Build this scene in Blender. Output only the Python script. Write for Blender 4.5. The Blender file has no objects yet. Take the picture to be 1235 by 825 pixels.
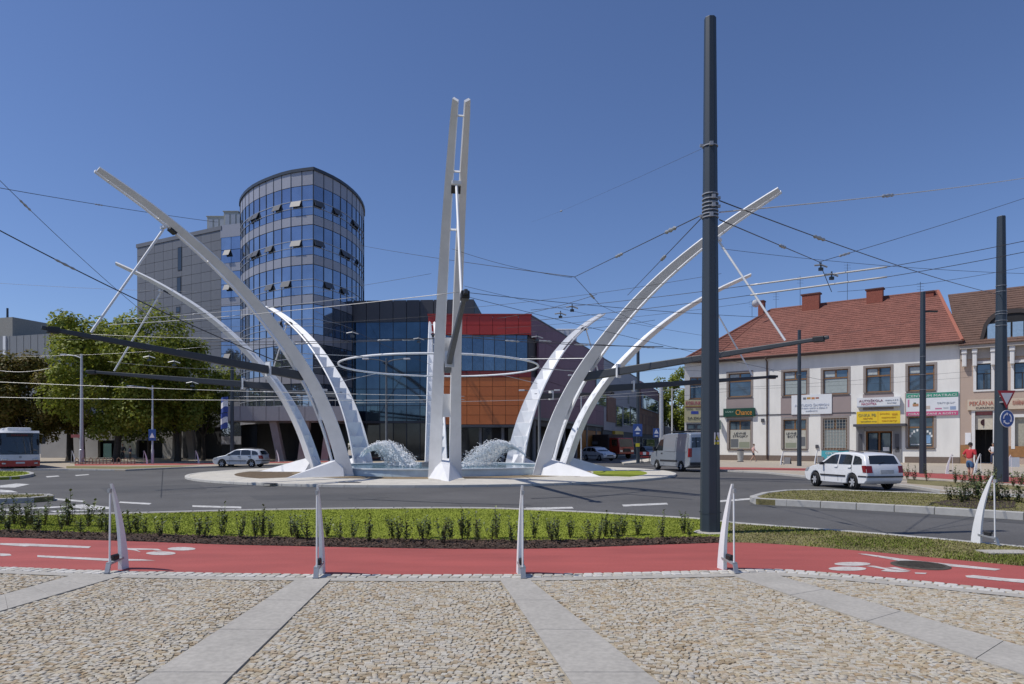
import bpy, math, random
import numpy as np
from mathutils import Vector, Matrix

random.seed(7); np.random.seed(7)
sc = bpy.context.scene
COL = sc.collection
R = math.radians
# ---------------------------------------------------------------- camera, sky, sun, exposure
F, CX, HY, EYE = 823.33, 617.5, 536.0, 1.65          # focal length, image centre, horizon (photo pixels), eye height
cd = bpy.data.cameras.new('camera'); cam = bpy.data.objects.new('camera', cd); COL.objects.link(cam)
cam.location = (0, 0, EYE); cam.rotation_euler = (R(90), 0, 0)
cd.sensor_width = 36; cd.lens = 24; cd.shift_y = 0.1; cd.clip_end = 6000; cd.clip_start = 0.1
sc.camera = cam
SUN_AZ = Vector((-0.985, -0.17)).normalized(); SUN_EL = R(57)
sund = Vector((SUN_AZ.x*math.cos(SUN_EL), SUN_AZ.y*math.cos(SUN_EL), math.sin(SUN_EL)))
w = bpy.data.worlds.new('World'); sc.world = w; w.use_nodes = True
nt = w.node_tree; bgn = nt.nodes['Background']
sky = nt.nodes.new('ShaderNodeTexSky'); sky.sky_type = 'NISHITA'; sky.sun_disc = False
sky.sun_elevation = SUN_EL; sky.sun_rotation = math.atan2(SUN_AZ.x, SUN_AZ.y)
sky.altitude = 300; sky.air_density = 1.0; sky.dust_density = 0.25; sky.ozone_density = 8.5
tn = nt.nodes.new('ShaderNodeVectorMath'); tn.operation = 'MULTIPLY'; tn.inputs[1].default_value = (1.05, .95, 1.01)
nt.links.new(sky.outputs[0], tn.inputs[0]); nt.links.new(tn.outputs[0], bgn.inputs[0]); bgn.inputs[1].default_value = 0.103
sd = bpy.data.lights.new('sun', 'SUN'); sd.energy = 3.5; sd.angle = R(0.5); sd.color = (1, .955, .89)
so = bpy.data.objects.new('sun', sd); COL.objects.link(so); so.location = (-60, -20, 90)
so.rotation_euler = (-sund).to_track_quat('-Z', 'Y').to_euler()
sc.view_settings.view_transform = 'Standard'; sc.view_settings.look = 'None'
sc.view_settings.gamma = 1; sc.view_settings.exposure = 0.08

# ---------------------------------------------------------------- helpers
def G(x, y, z=0.0):
    "ground point seen at photo pixel x, y"
    Y = F*(EYE - z)/(y - HY); return ((x - CX)/F*Y, Y)
def at(x, y, Y):
    "point at depth Y seen at photo pixel x, y"
    return Vector(((x - CX)/F*Y, Y, EYE + (HY - y)/F*Y))

MATS = {}
def mat(name, col, rough=.6, metal=0., var=.15, scale=6., bump=0., bscale=40., spec=.5, tint=None, rnd=None, coat=0., stretch=None, var2=None, wear=None):
    "procedural principled material: two noises vary the colour, optional bump; tint = mesh attribute, rnd = per-object colour ramp"
    if name in MATS: return MATS[name]
    m = bpy.data.materials.new(name); m.use_nodes = True; MATS[name] = m
    n = m.node_tree.nodes; l = m.node_tree.links; b = n['Principled BSDF']
    b.inputs['Roughness'].default_value = rough; b.inputs['Metallic'].default_value = metal
    b.inputs['Specular IOR Level'].default_value = spec; b.inputs['Coat Weight'].default_value = coat
    b.inputs['Coat Roughness'].default_value = .08
    tc = n.new('ShaderNodeTexCoord'); src = tc.outputs['Object']
    if stretch:
        mp = n.new('ShaderNodeMapping'); mp.inputs['Scale'].default_value = stretch
        l.new(src, mp.inputs[0]); src = mp.outputs[0]
    def noise(s, det=4, ro=.6):
        t = n.new('ShaderNodeTexNoise'); t.inputs['Scale'].default_value = s
        t.inputs['Detail'].default_value = det; t.inputs['Roughness'].default_value = ro
        l.new(src, t.inputs['Vector']); return t.outputs['Fac']
    base = None
    if rnd or tint:
        ramp = n.new('ShaderNodeValToRGB'); cols = rnd or tint[1]
        while len(ramp.color_ramp.elements) < len(cols): ramp.color_ramp.elements.new(.5)
        for i, c in enumerate(cols):
            ramp.color_ramp.elements[i].position = i/max(1, len(cols)-1); ramp.color_ramp.elements[i].color = (*c, 1)
        if rnd:
            oi = n.new('ShaderNodeObjectInfo'); l.new(oi.outputs['Random'], ramp.inputs[0])
        else:
            a = n.new('ShaderNodeAttribute'); a.attribute_name = tint[0]; l.new(a.outputs['Fac'], ramp.inputs[0])
        base = ramp.outputs[0]
    if var > 0:
        mr = n.new('ShaderNodeMapRange'); mr.inputs[1].default_value = .3; mr.inputs[2].default_value = .7
        mr.inputs[3].default_value = 1-var; mr.inputs[4].default_value = 1+var; l.new(noise(scale), mr.inputs[0])
        v = mr.outputs[0]
        if var2:
            mr2 = n.new('ShaderNodeMapRange'); mr2.inputs[1].default_value = .35; mr2.inputs[2].default_value = .65
            mr2.inputs[3].default_value = 1-var2[1]; mr2.inputs[4].default_value = 1+var2[1]; l.new(noise(var2[0], 3), mr2.inputs[0])
            mm = n.new('ShaderNodeMath'); mm.operation = 'MULTIPLY'; l.new(v, mm.inputs[0]); l.new(mr2.outputs[0], mm.inputs[1]); v = mm.outputs[0]
        vm = n.new('ShaderNodeVectorMath'); vm.operation = 'SCALE'
        if base: l.new(base, vm.inputs[0])
        else: vm.inputs[0].default_value = col
        l.new(v, vm.inputs['Scale']); l.new(vm.outputs[0], b.inputs['Base Color'])
    elif base: l.new(base, b.inputs['Base Color'])
    else: b.inputs['Base Color'].default_value = (*col, 1)
    if wear:        # worn paint: what lies under it shows through in patches
        src_ = b.inputs['Base Color'].links[0].from_socket; mw = n.new('ShaderNodeMix'); mw.data_type = 'RGBA'; mk = n.new('ShaderNodeMapRange')
        mk.inputs[1].default_value = wear[1]; mk.inputs[2].default_value = wear[1]+.12; l.new(noise(wear[2], 6, .75), mk.inputs[0])
        l.new(mk.outputs[0], mw.inputs[0]); l.new(src_, mw.inputs[6]); mw.inputs[7].default_value = (*wear[0], 1); l.new(mw.outputs[2], b.inputs['Base Color'])
    if bump:
        bp = n.new('ShaderNodeBump'); bp.inputs['Strength'].default_value = bump; bp.inputs['Distance'].default_value = .02
        l.new(noise(bscale, 5, .65), bp.inputs['Height']); l.new(bp.outputs[0], b.inputs['Normal'])
    return m

WM = {}
def link(o, parent=None, local=None):
    COL.objects.link(o)
    M_ = local if local is not None else Matrix.Identity(4)
    if parent is not None: o.parent = parent; M_ = WM[parent.name] @ M_
    WM[o.name] = M_; return o
def tag(o, label=None, cat=None, group=None, kind=None):
    if label: o['label'] = label
    if cat: o['category'] = cat
    if group: o['group'] = group
    if kind: o['kind'] = kind
    return o
def thing(name, label, cat, loc=(0, 0, 0), rz=0., group=None):
    o = bpy.data.objects.new(name, None); o.empty_display_size = .2
    o.location = loc; o.rotation_euler = (0, 0, rz)
    link(o, None, Matrix.Translation(loc) @ Matrix.Rotation(rz, 4, 'Z')); return tag(o, label, cat, group)
def children(o): return [c for c in COL.objects if c.parent == o]
def copy_tree(o, loc, rz=0., label=None, kids=None, scale=None):
    r = o.copy(); COL.objects.link(r); r.location = loc; r.rotation_euler = (0, 0, rz)
    if scale: r.scale = scale
    if label: r['label'] = label
    for c in (kids[o.name] if kids else children(o)):
        k = c.copy(); COL.objects.link(k); k.parent = r
        for d in (kids.get(c.name, []) if kids else children(c)):
            e = d.copy(); COL.objects.link(e); e.parent = k
    return r
def kidmap(root):
    m = {root.name: children(root)}
    for c in m[root.name]: m[c.name] = children(c)
    return m

class MB:
    def __init__(s): s.v = []; s.f = []; s.m = []
    def add(s, vs, fs, mi=0):
        o = len(s.v); s.v += [tuple(p) for p in vs]; s.f += [tuple(i+o for i in f) for f in fs]; s.m += [mi]*len(fs); return s
    def box(s, c, d, M=None, mi=0):
        c = Vector(c); h = Vector(d)/2; vs = []
        for i in range(8):
            p = Vector(((i & 1)*2-1, (i >> 1 & 1)*2-1, (i >> 2)*2-1)); p = Vector((p.x*h.x, p.y*h.y, p.z*h.z))
            if M is not None: p = M @ p
            vs.append(c+p)
        return s.add(vs, [(0, 2, 3, 1), (4, 5, 7, 6), (0, 1, 5, 4), (2, 6, 7, 3), (0, 4, 6, 2), (1, 3, 7, 5)], mi)
    def box2(s, a, b, mi=0):
        a = Vector(a); b = Vector(b); return s.box((a+b)/2, [abs(x) for x in (b-a)], None, mi)
    def bar(s, p, q, wd, ht, up=(0, 0, 1), w2=None, h2=None, mi=0):
        p = Vector(p); q = Vector(q); d = (q-p).normalized(); up = Vector(up)
        if abs(d.dot(up)) > .98: up = Vector((1, 0, 0))
        a = d.cross(up).normalized(); b = a.cross(d).normalized(); vs = []
        for c, w_, h_ in ((p, wd, ht), (q, w2 or wd, h2 or ht)):
            vs += [c-a*w_/2-b*h_/2, c+a*w_/2-b*h_/2, c+a*w_/2+b*h_/2, c-a*w_/2+b*h_/2]
        return s.add(vs, [(3, 2, 1, 0), (4, 5, 6, 7), (0, 1, 5, 4), (1, 2, 6, 5), (2, 3, 7, 6), (3, 0, 4, 7)], mi)
    def tube(s, pts, r, n=8, mi=0, cap=True, ph=0.):
        pts = [Vector(p) for p in pts]; k = len(pts); rs = r if isinstance(r, (list, tuple)) else [r]*k
        vs = []; a = None
        for i, p in enumerate(pts):
            d = (pts[min(i+1, k-1)]-pts[max(i-1, 0)]).normalized()
            if a is None:
                a = d.cross(Vector((0, 0, 1)) if abs(d.z) < .9 else Vector((1, 0, 0))).normalized()
            a = (a-d*a.dot(d)).normalized(); b = d.cross(a)
            vs += [p+(a*math.cos(2*math.pi*j/n+ph)+b*math.sin(2*math.pi*j/n+ph))*rs[i] for j in range(n)]
        fs = [(i*n+j, i*n+(j+1) % n, (i+1)*n+(j+1) % n, (i+1)*n+j) for i in range(k-1) for j in range(n)]
        if cap: fs += [tuple(range(n-1, -1, -1)), tuple((k-1)*n+j for j in range(n))]
        return s.add(vs, fs, mi)
    def loop(s, pts, r, n=6, mi=0):
        pts = [Vector(p) for p in pts]; k = len(pts); vs = []
        for i, p in enumerate(pts):
            d = (pts[(i+1) % k]-pts[i-1]).normalized(); a = d.cross(Vector((0, 0, 1))).normalized(); b = a.cross(d)
            vs += [p+(a*math.cos(2*math.pi*j/n)+b*math.sin(2*math.pi*j/n))*r for j in range(n)]
        return s.add(vs, [(i*n+j, i*n+(j+1) % n, (i+1) % k*n+(j+1) % n, (i+1) % k*n+j) for i in range(k) for j in range(n)], mi)
    def lathe(s, prof, n=16, c=(0, 0, 0), M=None, mi=0):
        c = Vector(c); vs = []
        for r_, z in prof:
            for j in range(n):
                p = Vector((r_*math.cos(2*math.pi*j/n), r_*math.sin(2*math.pi*j/n), z))
                vs.append(c+(M @ p if M is not None else p))
        k = len(prof)
        return s.add(vs, [(i*n+j, i*n+(j+1) % n, (i+1)*n+(j+1) % n, (i+1)*n+j) for i in range(k-1) for j in range(n)], mi)
    def prism(s, poly, z0, z1, mi=0, bottom=False):
        k = len(poly)
        A = sum(poly[i][0]*poly[(i+1) % k][1]-poly[(i+1) % k][0]*poly[i][1] for i in range(k))
        if A < 0: poly = poly[::-1]
        vs = [(p[0], p[1], z0) for p in poly]+[(p[0], p[1], z1) for p in poly]
        fs = [tuple(k+i for i in range(k))]+[(i, (i+1) % k, k+(i+1) % k, k+i) for i in range(k)]
        if bottom: fs.append(tuple(range(k-1, -1, -1)))
        return s.add(vs, fs, mi)
    def strip(s, A, B, mi=0):
        k = len(A); return s.add(list(A)+list(B), [(i, i+1, k+i+1, k+i) for i in range(k-1)], mi)
    def build(s, name, mats, parent=None, w=False, smooth=None, bevel=0., seg=2, attr=None, local=None):
        if not isinstance(mats, (list, tuple)): mats = [mats]
        me = bpy.data.meshes.new(name); v = s.v
        if w and parent is not None:
            I = WM[parent.name].inverted()
            if local is not None: I = local.inverted() @ I
            v = [tuple(I @ Vector(p)) for p in v]
        me.from_pydata(v, [], s.f)
        for m_ in mats: me.materials.append(m_)
        if len(mats) > 1: me.polygons.foreach_set('material_index', s.m)
        if attr:
            a = me.attributes.new(attr[0], 'FLOAT', 'FACE'); a.data.foreach_set('value', attr[1])
        if smooth is not None:
            me.polygons.foreach_set('use_smooth', [True]*len(me.polygons))
            if smooth < 180: me.set_sharp_from_angle(angle=R(smooth))
        me.update()
        o = bpy.data.objects.new(name, me); link(o, parent, local)
        if local is not None: o.matrix_local = local
        if bevel:
            b = o.modifiers.new('bevel', 'BEVEL'); b.width = bevel; b.segments = seg; b.limit_method = 'ANGLE'; b.angle_limit = R(35)
        return o

def cat_rom(pts, xs):
    "smooth interpolation of (x, y) control points at xs"
    px = [p[0] for p in pts]; py = [p[1] for p in pts]; n = len(pts)
    m = [(py[min(i+1, n-1)]-py[max(i-1, 0)])/(px[min(i+1, n-1)]-px[max(i-1, 0)]) for i in range(n)]
    out = []
    for x in xs:
        i = max(0, min(n-2, sum(1 for q in px if q <= x)-1)); h = px[i+1]-px[i]; t = (x-px[i])/h
        if t < 0: out.append(py[0]+m[0]*(x-px[0])); continue
        if t > 1: out.append(py[-1]+m[-1]*(x-px[-1])); continue
        out.append((2*t**3-3*t**2+1)*py[i]+(t**3-2*t**2+t)*h*m[i]+(-2*t**3+3*t**2)*py[i+1]+(t**3-t**2)*h*m[i+1])
    return out

FONT_CACHE = {}
def lettering(text, name, m, parent, origin, right, up, height, width=None, depth=.015, label=None, align='CENTER'):
    "raised letters: origin = middle of the line, right/up = world directions"
    cu = bpy.data.curves.new('lettering', 'FONT'); cu.body = text; cu.align_x = align; cu.align_y = 'CENTER'; cu.extrude = depth/2; cu.resolution_u = 2
    tmp = bpy.data.objects.new('lettering_source', cu); COL.objects.link(tmp)
    dg = bpy.context.evaluated_depsgraph_get(); me = bpy.data.meshes.new_from_object(tmp.evaluated_get(dg))
    bpy.data.objects.remove(tmp); me.materials.clear(); me.materials.append(m)
    co = np.zeros(len(me.vertices)*3); me.vertices.foreach_get('co', co); co = co.reshape(-1, 3)
    if len(co) == 0: return None
    h = co[:, 1].max()-co[:, 1].min(); wd = co[:, 0].max()-co[:, 0].min()
    co[:, 0] -= (co[:, 0].max()+co[:, 0].min())/2; co[:, 1] -= (co[:, 1].max()+co[:, 1].min())/2
    sx = width/wd if width else height/h
    r = np.array(right); u = np.array(up); nn = np.cross(r, u); o3 = np.array(origin)
    wv = o3+np.outer(co[:, 0]*sx, r)+np.outer(co[:, 1]*height/h, u)+np.outer(co[:, 2], nn)
    I = np.array(WM[parent.name].inverted()) if parent is not None else np.eye(4)
    lv = wv @ I[:3, :3].T+I[:3, 3]
    me.vertices.foreach_set('co', lv.ravel()); me.update()
    o = bpy.data.objects.new(name, me); link(o, parent)
    if label: o['label'] = label
    return o

class Fac:
    "a facade: start point, direction along it, outward normal (towards the square)"
    def __init__(s, p0, p1):
        s.p0 = Vector(p0).to_2d(); d = Vector(p1).to_2d()-s.p0; s.L = d.length; s.d = d.normalized()
        s.n = Vector((s.d.y, -s.d.x))
        if s.n.dot(-s.p0) < 0: s.n = -s.n
    def pt(s, a, z, o=0.): p = s.p0+s.d*a+s.n*o; return Vector((p.x, p.y, z))
    def s_at(s, x): k = (x-CX)/F; return (k*s.p0.y-s.p0.x)/(s.d.x-k*s.d.y)
    def Y(s, a): return (s.p0+s.d*a).y
    def rect(s, x0, x1, y0, y1):
        a, b = s.s_at(x0), s.s_at(x1); Y = s.Y((a+b)/2)
        return a, b, EYE+(HY-y1)/F*Y, EYE+(HY-y0)/F*Y
    def box(s, mb, a, b, z0, z1, o0, o1, mi=0):
        vs = [s.pt(a, z0, o0), s.pt(b, z0, o0), s.pt(b, z0, o1), s.pt(a, z0, o1), s.pt(a, z1, o0), s.pt(b, z1, o0), s.pt(b, z1, o1), s.pt(a, z1, o1)]
        return mb.add(vs, [(0, 1, 2, 3), (7, 6, 5, 4), (0, 4, 5, 1), (1, 5, 6, 2), (2, 6, 7, 3), (3, 7, 4, 0)], mi)
    def wall(s, mb, a, b, z0, z1, ops, depth=.3, mi=0, o=0.):
        "front skin with rectangular openings and their reveals"
        S = sorted({a, b, *[x for r_ in ops for x in r_[:2]]}); Z = sorted({z0, z1, *[x for r_ in ops for x in r_[2:4]]})
        for i in range(len(S)-1):
            for j in range(len(Z)-1):
                cs, cz = (S[i]+S[i+1])/2, (Z[j]+Z[j+1])/2
                if any(r_[0] < cs < r_[1] and r_[2] < cz < r_[3] for r_ in ops): continue
                mb.add([s.pt(S[i], Z[j], o), s.pt(S[i+1], Z[j], o), s.pt(S[i+1], Z[j+1], o), s.pt(S[i], Z[j+1], o)], [(0, 1, 2, 3)], mi)
        for r_ in ops:
            q = [(r_[0], r_[2]), (r_[1], r_[2]), (r_[1], r_[3]), (r_[0], r_[3])]
            for i in range(4):
                u, v = q[i], q[(i+1) % 4]
                mb.add([s.pt(*u, o), s.pt(*v, o), s.pt(*v, o-depth), s.pt(*u, o-depth)], [(0, 1, 2, 3)], mi)
    @property
    def right(s):
        r = Vector((s.d.x, s.d.y, 0)); return r if r.x*1 > 0 or abs(r.x) < 1e-6 else -r

# ---------------------------------------------------------------- materials
asphalt = mat('asphalt', (.098, .095, .091), .85, var=.2, scale=.3, var2=(45, .22), bump=.25, bscale=120)
asphalt_old = mat('asphalt_patch', (.078, .077, .075), .85, var=.14, scale=.8, var2=(60, .2))
paint_white = mat('road_paint', (.56, .55, .52), .7, var=.22, scale=5, wear=((.11, .107, .10), .54, 9))
concrete = mat('concrete_slab', (.385, .362, .318), .85, var=.10, scale=1.6, var2=(22, .10), bump=.12, bscale=80)
kerb_m = mat('kerb_stone', (.40, .39, .365), .85, var=.14, scale=3, bump=.15)
pale_paving = mat('pale_paving', (.56, .525, .45), .85, var=.12, scale=1.5, var2=(25, .12), bump=.2, bscale=30)
red_asphalt = mat('red_path_coating', (.36, .080, .067), .8, var=.15, scale=1.1, stretch=(.4, 1.5, 1), var2=(90, .14), bump=.2, bscale=140)
mulch_m = mat('bark_mulch', (.055, .036, .026), .95, var=.5, scale=14, var2=(60, .4), bump=1., bscale=30)
earth_m = mat('dry_earth', (.22, .165, .095), .95, var=.25, scale=3, var2=(40, .25), bump=.6, bscale=25)
mortar_m = mat('sandy_mortar', (.38, .33, .245), .95, var=.25, scale=15, bump=.5, bscale=90)
turf_m = mat('turf_soil', (.24, .28, .042), .95, spec=.05, var=.2, scale=1.2, var2=(30, .25), bump=.8, bscale=40)
dryturf_m = mat('dry_turf_soil', (.19, .165, .07), .95, var=.3, scale=1.5, var2=(25, .3), bump=.8, bscale=40)
white_steel = mat('white_painted_steel', (.78, .785, .785), .45, var=.07, scale=1.3, spec=.4)
grey_steel = mat('light_grey_steel', (.48, .50, .52), .45, metal=.2, var=.06, scale=4)
dark_steel = mat('anthracite_steel', (.032, .045, .060), .45, var=.10, scale=2, stretch=(1, 1, .25), bump=.03, bscale=20)
beam_m = mat('dark_beam_paint', (.045, .05, .058), .5, var=.08, scale=2)
galv = mat('galvanised_steel', (.38, .39, .40), .45, metal=.4, var=.1, scale=8)
rubber = mat('rubber', (.018, .018, .019), .8, var=.15, scale=10)
black_m = mat('black_plastic', (.02, .02, .022), .5, var=.1, scale=6)
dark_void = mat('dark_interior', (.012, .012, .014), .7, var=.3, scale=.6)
wire_m = mat('dark_wire', (.05, .05, .055), .5, var=.1)
wire_l = mat('bright_wire', (.62, .60, .56), .4, metal=.3, var=.1)
glass_dark = mat('window_glass', (.10, .14, .18), .04, metal=.55, var=.25, scale=.7)
glass_car = mat('car_glass', (.02, .025, .03), .03, var=.05, spec=.9)
skin_m = mat('skin', (.48, .29, .21), .55, var=.06, scale=12)
# ---------------------------------------------------------------- the ground
g = MB(); g.add([(-3000, -3000, -.30), (3000, -3000, -.30), (3000, 3000, -.30), (-3000, 3000, -.30)], [(0, 1, 2, 3)])
tag(g.build('ground', mat('ground_soil', (.17, .15, .10), .95, var=.3, scale=.05)), kind='structure')
ROAD = -.10
g = MB(); N = 24
g.add([(-170, 8, ROAD), (170, 8, ROAD), (170, 240, ROAD), (-170, 240, ROAD)], [(0, 1, 2, 3)])
tag(g.build('road', asphalt), kind='structure')

XS = list(range(-320, 1561, 10))
L2 = [(-150, 678), (0, 683.5), (140, 688.5), (383, 692.5), (629, 692.5), (877, 687.5), (930, 686), (1040, 694), (1235, 713), (1400, 730)]
L3 = [(-150, 641), (0, 648), (150, 652.5), (300, 657.5), (617, 662), (840, 655.5), (900, 654.5), (1000, 661), (1235, 683), (1400, 699)]
L4 = [(-150, 631), (0, 636), (300, 644), (617, 648.5), (845, 645), (900, 644)]
L5 = [(-150, 622), (0, 620.5), (145, 618.5), (300, 614.5), (500, 612), (617, 613), (845, 625), (886, 630), (1060, 643), (1235, 659), (1400, 675)]
y2 = cat_rom(L2, XS); y3 = cat_rom(L3, XS); y4 = [y+3.2 for y in cat_rom(L4, XS)]; y5 = cat_rom(L5, XS)
def line(ys, z=0., xs=XS): return [(*G(x, y, 0), z) for x, y in zip(xs, ys)]
def off(ys, d): return [y+d for y in ys]
e2 = line(y2); e3 = line(y3); e4 = line(y4); e5 = line(y5)
y2b = off(y2, 4.6); y1 = [y+4.6+3.6 for y in y2]
e2b = line(y2b); e1 = line(y1)
def sheet(name, A, B, m, z=0., sub=1):
    mb = MB()
    for k in range(sub):
        a = [Vector((*p[:2], z)).lerp(Vector((*q[:2], z)), k/sub) for p, q in zip(A, B)]
        b = [Vector((*p[:2], z)).lerp(Vector((*q[:2], z)), (k+1)/sub) for p, q in zip(A, B)]
        mb.strip(a, b)
    return tag(mb.build(name, m), kind='structure')
bike = sheet('bike_path', e2, e3, red_asphalt)
iv = XS.index(880)
sheet('mulch_bed', e3[:iv+1], e4[:iv+1], mulch_m, .004)
kerb_in = line(off(y5, 1.6)); kerb_out = line(off(y5, -.2))
sheet('lawn', e4[:iv+1], kerb_in[:iv+1], turf_m, .002, 3)
sheet('verge', e3[iv:], kerb_in[iv:], dryturf_m, .002, 3)
# kerb along the road: separate stones, each a part
kb = MB(); kb.strip([(p[0], p[1], -.012) for p in kerb_in], [(p[0], p[1], -.012) for p in kerb_out])
kb.strip([(p[0], p[1], -.012) for p in kerb_out], [(p[0], p[1], -.3) for p in kerb_out])
kerb_o = tag(kb.build('road_kerb', mortar_m), kind='structure')
def along(pts, step):
    "points every step metres along a polyline"
    out = [Vector(pts[0]).to_2d()]; need = step
    for a, b in zip(pts[:-1], pts[1:]):
        a = Vector(a).to_2d(); b = Vector(b).to_2d(); Ls = (b-a).length; t = need
        while t <= Ls: out.append(a.lerp(b, t/Ls)); t += step
        need = t-Ls
    return out
def kerb_stones(pts, width, height, step, m, parent, top, name='kerb_stone', inward=1):
    TL = sum((Vector(b[:2])-Vector(a[:2])).length for a, b in zip([tuple(p) for p in pts][:-1], [tuple(p) for p in pts][1:])); step = TL/max(1, round(TL/step))*.99999
    q = along(pts, step); proto = None
    for a, b in zip(q[:-1], q[1:]):
        d = b-a; ang = math.atan2(d.y, d.x); c = (a+b)/2
        if proto is None:
            mb = MB(); mb.box((0, inward*(width/2-.02), -height/2), (step-.012, width, height)); proto = mb.build(name, m, parent, bevel=.012, seg=1); o = proto
        else: o = proto.copy(); COL.objects.link(o); o.parent = parent
        o.location = (c.x, c.y, top); o.rotation_euler = (0, 0, ang)
kerb_stones([p for p in kerb_out], .14, .16, 1.0, kerb_m, kerb_o, .006, inward=-1)

# ---------------------------------------------------------------- setts along the path: each sett a part
sett_m = mat('pale_sett_stone', (.5, .48, .43), .8, rnd=[(.40, .37, .31), (.52, .50, .45), (.58, .56, .52), (.46, .43, .36)], var=.1, scale=30, bump=.3, bscale=120)
edge = sheet('sett_edging', e2b, e2, mortar_m, -.006)
sp = MB()
s0 = [(-.5, -.5), (.5, -.5), (.5, .5), (-.5, .5)]
def sett_mesh(seed, a, b, h):
    rr = random.Random(seed); mb = MB()
    c = [(x*a*(1+rr.uniform(-.08, .03)), y*b*(1+rr.uniform(-.08, .03))) for x, y in s0]
    c8 = []
    for i in range(4):
        p, q = Vector(c[i]), Vector(c[(i+1) % 4]); c8 += [p.lerp(q, .12), p.lerp(q, .88)]
    t = [Vector((p.x*.9, p.y*.9)) for p in c8]; dz = rr.uniform(-.002, .003)
    mb.add([(p.x, p.y, -.03) for p in c8]+[(p.x, p.y, h-.008) for p in c8]+[(p.x, p.y, h+dz+rr.uniform(-.0015, .0015)) for p in t],
           [(i, (i+1) % 8, 8+(i+1) % 8, 8+i) for i in range(8)]+[(8+i, 8+(i+1) % 8, 16+(i+1) % 8, 16+i) for i in range(8)]+[tuple(range(16, 24))])
    return mb
protos = [sett_mesh(i, .118, .118, .006).build('sett', sett_m, edge) for i in range(5)]
used = 0
ia, ib = XS.index(-10), XS.index(1250)
for row in range(2):
    t = .27+.48*row
    pl = [Vector(p).to_2d().lerp(Vector(q).to_2d(), t) for p, q in zip(e2b[ia:ib+1], e2[ia:ib+1])]
    q = along(pl, .128)
    for a, b in zip(q[:-1], q[1:]):
        d = b-a; o = protos[used] if used < 5 else random.choice(protos).copy()
        if used >= 5: COL.objects.link(o); o.parent = edge
        used += 1; c = (a+b)/2
        o.location = (c.x, c.y, random.uniform(-.002, .002)); o.rotation_euler = (random.uniform(-.02, .02), random.uniform(-.02, .02), math.atan2(d.y, d.x)+random.uniform(-.04, .04)); o.scale = (random.uniform(.94, 1.02), random.uniform(.9, 1.02), 1)
        if used >= 298: break

# ---------------------------------------------------------------- plaza: concrete strips and cobble fields
pz = MB(); pz.strip([(p[0]*1.0, -4, -.005) for p in e1], [(p[0], p[1], -.005) for p in e1])
plaza = tag(pz.build('cobbled_plaza', mortar_m), kind='structure')
sheet('paving_band', e1, e2b, concrete, .004)
def slab(far0, far1, near0, near1):
    a, b, c, d = [Vector(G(*p)) for p in (far0, far1, near1, near0)]
    def ext(f, n_): return n_+(n_-f)*((3.2)/max(.1, (f-n_).y))
    d2 = ext(a, d); c2 = ext(b, c)
    a = a+(a-d).normalized()*.10; b = b+(b-c).normalized()*.10
    return [a, b, c2, d2]
SL = [slab((355, 701), (397, 701), (165, 825), (270, 825)), slab((604, 701), (640, 701), (690, 825), (795, 825)),
      slab((887, 695.5), (924, 692), (1230, 812), (1235, 781)), slab((99, 693.5), (140, 696), (0, 719.5), (0, 738))]
SL[2] = [Vector(G(885, 695)), Vector(G(926, 691)), Vector(G(1235, 781))+(Vector(G(1235, 781))-Vector(G(926, 691)))*.9, Vector(G(1235, 815))+(Vector(G(1235, 815))-Vector(G(885, 695)))*.8]
SL[3] = [Vector(G(95, 692)), Vector(G(146, 695)), Vector(G(0, 738))+(Vector(G(0, 738))-Vector(G(146, 695)))*.9, Vector(G(0, 719))+(Vector(G(0, 719))-Vector(G(95, 692)))*.9]
for q in SL:
    a, b, c, d = q; n_ = 6
    for k in range(n_):         # each strip is a row of cast slabs with hair joints
        t0, t1 = k/n_, (k+1)/n_-.0012
        mb = MB(); mb.prism([a.lerp(d, t0), b.lerp(c, t0), b.lerp(c, t1), a.lerp(d, t1)], -.05, .010)
        tag(mb.build('slab', concrete, plaza), None)
def inside(p, q, pad=0.):
    s_ = 0
    for i in range(4):
        a, b = q[i], q[(i+1) % 4]; cr = (b.x-a.x)*(p[1]-a.y)-(b.y-a.y)*(p[0]-a.x); dd = cr/(b-a).length
        if s_ == 0: s_ = 1 if sum((q[(j+1) % 4].x-q[j].x)*(q[(j+1) % 4].y+q[j].y) for j in range(4)) < 0 else -1
        if dd*s_ < -pad: return False
    return True
e1x = np.array([p[0] for p in e1]); e1y = np.array([p[1] for p in e1])
cob_cols = [(.30, .225, .135), (.42, .36, .255), (.47, .44, .385), (.45, .37, .24), (.51, .48, .41), (.38, .28, .165), (.49, .455, .385), (.43, .395, .315)]
cob_rnd = mat('cobble_stone', (.4, .35, .26), .85, rnd=cob_cols, var=.14, scale=40, bump=.35, bscale=150)
cob_att = mat('cobble_stone_field', (.4, .35, .26), .85, tint=('tint', cob_cols), var=.14, scale=40, bump=.35, bscale=150)
cells = []
rs = random.Random(3)
x = -10.5; PITCH = .047
cw = 1.5                                           # width of one fan
yr = 2.6
while yr < 9.6:
    x = -10.5+rs.uniform(0, .06)
    while x < 10.5:
        wd = rs.uniform(.033, .068)
        u = (x/cw) % 1.0-.5
        yy = yr+.30*(1-4*u*u)+rs.uniform(-.010, .010)+.02*math.sin(x*3.1+yr*2)
        px_, py_ = x+wd/2, yy
        x += wd+rs.uniform(.002, .006)
        if py_ < 3.2 or abs(px_) > .80*py_+1.6: continue
        if py_ > np.interp(px_, e1x, e1y)-.035: continue
        if any(inside((px_, py_), q, .03) for q in SL): continue
        slope = -8*.30*u/cw
        cells.append((px_, py_, wd, rs.uniform(.036, .043), math.atan(slope)*.8+rs.uniform(-.16, .16), rs.random()))
    yr += PITCH*.93
vis = [c for c in cells if c[1] > 4.75 and abs(c[0]) < .735*c[1]]
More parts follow.
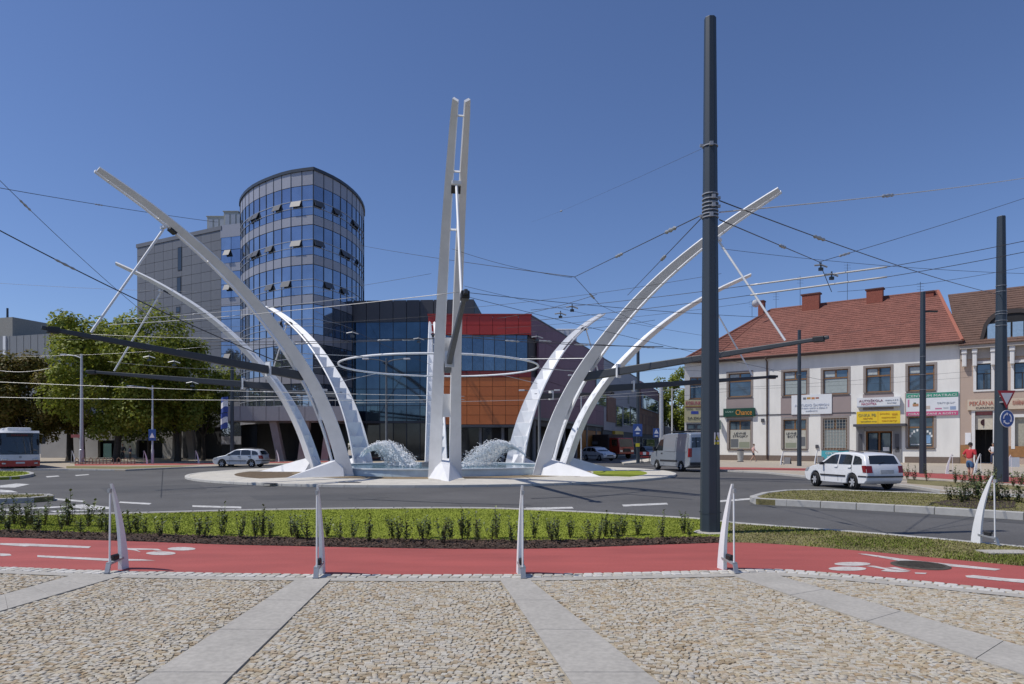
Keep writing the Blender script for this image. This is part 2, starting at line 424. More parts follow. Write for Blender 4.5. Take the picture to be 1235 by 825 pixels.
vis.sort(key=lambda c: c[1]); near = set(id(c) for c in vis[:296])
def cob_geo(rr, a, b, h):
    c = [((x+rr.uniform(-.13, .13))*a, (y+rr.uniform(-.13, .13))*b) for x, y in s0]
    k = rr.uniform(.84, .93); tz = [h+rr.uniform(-.002, .002) for _ in c]
    return [(p[0], p[1], -.03) for p in c]+[(p[0], p[1], h-.004) for p in c]+[(p[0]*k, p[1]*k, z) for p, z in zip(c, tz)], \
        [(i, (i+1) % 4, 4+(i+1) % 4, 4+i) for i in range(4)]+[(4+i, 4+(i+1) % 4, 8+(i+1) % 4, 8+i) for i in range(4)]+[(8, 9, 10, 11)]
pcob = []
for i in range(8):
    mb = MB(); v, f = cob_geo(rs, 1, 1, .0055); mb.add(v, f); pcob.append(mb.build('cobble', cob_rnd, plaza, smooth=60))
mb = MB(); tint = []; k = 0
for c in cells:
    if id(c) in near:
        o = pcob[k] if k < 8 else rs.choice(pcob).copy()
        if k >= 8: COL.objects.link(o); o.parent = plaza
        k += 1; o.location = (c[0], c[1], rs.uniform(-.003, .003)); o.rotation_euler = (rs.uniform(-.06, .06), rs.uniform(-.06, .06), c[4]); o.scale = (c[2], c[3], 1)
    else:
        v, f = cob_geo(rs, c[2], c[3], .0055); ca, sa = math.cos(c[4]), math.sin(c[4]); zz = rs.uniform(-.003, .003)
        tx, ty = rs.uniform(-.06, .06), rs.uniform(-.06, .06)
        mb.add([(c[0]+p[0]*ca-p[1]*sa, c[1]+p[0]*sa+p[1]*ca, p[2]+zz+tx*p[0]+ty*p[1]) for p in v], f); tint += [c[5]]*len(f)
tag(mb.build('cobbles', cob_att, plaza, attr=('tint', tint)), kind='stuff')

# ---------------------------------------------------------------- markings (thin painted sheets)
def mark(name, pts, m=paint_white, z=ROAD+.004, label=None):
    mb = MB(); k = len(pts); P_ = [(*G(x, y, z), z) for x, y in pts]
    A = sum(P_[i][0]*P_[(i+1) % k][1]-P_[(i+1) % k][0]*P_[i][1] for i in range(k))
    mb.add(P_ if A > 0 else P_[::-1], [tuple(range(k))]); return tag(mb.build(name, m), kind='structure')
for q in [[(145, 604.8), (183, 606.8), (180, 608.6), (143, 606.4)], [(232, 609.4), (291, 611), (291, 613.2), (232, 611.3)], [(634, 612.3), (690, 611.3), (692, 613.3), (634, 614.6)],
          [(750, 608.6), (804, 606.4), (806, 608.4), (752, 610.8)], [(868, 603.4), (905, 600.6), (905, 602.6), (868, 605.6)],
          [(55, 574.5), (70, 573.5), (72, 574.6), (57, 575.8)], [(20, 583), (36, 584), (18, 588), (0, 588), (0, 585.5)], [(0, 590.5), (14, 591.5), (22, 593.8), (0, 593.8)],
          [(66, 600.8), (102, 603.8), (100, 605.4), (67, 603)], [(83, 609.4), (101, 608.3), (133, 611.3), (133, 613.6), (110, 615), (83, 611.5)], [(0, 614), (40, 612), (84, 610), (84, 611.3), (40, 614), (0, 616.4)],
          [(60, 616.2), (108, 614.6), (110, 615.6), (66, 617.8)], [(905, 600.4), (918, 599.2), (930, 601.5), (908, 602.8)], [(90, 573), (106, 571.9), (108, 572.7), (92, 574)]]:
    mark('road_marking', q)
for q in [[(300, 598), (420, 596), (470, 600), (430, 604), (310, 603)], [(905, 606), (1100, 616), (1240, 628), (1240, 632), (1080, 621), (905, 610)], [(120, 588), (240, 584), (250, 590), (130, 595)]]: mark('asphalt_patch', q, asphalt_old, ROAD+.003)
for q in [[(196, 565.5), (197, 565.5), (195, 600), (193.5, 600)], [(640, 601), (760, 596), (835, 602), (835, 602.5), (760, 596.5), (641, 601.6)], [(420, 601), (560, 607), (640, 609), (640, 609.4), (560, 607.5), (420, 601.6)]]: mark('asphalt_joint', q, mat('tar_joint', (.035, .035, .036), .6, var=.2), ROAD+.0045)
def ell(cx, cy, a, b, n=18): return [(cx+a*math.cos(2*math.pi*i/n), cy+b*math.sin(2*math.pi*i/n)) for i in range(n)]
BZ = .004
PM = mat('path_paint', (.52, .49, .46), .75, var=.2, scale=4, wear=((.34, .11, .10), .55, 14))
for q in [[(0, 655), (35, 655.5), (110, 659), (107, 661), (36, 658.6), (30, 659), (0, 657)], [(0, 667.3), (12, 668), (14, 669.8), (4, 670.6), (0, 670.4)],
          [(45, 669.6), (128, 673.5), (170, 674.5), (188, 676), (128, 676.3), (45, 671.8)],
          ell(219, 661.8, 17, 2.1), ell(194, 667.2, 18, 2.2), [(150, 661), (190, 661.8), (196, 664), (188, 663.8), (183, 663), (165, 663), (170, 666), (162, 663.8), (152, 662.6)],
          ell(1028, 680, 22, 2.3), ell(1022, 685.8, 23, 2.6), [(1044, 682.5), (1054, 682.2), (1076, 686.6), (1098, 689.5), (1082, 690), (1062, 688.6), (1068, 686.8)], [(1068, 684.4), (1080, 684), (1099, 688.5), (1088, 688)], [(1103, 690.4), (1118, 690.8), (1116, 692.2), (1104, 691.8)],
          [(1034, 667.6), (1045, 668), (1100, 675.5), (1208, 686.2), (1200, 688), (1092, 677.8), (1060, 672)], [(1164, 694.2), (1174, 693.6), (1215, 697.6), (1240, 699), (1240, 703.5), (1206, 700.3), (1166, 696.2)]]:
    mark('path_marking', q, PM, BZ)
mb = MB(); c = G(1110, 682); mb.lathe([(0.0, .012), (.36, .012), (.40, .010), (.42, .004)], 28)
for k in range(-4, 5):
    hw = math.sqrt(max(0, .33**2-(k*.07)**2)); mb.box((0, k*.07, .013), (hw*2, .03, .008))
mh = mb.build('manhole_cover', mat('cast_iron', (.09, .075, .055), .7, metal=.3, var=.35, scale=12)); mh.location = (c[0], c[1], 0); mh.scale = (.86, .86, 1)
tag(mh, 'round ribbed iron manhole cover set in the red bike path', 'manhole cover')
c = G(1213, 667); mb = MB(); mb.box((c[0], c[1], .01), (.7, .35, .03)); tag(mb.build('cover_slab', concrete), 'pale flat concrete cover slab lying in the dry verge', 'cover slab')

# ---------------------------------------------------------------- island, splitter islands, far pavements
IC = Vector((-4.4, 41.6))
def ring(r0, r1, z, n=96):
    return [(IC.x+r0*math.cos(2*math.pi*i/n), IC.y+r0*math.sin(2*math.pi*i/n), z) for i in range(n+1)], [(IC.x+r1*math.cos(2*math.pi*i/n), IC.y+r1*math.sin(2*math.pi*i/n), z) for i in range(n+1)]
mb = MB(); a, b = ring(13.95, 9.2, 0); mb.strip(a, b); mb.strip([(p[0], p[1], -.2) for p in a], a)
isl = tag(mb.build('island_paving', pale_paving), kind='structure')
mb = MB(); a, b = ring(9.2, 0.01, .002, 64); mb.strip(a, b); tag(mb.build('island_earth', earth_m), kind='structure')
kr = tag(MB().add([(IC.x-1, IC.y, -.2), (IC.x+1, IC.y, -.2), (IC.x, IC.y+1, -.2)], [(0, 1, 2)]).build('island_kerb', mortar_m), kind='structure')
kerb_stones([(IC.x+14.0*math.cos(2*math.pi*i/360), IC.y+14.0*math.sin(2*math.pi*i/360)) for i in range(361)], .2, .12, .98, mat('pale_kerb', (.52, .50, .45), .85, var=.1, scale=3), kr, .012)
def arc_patch(a0, a1, r0, r1, z):
    P_ = [(IC.x+r1*math.cos(R(a)), IC.y+r1*math.sin(R(a)), z) for a in range(a0, a1+1, 3)]; Q = [(IC.x+r0*math.cos(R(a)), IC.y+r0*math.sin(R(a)), z) for a in range(a0, a1+1, 3)]
    return P_, Q
a, b = arc_patch(-33, 6, 9.3, 12.4, .004); tag(MB().strip(a, b).build('island_turf', turf_m), kind='structure')
a, b = arc_patch(180, 228, 8.6, 11.6, .004); tag(MB().strip(a, b).build('island_soil', mat('brown_soil', (.13, .09, .05), .95, var=.3, scale=3, bump=.5)), kind='structure')
mb = MB(); 
for (x, y, sx) in ((422, 582, .9), (325, 583.5, .5)):
    mb = MB(); c = G(x, y); mb.box((c[0], c[1], .008), (sx, .5, .02)); 
    for k in range(5): mb.box((c[0]-.3*sx+k*.15*sx, c[1], .02), (.06, .42, .01))
    tag(mb.build('drain_cover', mat('dark_grate', (.05, .055, .07), .6, var=.2)), 'dark %s drain cover in the pale island paving' % ('wide' if sx > .6 else 'narrow'), 'drain cover')

def island(name, px, z, kh, fill, step=.9, closed=True):
    P_ = [Vector(G(x, y, z)) for x, y in px]
    mb = MB(); mb.prism([tuple(p) for p in P_], z-kh-.1, z-.004); o = tag(mb.build(name, fill), kind='structure')
    c = sum(P_, Vector((0, 0)))/len(P_)
    A = sum(P_[i].x*P_[(i+1) % len(P_)].y-P_[(i+1) % len(P_)].x*P_[i].y for i in range(len(P_)))
    kerb_stones([*P_, P_[0]], .2, kh+.03, step, kerb_m, o, z+.012, inward=1 if A > 0 else -1)
    return P_
spl_r = island('splitter_island', [(905, 598.5), (912, 601.5), (1000, 605.5), (1107, 611), (1235, 618.5), (1400, 628), (1500, 620), (1235, 599.5), (1098, 593.5), (1000, 590.5), (952, 590.5), (920, 594)], .07, .2, dryturf_m)
spl_a = island('splitter_island', [(-160, 576.5), (0, 575.5), (20, 574.8), (36, 572.5), (42, 570.6), (34, 568.6), (0, 568), (-160, 568)], .04, .15, turf_m)
spl_b = island('splitter_island', [(-160, 607), (0, 601.8), (40, 600.2), (64, 598.4), (66, 596.5), (55, 595.4), (0, 596), (-160, 599)], .05, .18, dryturf_m)

def pavement(name, pts, m, z=0., base=-.25):
    mb = MB(); mb.prism(pts, base, z); return tag(mb.build(name, m), kind='structure')
pav_m = mat('beige_paving', (.40, .345, .27), .85, var=.12, scale=.8, var2=(12, .12), bump=.1)
KR = [(845, 565.5), (869, 567), (920, 569), (987, 575.5), (1040, 580), (1090, 584.5), (1137, 592), (1199, 595), (1400, 606)]
kr_pts = [G(*p) for p in KR]
pavement('pavement', kr_pts+[(60, 18), (95, 40), (80, 110), (45, 110), (24, 80), (20.5, 74)], pav_m)
kp = tag(MB().add([(40, 40, -.2), (41, 40, -.2), (40, 41, -.2)], [(0, 1, 2)]).build('pavement_kerb', mortar_m), kind='structure')
kerb_stones(kr_pts, .16, .12, 1.0, kerb_m, kp, .012, inward=1)
def redstrip(ptsA, ptsB): return sheet('red_pavement_strip', [G(*p) for p in ptsA], [G(*p) for p in ptsB], red_asphalt, .004)
redstrip([(860, 566), (920, 566.8), (985, 568), (1060, 572), (1130, 577), (1235, 584), (1400, 594)], [(860, 563.4), (920, 564), (985, 565.2), (1060, 567.6), (1130, 571), (1235, 576), (1400, 583)])
tag(MB().prism([G(*p) for p in [(1094, 583), (1150, 587.5), (1235, 591), (1400, 600), (1400, 596), (1235, 586.5), (1150, 581), (1094, 577.8)]], -.1, .006).build('planting_bed', dryturf_m), kind='structure')
KL = [(-400, 566.5), (78, 565.5), (151, 566.3), (220, 563.4), (330, 560.2), (440, 558.4), (560, 557), (640, 556.8), (668, 556.2)]
kl_pts = [G(*p) for p in KL]
pavement('pavement', kl_pts+[(2.5, 62), (10, 86), (34, 150), (34, 200), (-150, 200), (-150, 46)], pav_m)
kerb_stones(kl_pts, .16, .12, 1.2, kerb_m, kp, .012, inward=1)
redstrip([(90, 561.6), (220, 560.8), (330, 558.4), (440, 557)], [(90, 559.6), (220, 558.8), (330, 557), (440, 555.8)])
tag(MB().prism([G(*p) for p in [(80, 564.9), (150, 565.6), (218, 562.9), (240, 561.2), (215, 561.4), (150, 562.6), (80, 562.2)]], -.1, .005).build('grass_strip', dryturf_m), kind='structure')
# little traffic island in the mouth of the side street
pavement('side_street_island', [G(*p) for p in [(752, 559), (790, 556.5), (822, 555), (815, 552.5), (770, 553.5), (748, 556)]], pale_paving, .02)

# ---------------------------------------------------------------- grass (nobody could count it)
def grass(name, poly_fn, n, hgt, cols, z=0., seed=1):
    rg = np.random.RandomState(seed); pts = poly_fn(rg, n); n = len(pts)
    a = rg.uniform(0, 2*np.pi, n); h = hgt*rg.uniform(.55, 1.25, n); wd = rg.uniform(.003, .007, n)*(1+pts[:, 1]/14); ln = rg.uniform(.2, .9, n)*h
    v = np.zeros((n, 3, 3)); dx, dy = np.cos(a), np.sin(a)
    v[:, 0, 0] = pts[:, 0]-dy*wd; v[:, 0, 1] = pts[:, 1]+dx*wd; v[:, 1, 0] = pts[:, 0]+dy*wd; v[:, 1, 1] = pts[:, 1]-dx*wd
    v[:, 2, 0] = pts[:, 0]+dx*ln; v[:, 2, 1] = pts[:, 1]+dy*ln; v[:, :2, 2] = z; v[:, 2, 2] = z+h
    mb = MB(); mb.v = [tuple(p) for p in v.reshape(-1, 3)]; mb.f = [(3*i, 3*i+1, 3*i+2) for i in range(n)]; mb.m = [0]*n
    m = mat(name+'_blades', cols[0], .9, tint=('tint', cols), var=.2, scale=1.5, spec=.05)
    return tag(mb.build(name, m, attr=('tint', list(rg.uniform(0, 1, n)))), name.replace('_', ' '), kind='stuff')
def between(A, B, x0, x1, bias=1.):
    A = np.array([p[:2] for p in A]); B = np.array([p[:2] for p in B]); i0, i1 = XS.index(x0), XS.index(x1)
    def fn(rg, n):
        u = rg.uniform(i0, i1-.001, n); i = u.astype(int); f = (u-i)[:, None]; t = rg.uniform(0, 1, n)[:, None]**bias
        a = A[i]*(1-f)+A[i+1]*f; b = B[i]*(1-f)+B[i+1]*f; return a*(1-t)+b*t
    return fn
def inpoly(P_, shrink=.9, patch=None):
    c = sum(P_, Vector((0, 0)))/len(P_); P_ = [c+(p-c)*shrink for p in P_]
    def fn(rg, n):
        xs = [p.x for p in P_]; ys = [p.y for p in P_]; q = np.column_stack([rg.uniform(min(xs), max(xs), n*3), rg.uniform(min(ys), max(ys), n*3)])
        ins = np.zeros(len(q), bool); k = len(P_)
        for i in range(k):
            a, b = P_[i], P_[(i+1) % k]
            if a.y == b.y: continue
            cond = ((a.y > q[:, 1]) != (b.y > q[:, 1])) & (q[:, 0] < (b.x-a.x)*(q[:, 1]-a.y)/(b.y-a.y)+a.x); ins ^= cond
        return q[ins][:n]
    return fn
GREEN = [(.21, .255, .042), (.255, .295, .052), (.30, .325, .075), (.23, .275, .047)]
DRY = [(.28, .235, .11), (.20, .20, .06), (.31, .27, .14), (.16, .18, .05)]
grass('lawn_grass', between(e4, kerb_in, -150, 870), 90000, .022, GREEN, 0, 1)
grass('verge_grass', between(e3, kerb_in, 870, 1400), 22000, .022, DRY, 0, 2)
grass('splitter_grass', inpoly(spl_r, .93), 12000, .024, [(.14, .15, .035), (.22, .2, .07), (.11, .14, .03)], .07, 3)
grass('kerb_island_grass', inpoly(spl_b, .9), 2500, .025, [(.14, .15, .035), (.22, .2, .07), (.11, .14, .03)], .05, 4)
grass('bus_lane_grass', inpoly(spl_a, .9), 4000, .06, GREEN, .04, 5)
def patchy(A, B, x0, x1):
    f0 = between(A, B, x0, x1)
    def fn(rg, n):
        q = f0(rg, n*2); k = np.sin(q[:, 0]*2.3+q[:, 1]*1.1)+np.sin(q[:, 0]*.9-q[:, 1]*3.1)+rg.normal(0, .5, len(q)); return q[k > .2][:n]
    return fn
grass('verge_green_tufts', patchy(e3, kerb_in, 870, 1400), 9000, .035, [(.12, .16, .03), (.17, .19, .045)], 0, 6)
# bark chips in the mulch bed
rg = np.random.RandomState(9); q = between(e3, e4, -60, 870)(rg, 9000); mb = MB(); tt = []
for p in q:
    a = rg.uniform(0, 6.28); l_ = rg.uniform(.015, .04); b_ = rg.uniform(.006, .014); z = rg.uniform(.005, .03); ca, sa = math.cos(a), math.sin(a); tl = rg.uniform(-.015, .015)
    mb.add([(p[0]+x*l_*ca-y*b_*sa, p[1]+x*l_*sa+y*b_*ca, z+x*tl) for x, y in ((-1, -1), (1, -1), (1, 1), (-1, 1))], [(0, 1, 2, 3)]); tt.append(rg.uniform())
tag(mb.build('bark_chips', mat('bark_chip', (.06, .04, .03), .95, tint=('tint', [(.03, .02, .015), (.075, .045, .03), (.12, .075, .05), (.05, .03, .02)]), var=.2), attr=('tint', tt)), 'loose brown bark chips of the planted bed', kind='stuff')
# ---------------------------------------------------------------- fountain pool and the eight sculpture arches
pool = thing('fountain_pool', 'low round pale blue fountain basin full of water inside the ring of white arches', 'fountain', (IC.x, IC.y, 0))
mb = MB(); mb.lathe([(7.0, -.02), (7.0, .34), (6.7, .34), (6.7, .05)], 96); mb.build('basin_wall', mat('pale_blue_wall', (.50, .60, .66), .35, var=.12, scale=2), pool, smooth=40)
mb = MB(); mb.lathe([(7.06, .34), (7.06, .40), (6.66, .40), (6.66, .34)], 96); mb.build('rim', mat('pale_rim_stone', (.58, .62, .64), .5, var=.08, scale=2), pool, smooth=40)
mb = MB(); mb.lathe([(6.7, .30), (3.5, .302), (.01, .303)], 96)
mb.build('water', mat('pool_water', (.20, .33, .40), .06, var=.25, scale=1.2, bump=.5, bscale=5, spec=.7), pool)
mb = MB(); mb.lathe([(1.1, .25), (1.1, .55), (.9, .6), (.01, .6)], 32); mb.build('centre_plinth', mat('dark_plinth', (.09, .10, .12), .4, var=.2), pool, smooth=40)

PROF = [(7.7, -.05), (7.95, .8), (8.45, 2.2), (9.05, 3.5), (9.8, 4.75), (10.75, 6.0), (11.9, 7.25), (13.2, 8.5), (14.7, 9.68), (16.3, 10.72), (18.1, 11.72), (20.05, 12.62)]
def refine(pts, k):
    out = []
    n = len(pts)
    for i in range(n-1):
        for j in range(k):
            t = j/k; p0, p1, p2, p3 = pts[max(0, i-1)], pts[i], pts[i+1], pts[min(n-1, i+2)]
            out.append(tuple(.5*(2*p1[c]+(p2[c]-p0[c])*t+(2*p0[c]-5*p1[c]+4*p2[c]-p3[c])*t*t+(-p0[c]+3*p1[c]-3*p2[c]+p3[c])*t**3) for c in range(2)))
    out.append(pts[-1]); return out
PF = refine(PROF, 3)
def p_at(rho):
    for a, b in zip(PF[:-1], PF[1:]):
        if a[0] <= rho <= b[0]:
            t = (rho-a[0])/(b[0]-a[0]); return a[1]+(b[1]-a[1])*t
    return PF[-1][1]
CANT = R(50)
ARCH_KID = None
def make_arch():
    "local frame: +x outward from the island centre, z up, y across; the two blades open upwards like a trough"
    root = thing('sculpture_arch', 'white steel arch', 'sculpture', (IC.x, IC.y, 0))
    n = len(PF)
    fr = []
    for i, p in enumerate(PF):
        a, b = PF[max(0, i-1)], PF[min(n-1, i+1)]; t = Vector((b[0]-a[0], 0, b[1]-a[1])).normalized(); u = Vector((-t.z, 0, t.x))  # u: the upper / inner side
        s_ = i/(n-1); wd = .60*(1-s_)**.8+.22; gp = .44-.2*s_
        fr.append((Vector((p[0], 0, p[1])), t, u, wd, gp))
    for sg in (-1, 1):
        mb = MB(); vs = []
        for c, t, u, wd, gp in fr:
            base = c-u*(wd*.42)+Vector((0, sg*gp/2, 0)); d = u*math.cos(CANT)+Vector((0, sg*math.sin(CANT), 0)); nr = Vector((0, sg*math.cos(CANT), 0))-u*math.sin(CANT); th = .09
            vs += [base, base+d*wd, base+d*wd-nr*th, base-nr*th+d*th*.3]
        fs = []
        for i in range(n-1):
            for j in range(4): fs.append((i*4+j, i*4+(j+1) % 4, (i+1)*4+(j+1) % 4, (i+1)*4+j))
        fs += [(3, 2, 1, 0), ((n-1)*4, (n-1)*4+1, (n-1)*4+2, (n-1)*4+3)]
        if sg < 0: fs = [f[::-1] for f in fs]
        mb.add(vs, fs); mb.build('blade', white_steel, root, smooth=30)
    # cross plates in the trough: the lower half reads as a ladder
    for i in list(range(2, 22, 2))+[25, 29, 32]:
        c, t, u, wd, gp = fr[i]; lo = -wd*.42; h0, h1 = (.06 if i < 22 else .12)*wd, (.92 if i < 22 else .5)*wd
        y0 = gp/2+h0*math.sin(CANT)*.97; y1 = gp/2+h1*math.sin(CANT)*.97; h0 *= math.cos(CANT)
        b0 = c+u*(lo+h0); b1 = c+u*(lo+h1*math.cos(CANT)); sk = t*(1.0 if i < 22 else 0)
        mb = MB(); mb.add([b0+Vector((0, -y0, 0)), b0+Vector((0, y0, 0)), b1+sk+Vector((0, y1, 0)), b1+sk-Vector((0, y1, 0)),
                           b0+t*.03+Vector((0, -y0, 0)), b0+t*.03+Vector((0, y0, 0)), b1+sk+t*.03+Vector((0, y1, 0)), b1+sk+t*.03-Vector((0, y1, 0))],
                          [(0, 1, 2, 3), (7, 6, 5, 4), (0, 4, 5, 1), (1, 5, 6, 2), (2, 6, 7, 3), (3, 7, 4, 0)])
        mb.build('cross_plate', white_steel, root)
    # floodlight box hung between the blades near the tip
    c, t, u, wd, gp = fr[28]; mb = MB(); mb.bar(c-u*.1-t*.16, c-u*.1+t*.16, .34, .22, up=u); mb.build('floodlight', black_m, root)
    # the dark tapering beam, its rod and brackets
    mb = MB(); A = Vector((10.2, 0, 5.15)); B = Vector((22.0, 0, 6.1))
    mb.bar(A, B, .26, .44, w2=.12, h2=.15); bm = mb.build('beam', beam_m, root, bevel=.03)
    mb = MB(); mb.bar((12.2, 0, 5.0), (12.2, 0, 5.68), .40, .09, up=(1, 0, 0)); mb.build('beam_collar', white_steel, root)
    mb = MB(); mb.box((21.6, 0, 6.05), (.45, .26, .24)); mb.build('beam_cap', black_m, root, bevel=.03)
    top = Vector((17.35, 0, p_at(17.35)-.42)); mb = MB(); mb.tube([Vector((20.25, 0, 6.12)), top], .05, 10); mb.build('rod', white_steel, root, smooth=60)
    mb = MB(); mb.box(top+Vector((0, 0, .10)), (.14, .34, .14)); mb.build('rod_bracket', white_steel, root, bevel=.02)
    # the pyramid foot
    ap = .95; mb = MB(); v = [(7.15, 0, -.05), (8.2, -.85, -.05), (11.4, 0, -.05), (8.2, .85, -.05), (7.8, -.22, ap), (7.8, .22, ap), (8.5, .2, .75), (8.5, -.2, .75)]
    mb.add(v, [(0, 1, 4), (3, 0, 5), (0, 4, 5), (1, 7, 4), (3, 5, 6), (1, 2, 7), (2, 3, 6), (2, 6, 7), (4, 7, 6, 5)])
    mb.build('foot', mat('white_concrete_foot', (.72, .72, .72), .6, var=.05, scale=1.5), root)
    mb = MB(); mb.box((8.7, 0, .006), (2.9, 1.7, .02)); mb.build('foot_plate', pale_paving, root)
    return root
PHIS = [(8, 'tall white twin blade arch standing nearest, leaning straight towards the viewer'),
        (53, 'white twin blade arch curving out to the right with its tip crossing the dark pole'),
        (98, 'white arch at the right, behind the bigger one and half hidden by its blades'),
        (143, 'short looking white arch at the back right before the purple wall'),
        (188, 'white arch at the back, nearly hidden behind the tall nearest one'),
        (-131, 'white arch with a ladder of cross plates before the glass tower'),
        (-90, 'white arch at the far left whose tip stands before the grey panel wall'),
        (-38.5, 'large white twin blade arch sweeping out to the upper left across the sky')]
arch0 = make_arch(); km = kidmap(arch0)
def arch_rot(phi): return math.atan2(-math.cos(R(phi)), math.sin(R(phi)))
for i, (phi, lab) in enumerate(PHIS):
    if i == 0:
        arch0.rotation_euler = (0, 0, arch_rot(phi)); arch0['label'] = lab; arch0['group'] = 'white arches round the fountain'
        WM[arch0.name] = Matrix.Translation((IC.x, IC.y, 0)) @ Matrix.Rotation(arch_rot(phi), 4, 'Z')
    else: copy_tree(arch0, (IC.x, IC.y, 0), arch_rot(phi), lab, km, {7: (.95, .95, .98), 6: (.98, .98, 1)}.get(i))
# the nearest arch and its two neighbours are open between the blades: only every fifth plate stays
opened_arches = [o for o in COL.objects if o.type == 'EMPTY' and o.name.startswith('sculpture_arch') and o['label'] in (PHIS[0][1], PHIS[1][1], PHIS[7][1])]
for a_ in opened_arches:
    pl_ = sorted([c for c in children(a_) if c.name.startswith('cross_plate')], key=lambda c: c.data.vertices[0].co.z)
    for k, c in enumerate(pl_[:10]):
        if k not in (3, 6): bpy.data.objects.remove(c)
# the suspended ring
mb = MB(); mb.loop([(IC.x+6.0*math.cos(2*math.pi*i/96), IC.y+6.0*math.sin(2*math.pi*i/96), 6.4) for i in range(96)], .058, 8)
rg_ = thing('suspended_ring', 'thin white steel ring hanging level inside the circle of arches', 'ring', (IC.x, IC.y, 6.4))
mb.build('hoop', white_steel, rg_, w=True, smooth=180)
for phi in (8, 53, 98, 143, 188, -131, -88, -37):
    d = Vector((math.sin(R(phi)), -math.cos(R(phi)))); a = Vector((IC.x+d.x*6.0, IC.y+d.y*6.0, 6.4)); b = Vector((IC.x+d.x*10.4, IC.y+d.y*10.4, 6.1))
    mb = MB(); mb.tube([a, b], .02, 5); mb.build('stay_cable', galv, rg_, w=True)

# water jets: smooth stream that breaks into drops
spray_m = mat('white_water', (.95, .96, .97), .6, var=.0, spec=.3)
def jet(x0, x1, Yd, label, sd_, apex):
    rr = random.Random(sd_); p0 = at(x0, 556, Yd); p1 = at(x1, 556, Yd-1.5); p0.z = .9; p1.z = .32
    t = thing('water_jet', label, 'water jet', (p1.x, p1.y, .30))
    sp_ = []
    for k in range(7):
        off_ = (k-3)*.34; a = p0+Vector((0, off_*1.1, rr.uniform(-.05, .05))); b = p1+Vector((rr.uniform(-.15, .15), off_*1.6, 0)); fz = (1, .95, .85, .72, .6, .9, .8)[k]; b = Vector((a.x+(b.x-a.x)*fz, b.y, b.z)); h = apex*rr.uniform(.9, 1.05)*(.55+.45*fz)
        def P_(t_, a=a, b=b, h=h): q = a.lerp(b, t_); q.z += 4*h*t_*(1-t_); return q
        if k in (1, 3, 5): mb = MB(); mb.tube([P_(i/22) for i in range(11)], [.03+.002*i for i in range(11)], 6); mb.build('stream', spray_m, t, w=True, smooth=180)
        sp_.append(P_)
    mb = MB()
    for i in range(6500):
        P_ = rr.choice(sp_); s_ = rr.random()**.75*.93+.05; q = P_(s_); sc_ = .03+.34*s_
        q += Vector((rr.gauss(0, sc_*.36), rr.gauss(0, sc_*.5), rr.gauss(0, sc_*.38)-abs(rr.gauss(0, .75))*max(0, s_-.18)))
        if q.z < .31: q.z = .31+rr.uniform(0, .15)
        d = (P_(min(1, s_+.02))-P_(s_-.02)).normalized()+Vector((rr.gauss(0, .5), rr.gauss(0, .5), rr.gauss(0, .5))); d.normalize()
        L_ = rr.uniform(.04, .13); r_ = rr.uniform(.011, .024); a = d.orthogonal().normalized(); b = d.cross(a)
        mb.add([q-d*L_, q+a*r_, q+b*r_, q-(a+b)*r_*.8, q+d*L_], [(0, 2, 1), (0, 3, 2), (0, 1, 3), (4, 1, 2), (4, 2, 3), (4, 3, 1)])
    tag(mb.build('drops', spray_m, t, w=True, smooth=180), kind='stuff')
jet(437, 507, 43.5, 'white arching fountain spray falling inwards left of the nearest arch', 4, 1.2)
jet(634, 553, 43.5, 'white arching fountain spray falling inwards right of the nearest arch', 5, 1.2)

# ---------------------------------------------------------------- bollards shaped like small arches
def make_bollard():
    "local +x points from the thin rod (viewer side) to the curved blade"
    t = thing('arch_bollard', 'white bollard', 'bollard', (0, 0, 0))
    mb = MB(); n = 12; vs = []
    for i in range(n+1):
        s_ = i/n; z = -.02+1.15*s_; x_ = .30-.26*s_**1.9; dp = .135*(1-s_)**.8+.026; th = .054-.028*s_
        vs += [(x_-dp/2, -th/2, z), (x_+dp/2, -th/2, z), (x_+dp/2, th/2, z), (x_-dp/2, th/2, z)]
    fs = [(i*4+j, i*4+(j+1) % 4, (i+1)*4+(j+1) % 4, (i+1)*4+j) for i in range(n) for j in range(4)]+[(3, 2, 1, 0), (n*4, n*4+1, n*4+2, n*4+3)]
    mb.add(vs, fs); mb.build('blade', white_steel, t, smooth=35)
    mb = MB(); mb.tube([(.0, 0, .05), (.012, 0, 1.06)], .0115, 8); mb.build('rod', white_steel, t, smooth=60)
    mb = MB(); mb.box((.0, 0, 1.045), (.05, .03, .05)); mb.build('rod_clamp', galv, t)
    mb = MB(); mb.add([(-.02, -.035, .10), (-.02, .035, .10), (.26, .035, .13), (.26, -.035, .13), (-.02, -.035, .125), (-.02, .035, .125), (.26, .035, .155), (.26, -.035, .155)],
                      [(3, 2, 1, 0), (4, 5, 6, 7), (0, 1, 5, 4), (1, 2, 6, 5), (2, 3, 7, 6), (3, 0, 4, 7)]); mb.build('bracket', galv, t)
    mb = MB(); mb.bar((-.02, 0, .11), (-.055, 0, -.01), .06, .02, up=(1, 0, 0)); mb.bar((-.05, 0, .0), (-.09, 0, .008), .07, .014); mb.build('foot', galv, t)
    mb = MB(); mb.box((.12, 0, .16), (.10, .05, .05)); mb.tube([(.05, 0, .19), (.17, 0, .19)], .025, 8); mb.build('lamp', black_m, t)
    return t
bol = make_bollard(); bk = kidmap(bol)
BL = [(150, 691, 'white arch shaped bollard at the left end of the row before the red path'), (384, 697, 'white arch shaped bollard at the head of the second concrete strip from the left'),
      (629, 697, 'white arch shaped bollard at the head of the middle concrete strip'), (876, 691, 'white arch shaped bollard beside the foot of the great dark pole'),
      (1186, 658, 'white curved bollard standing on the dry verge at the far right, beyond the red path')]
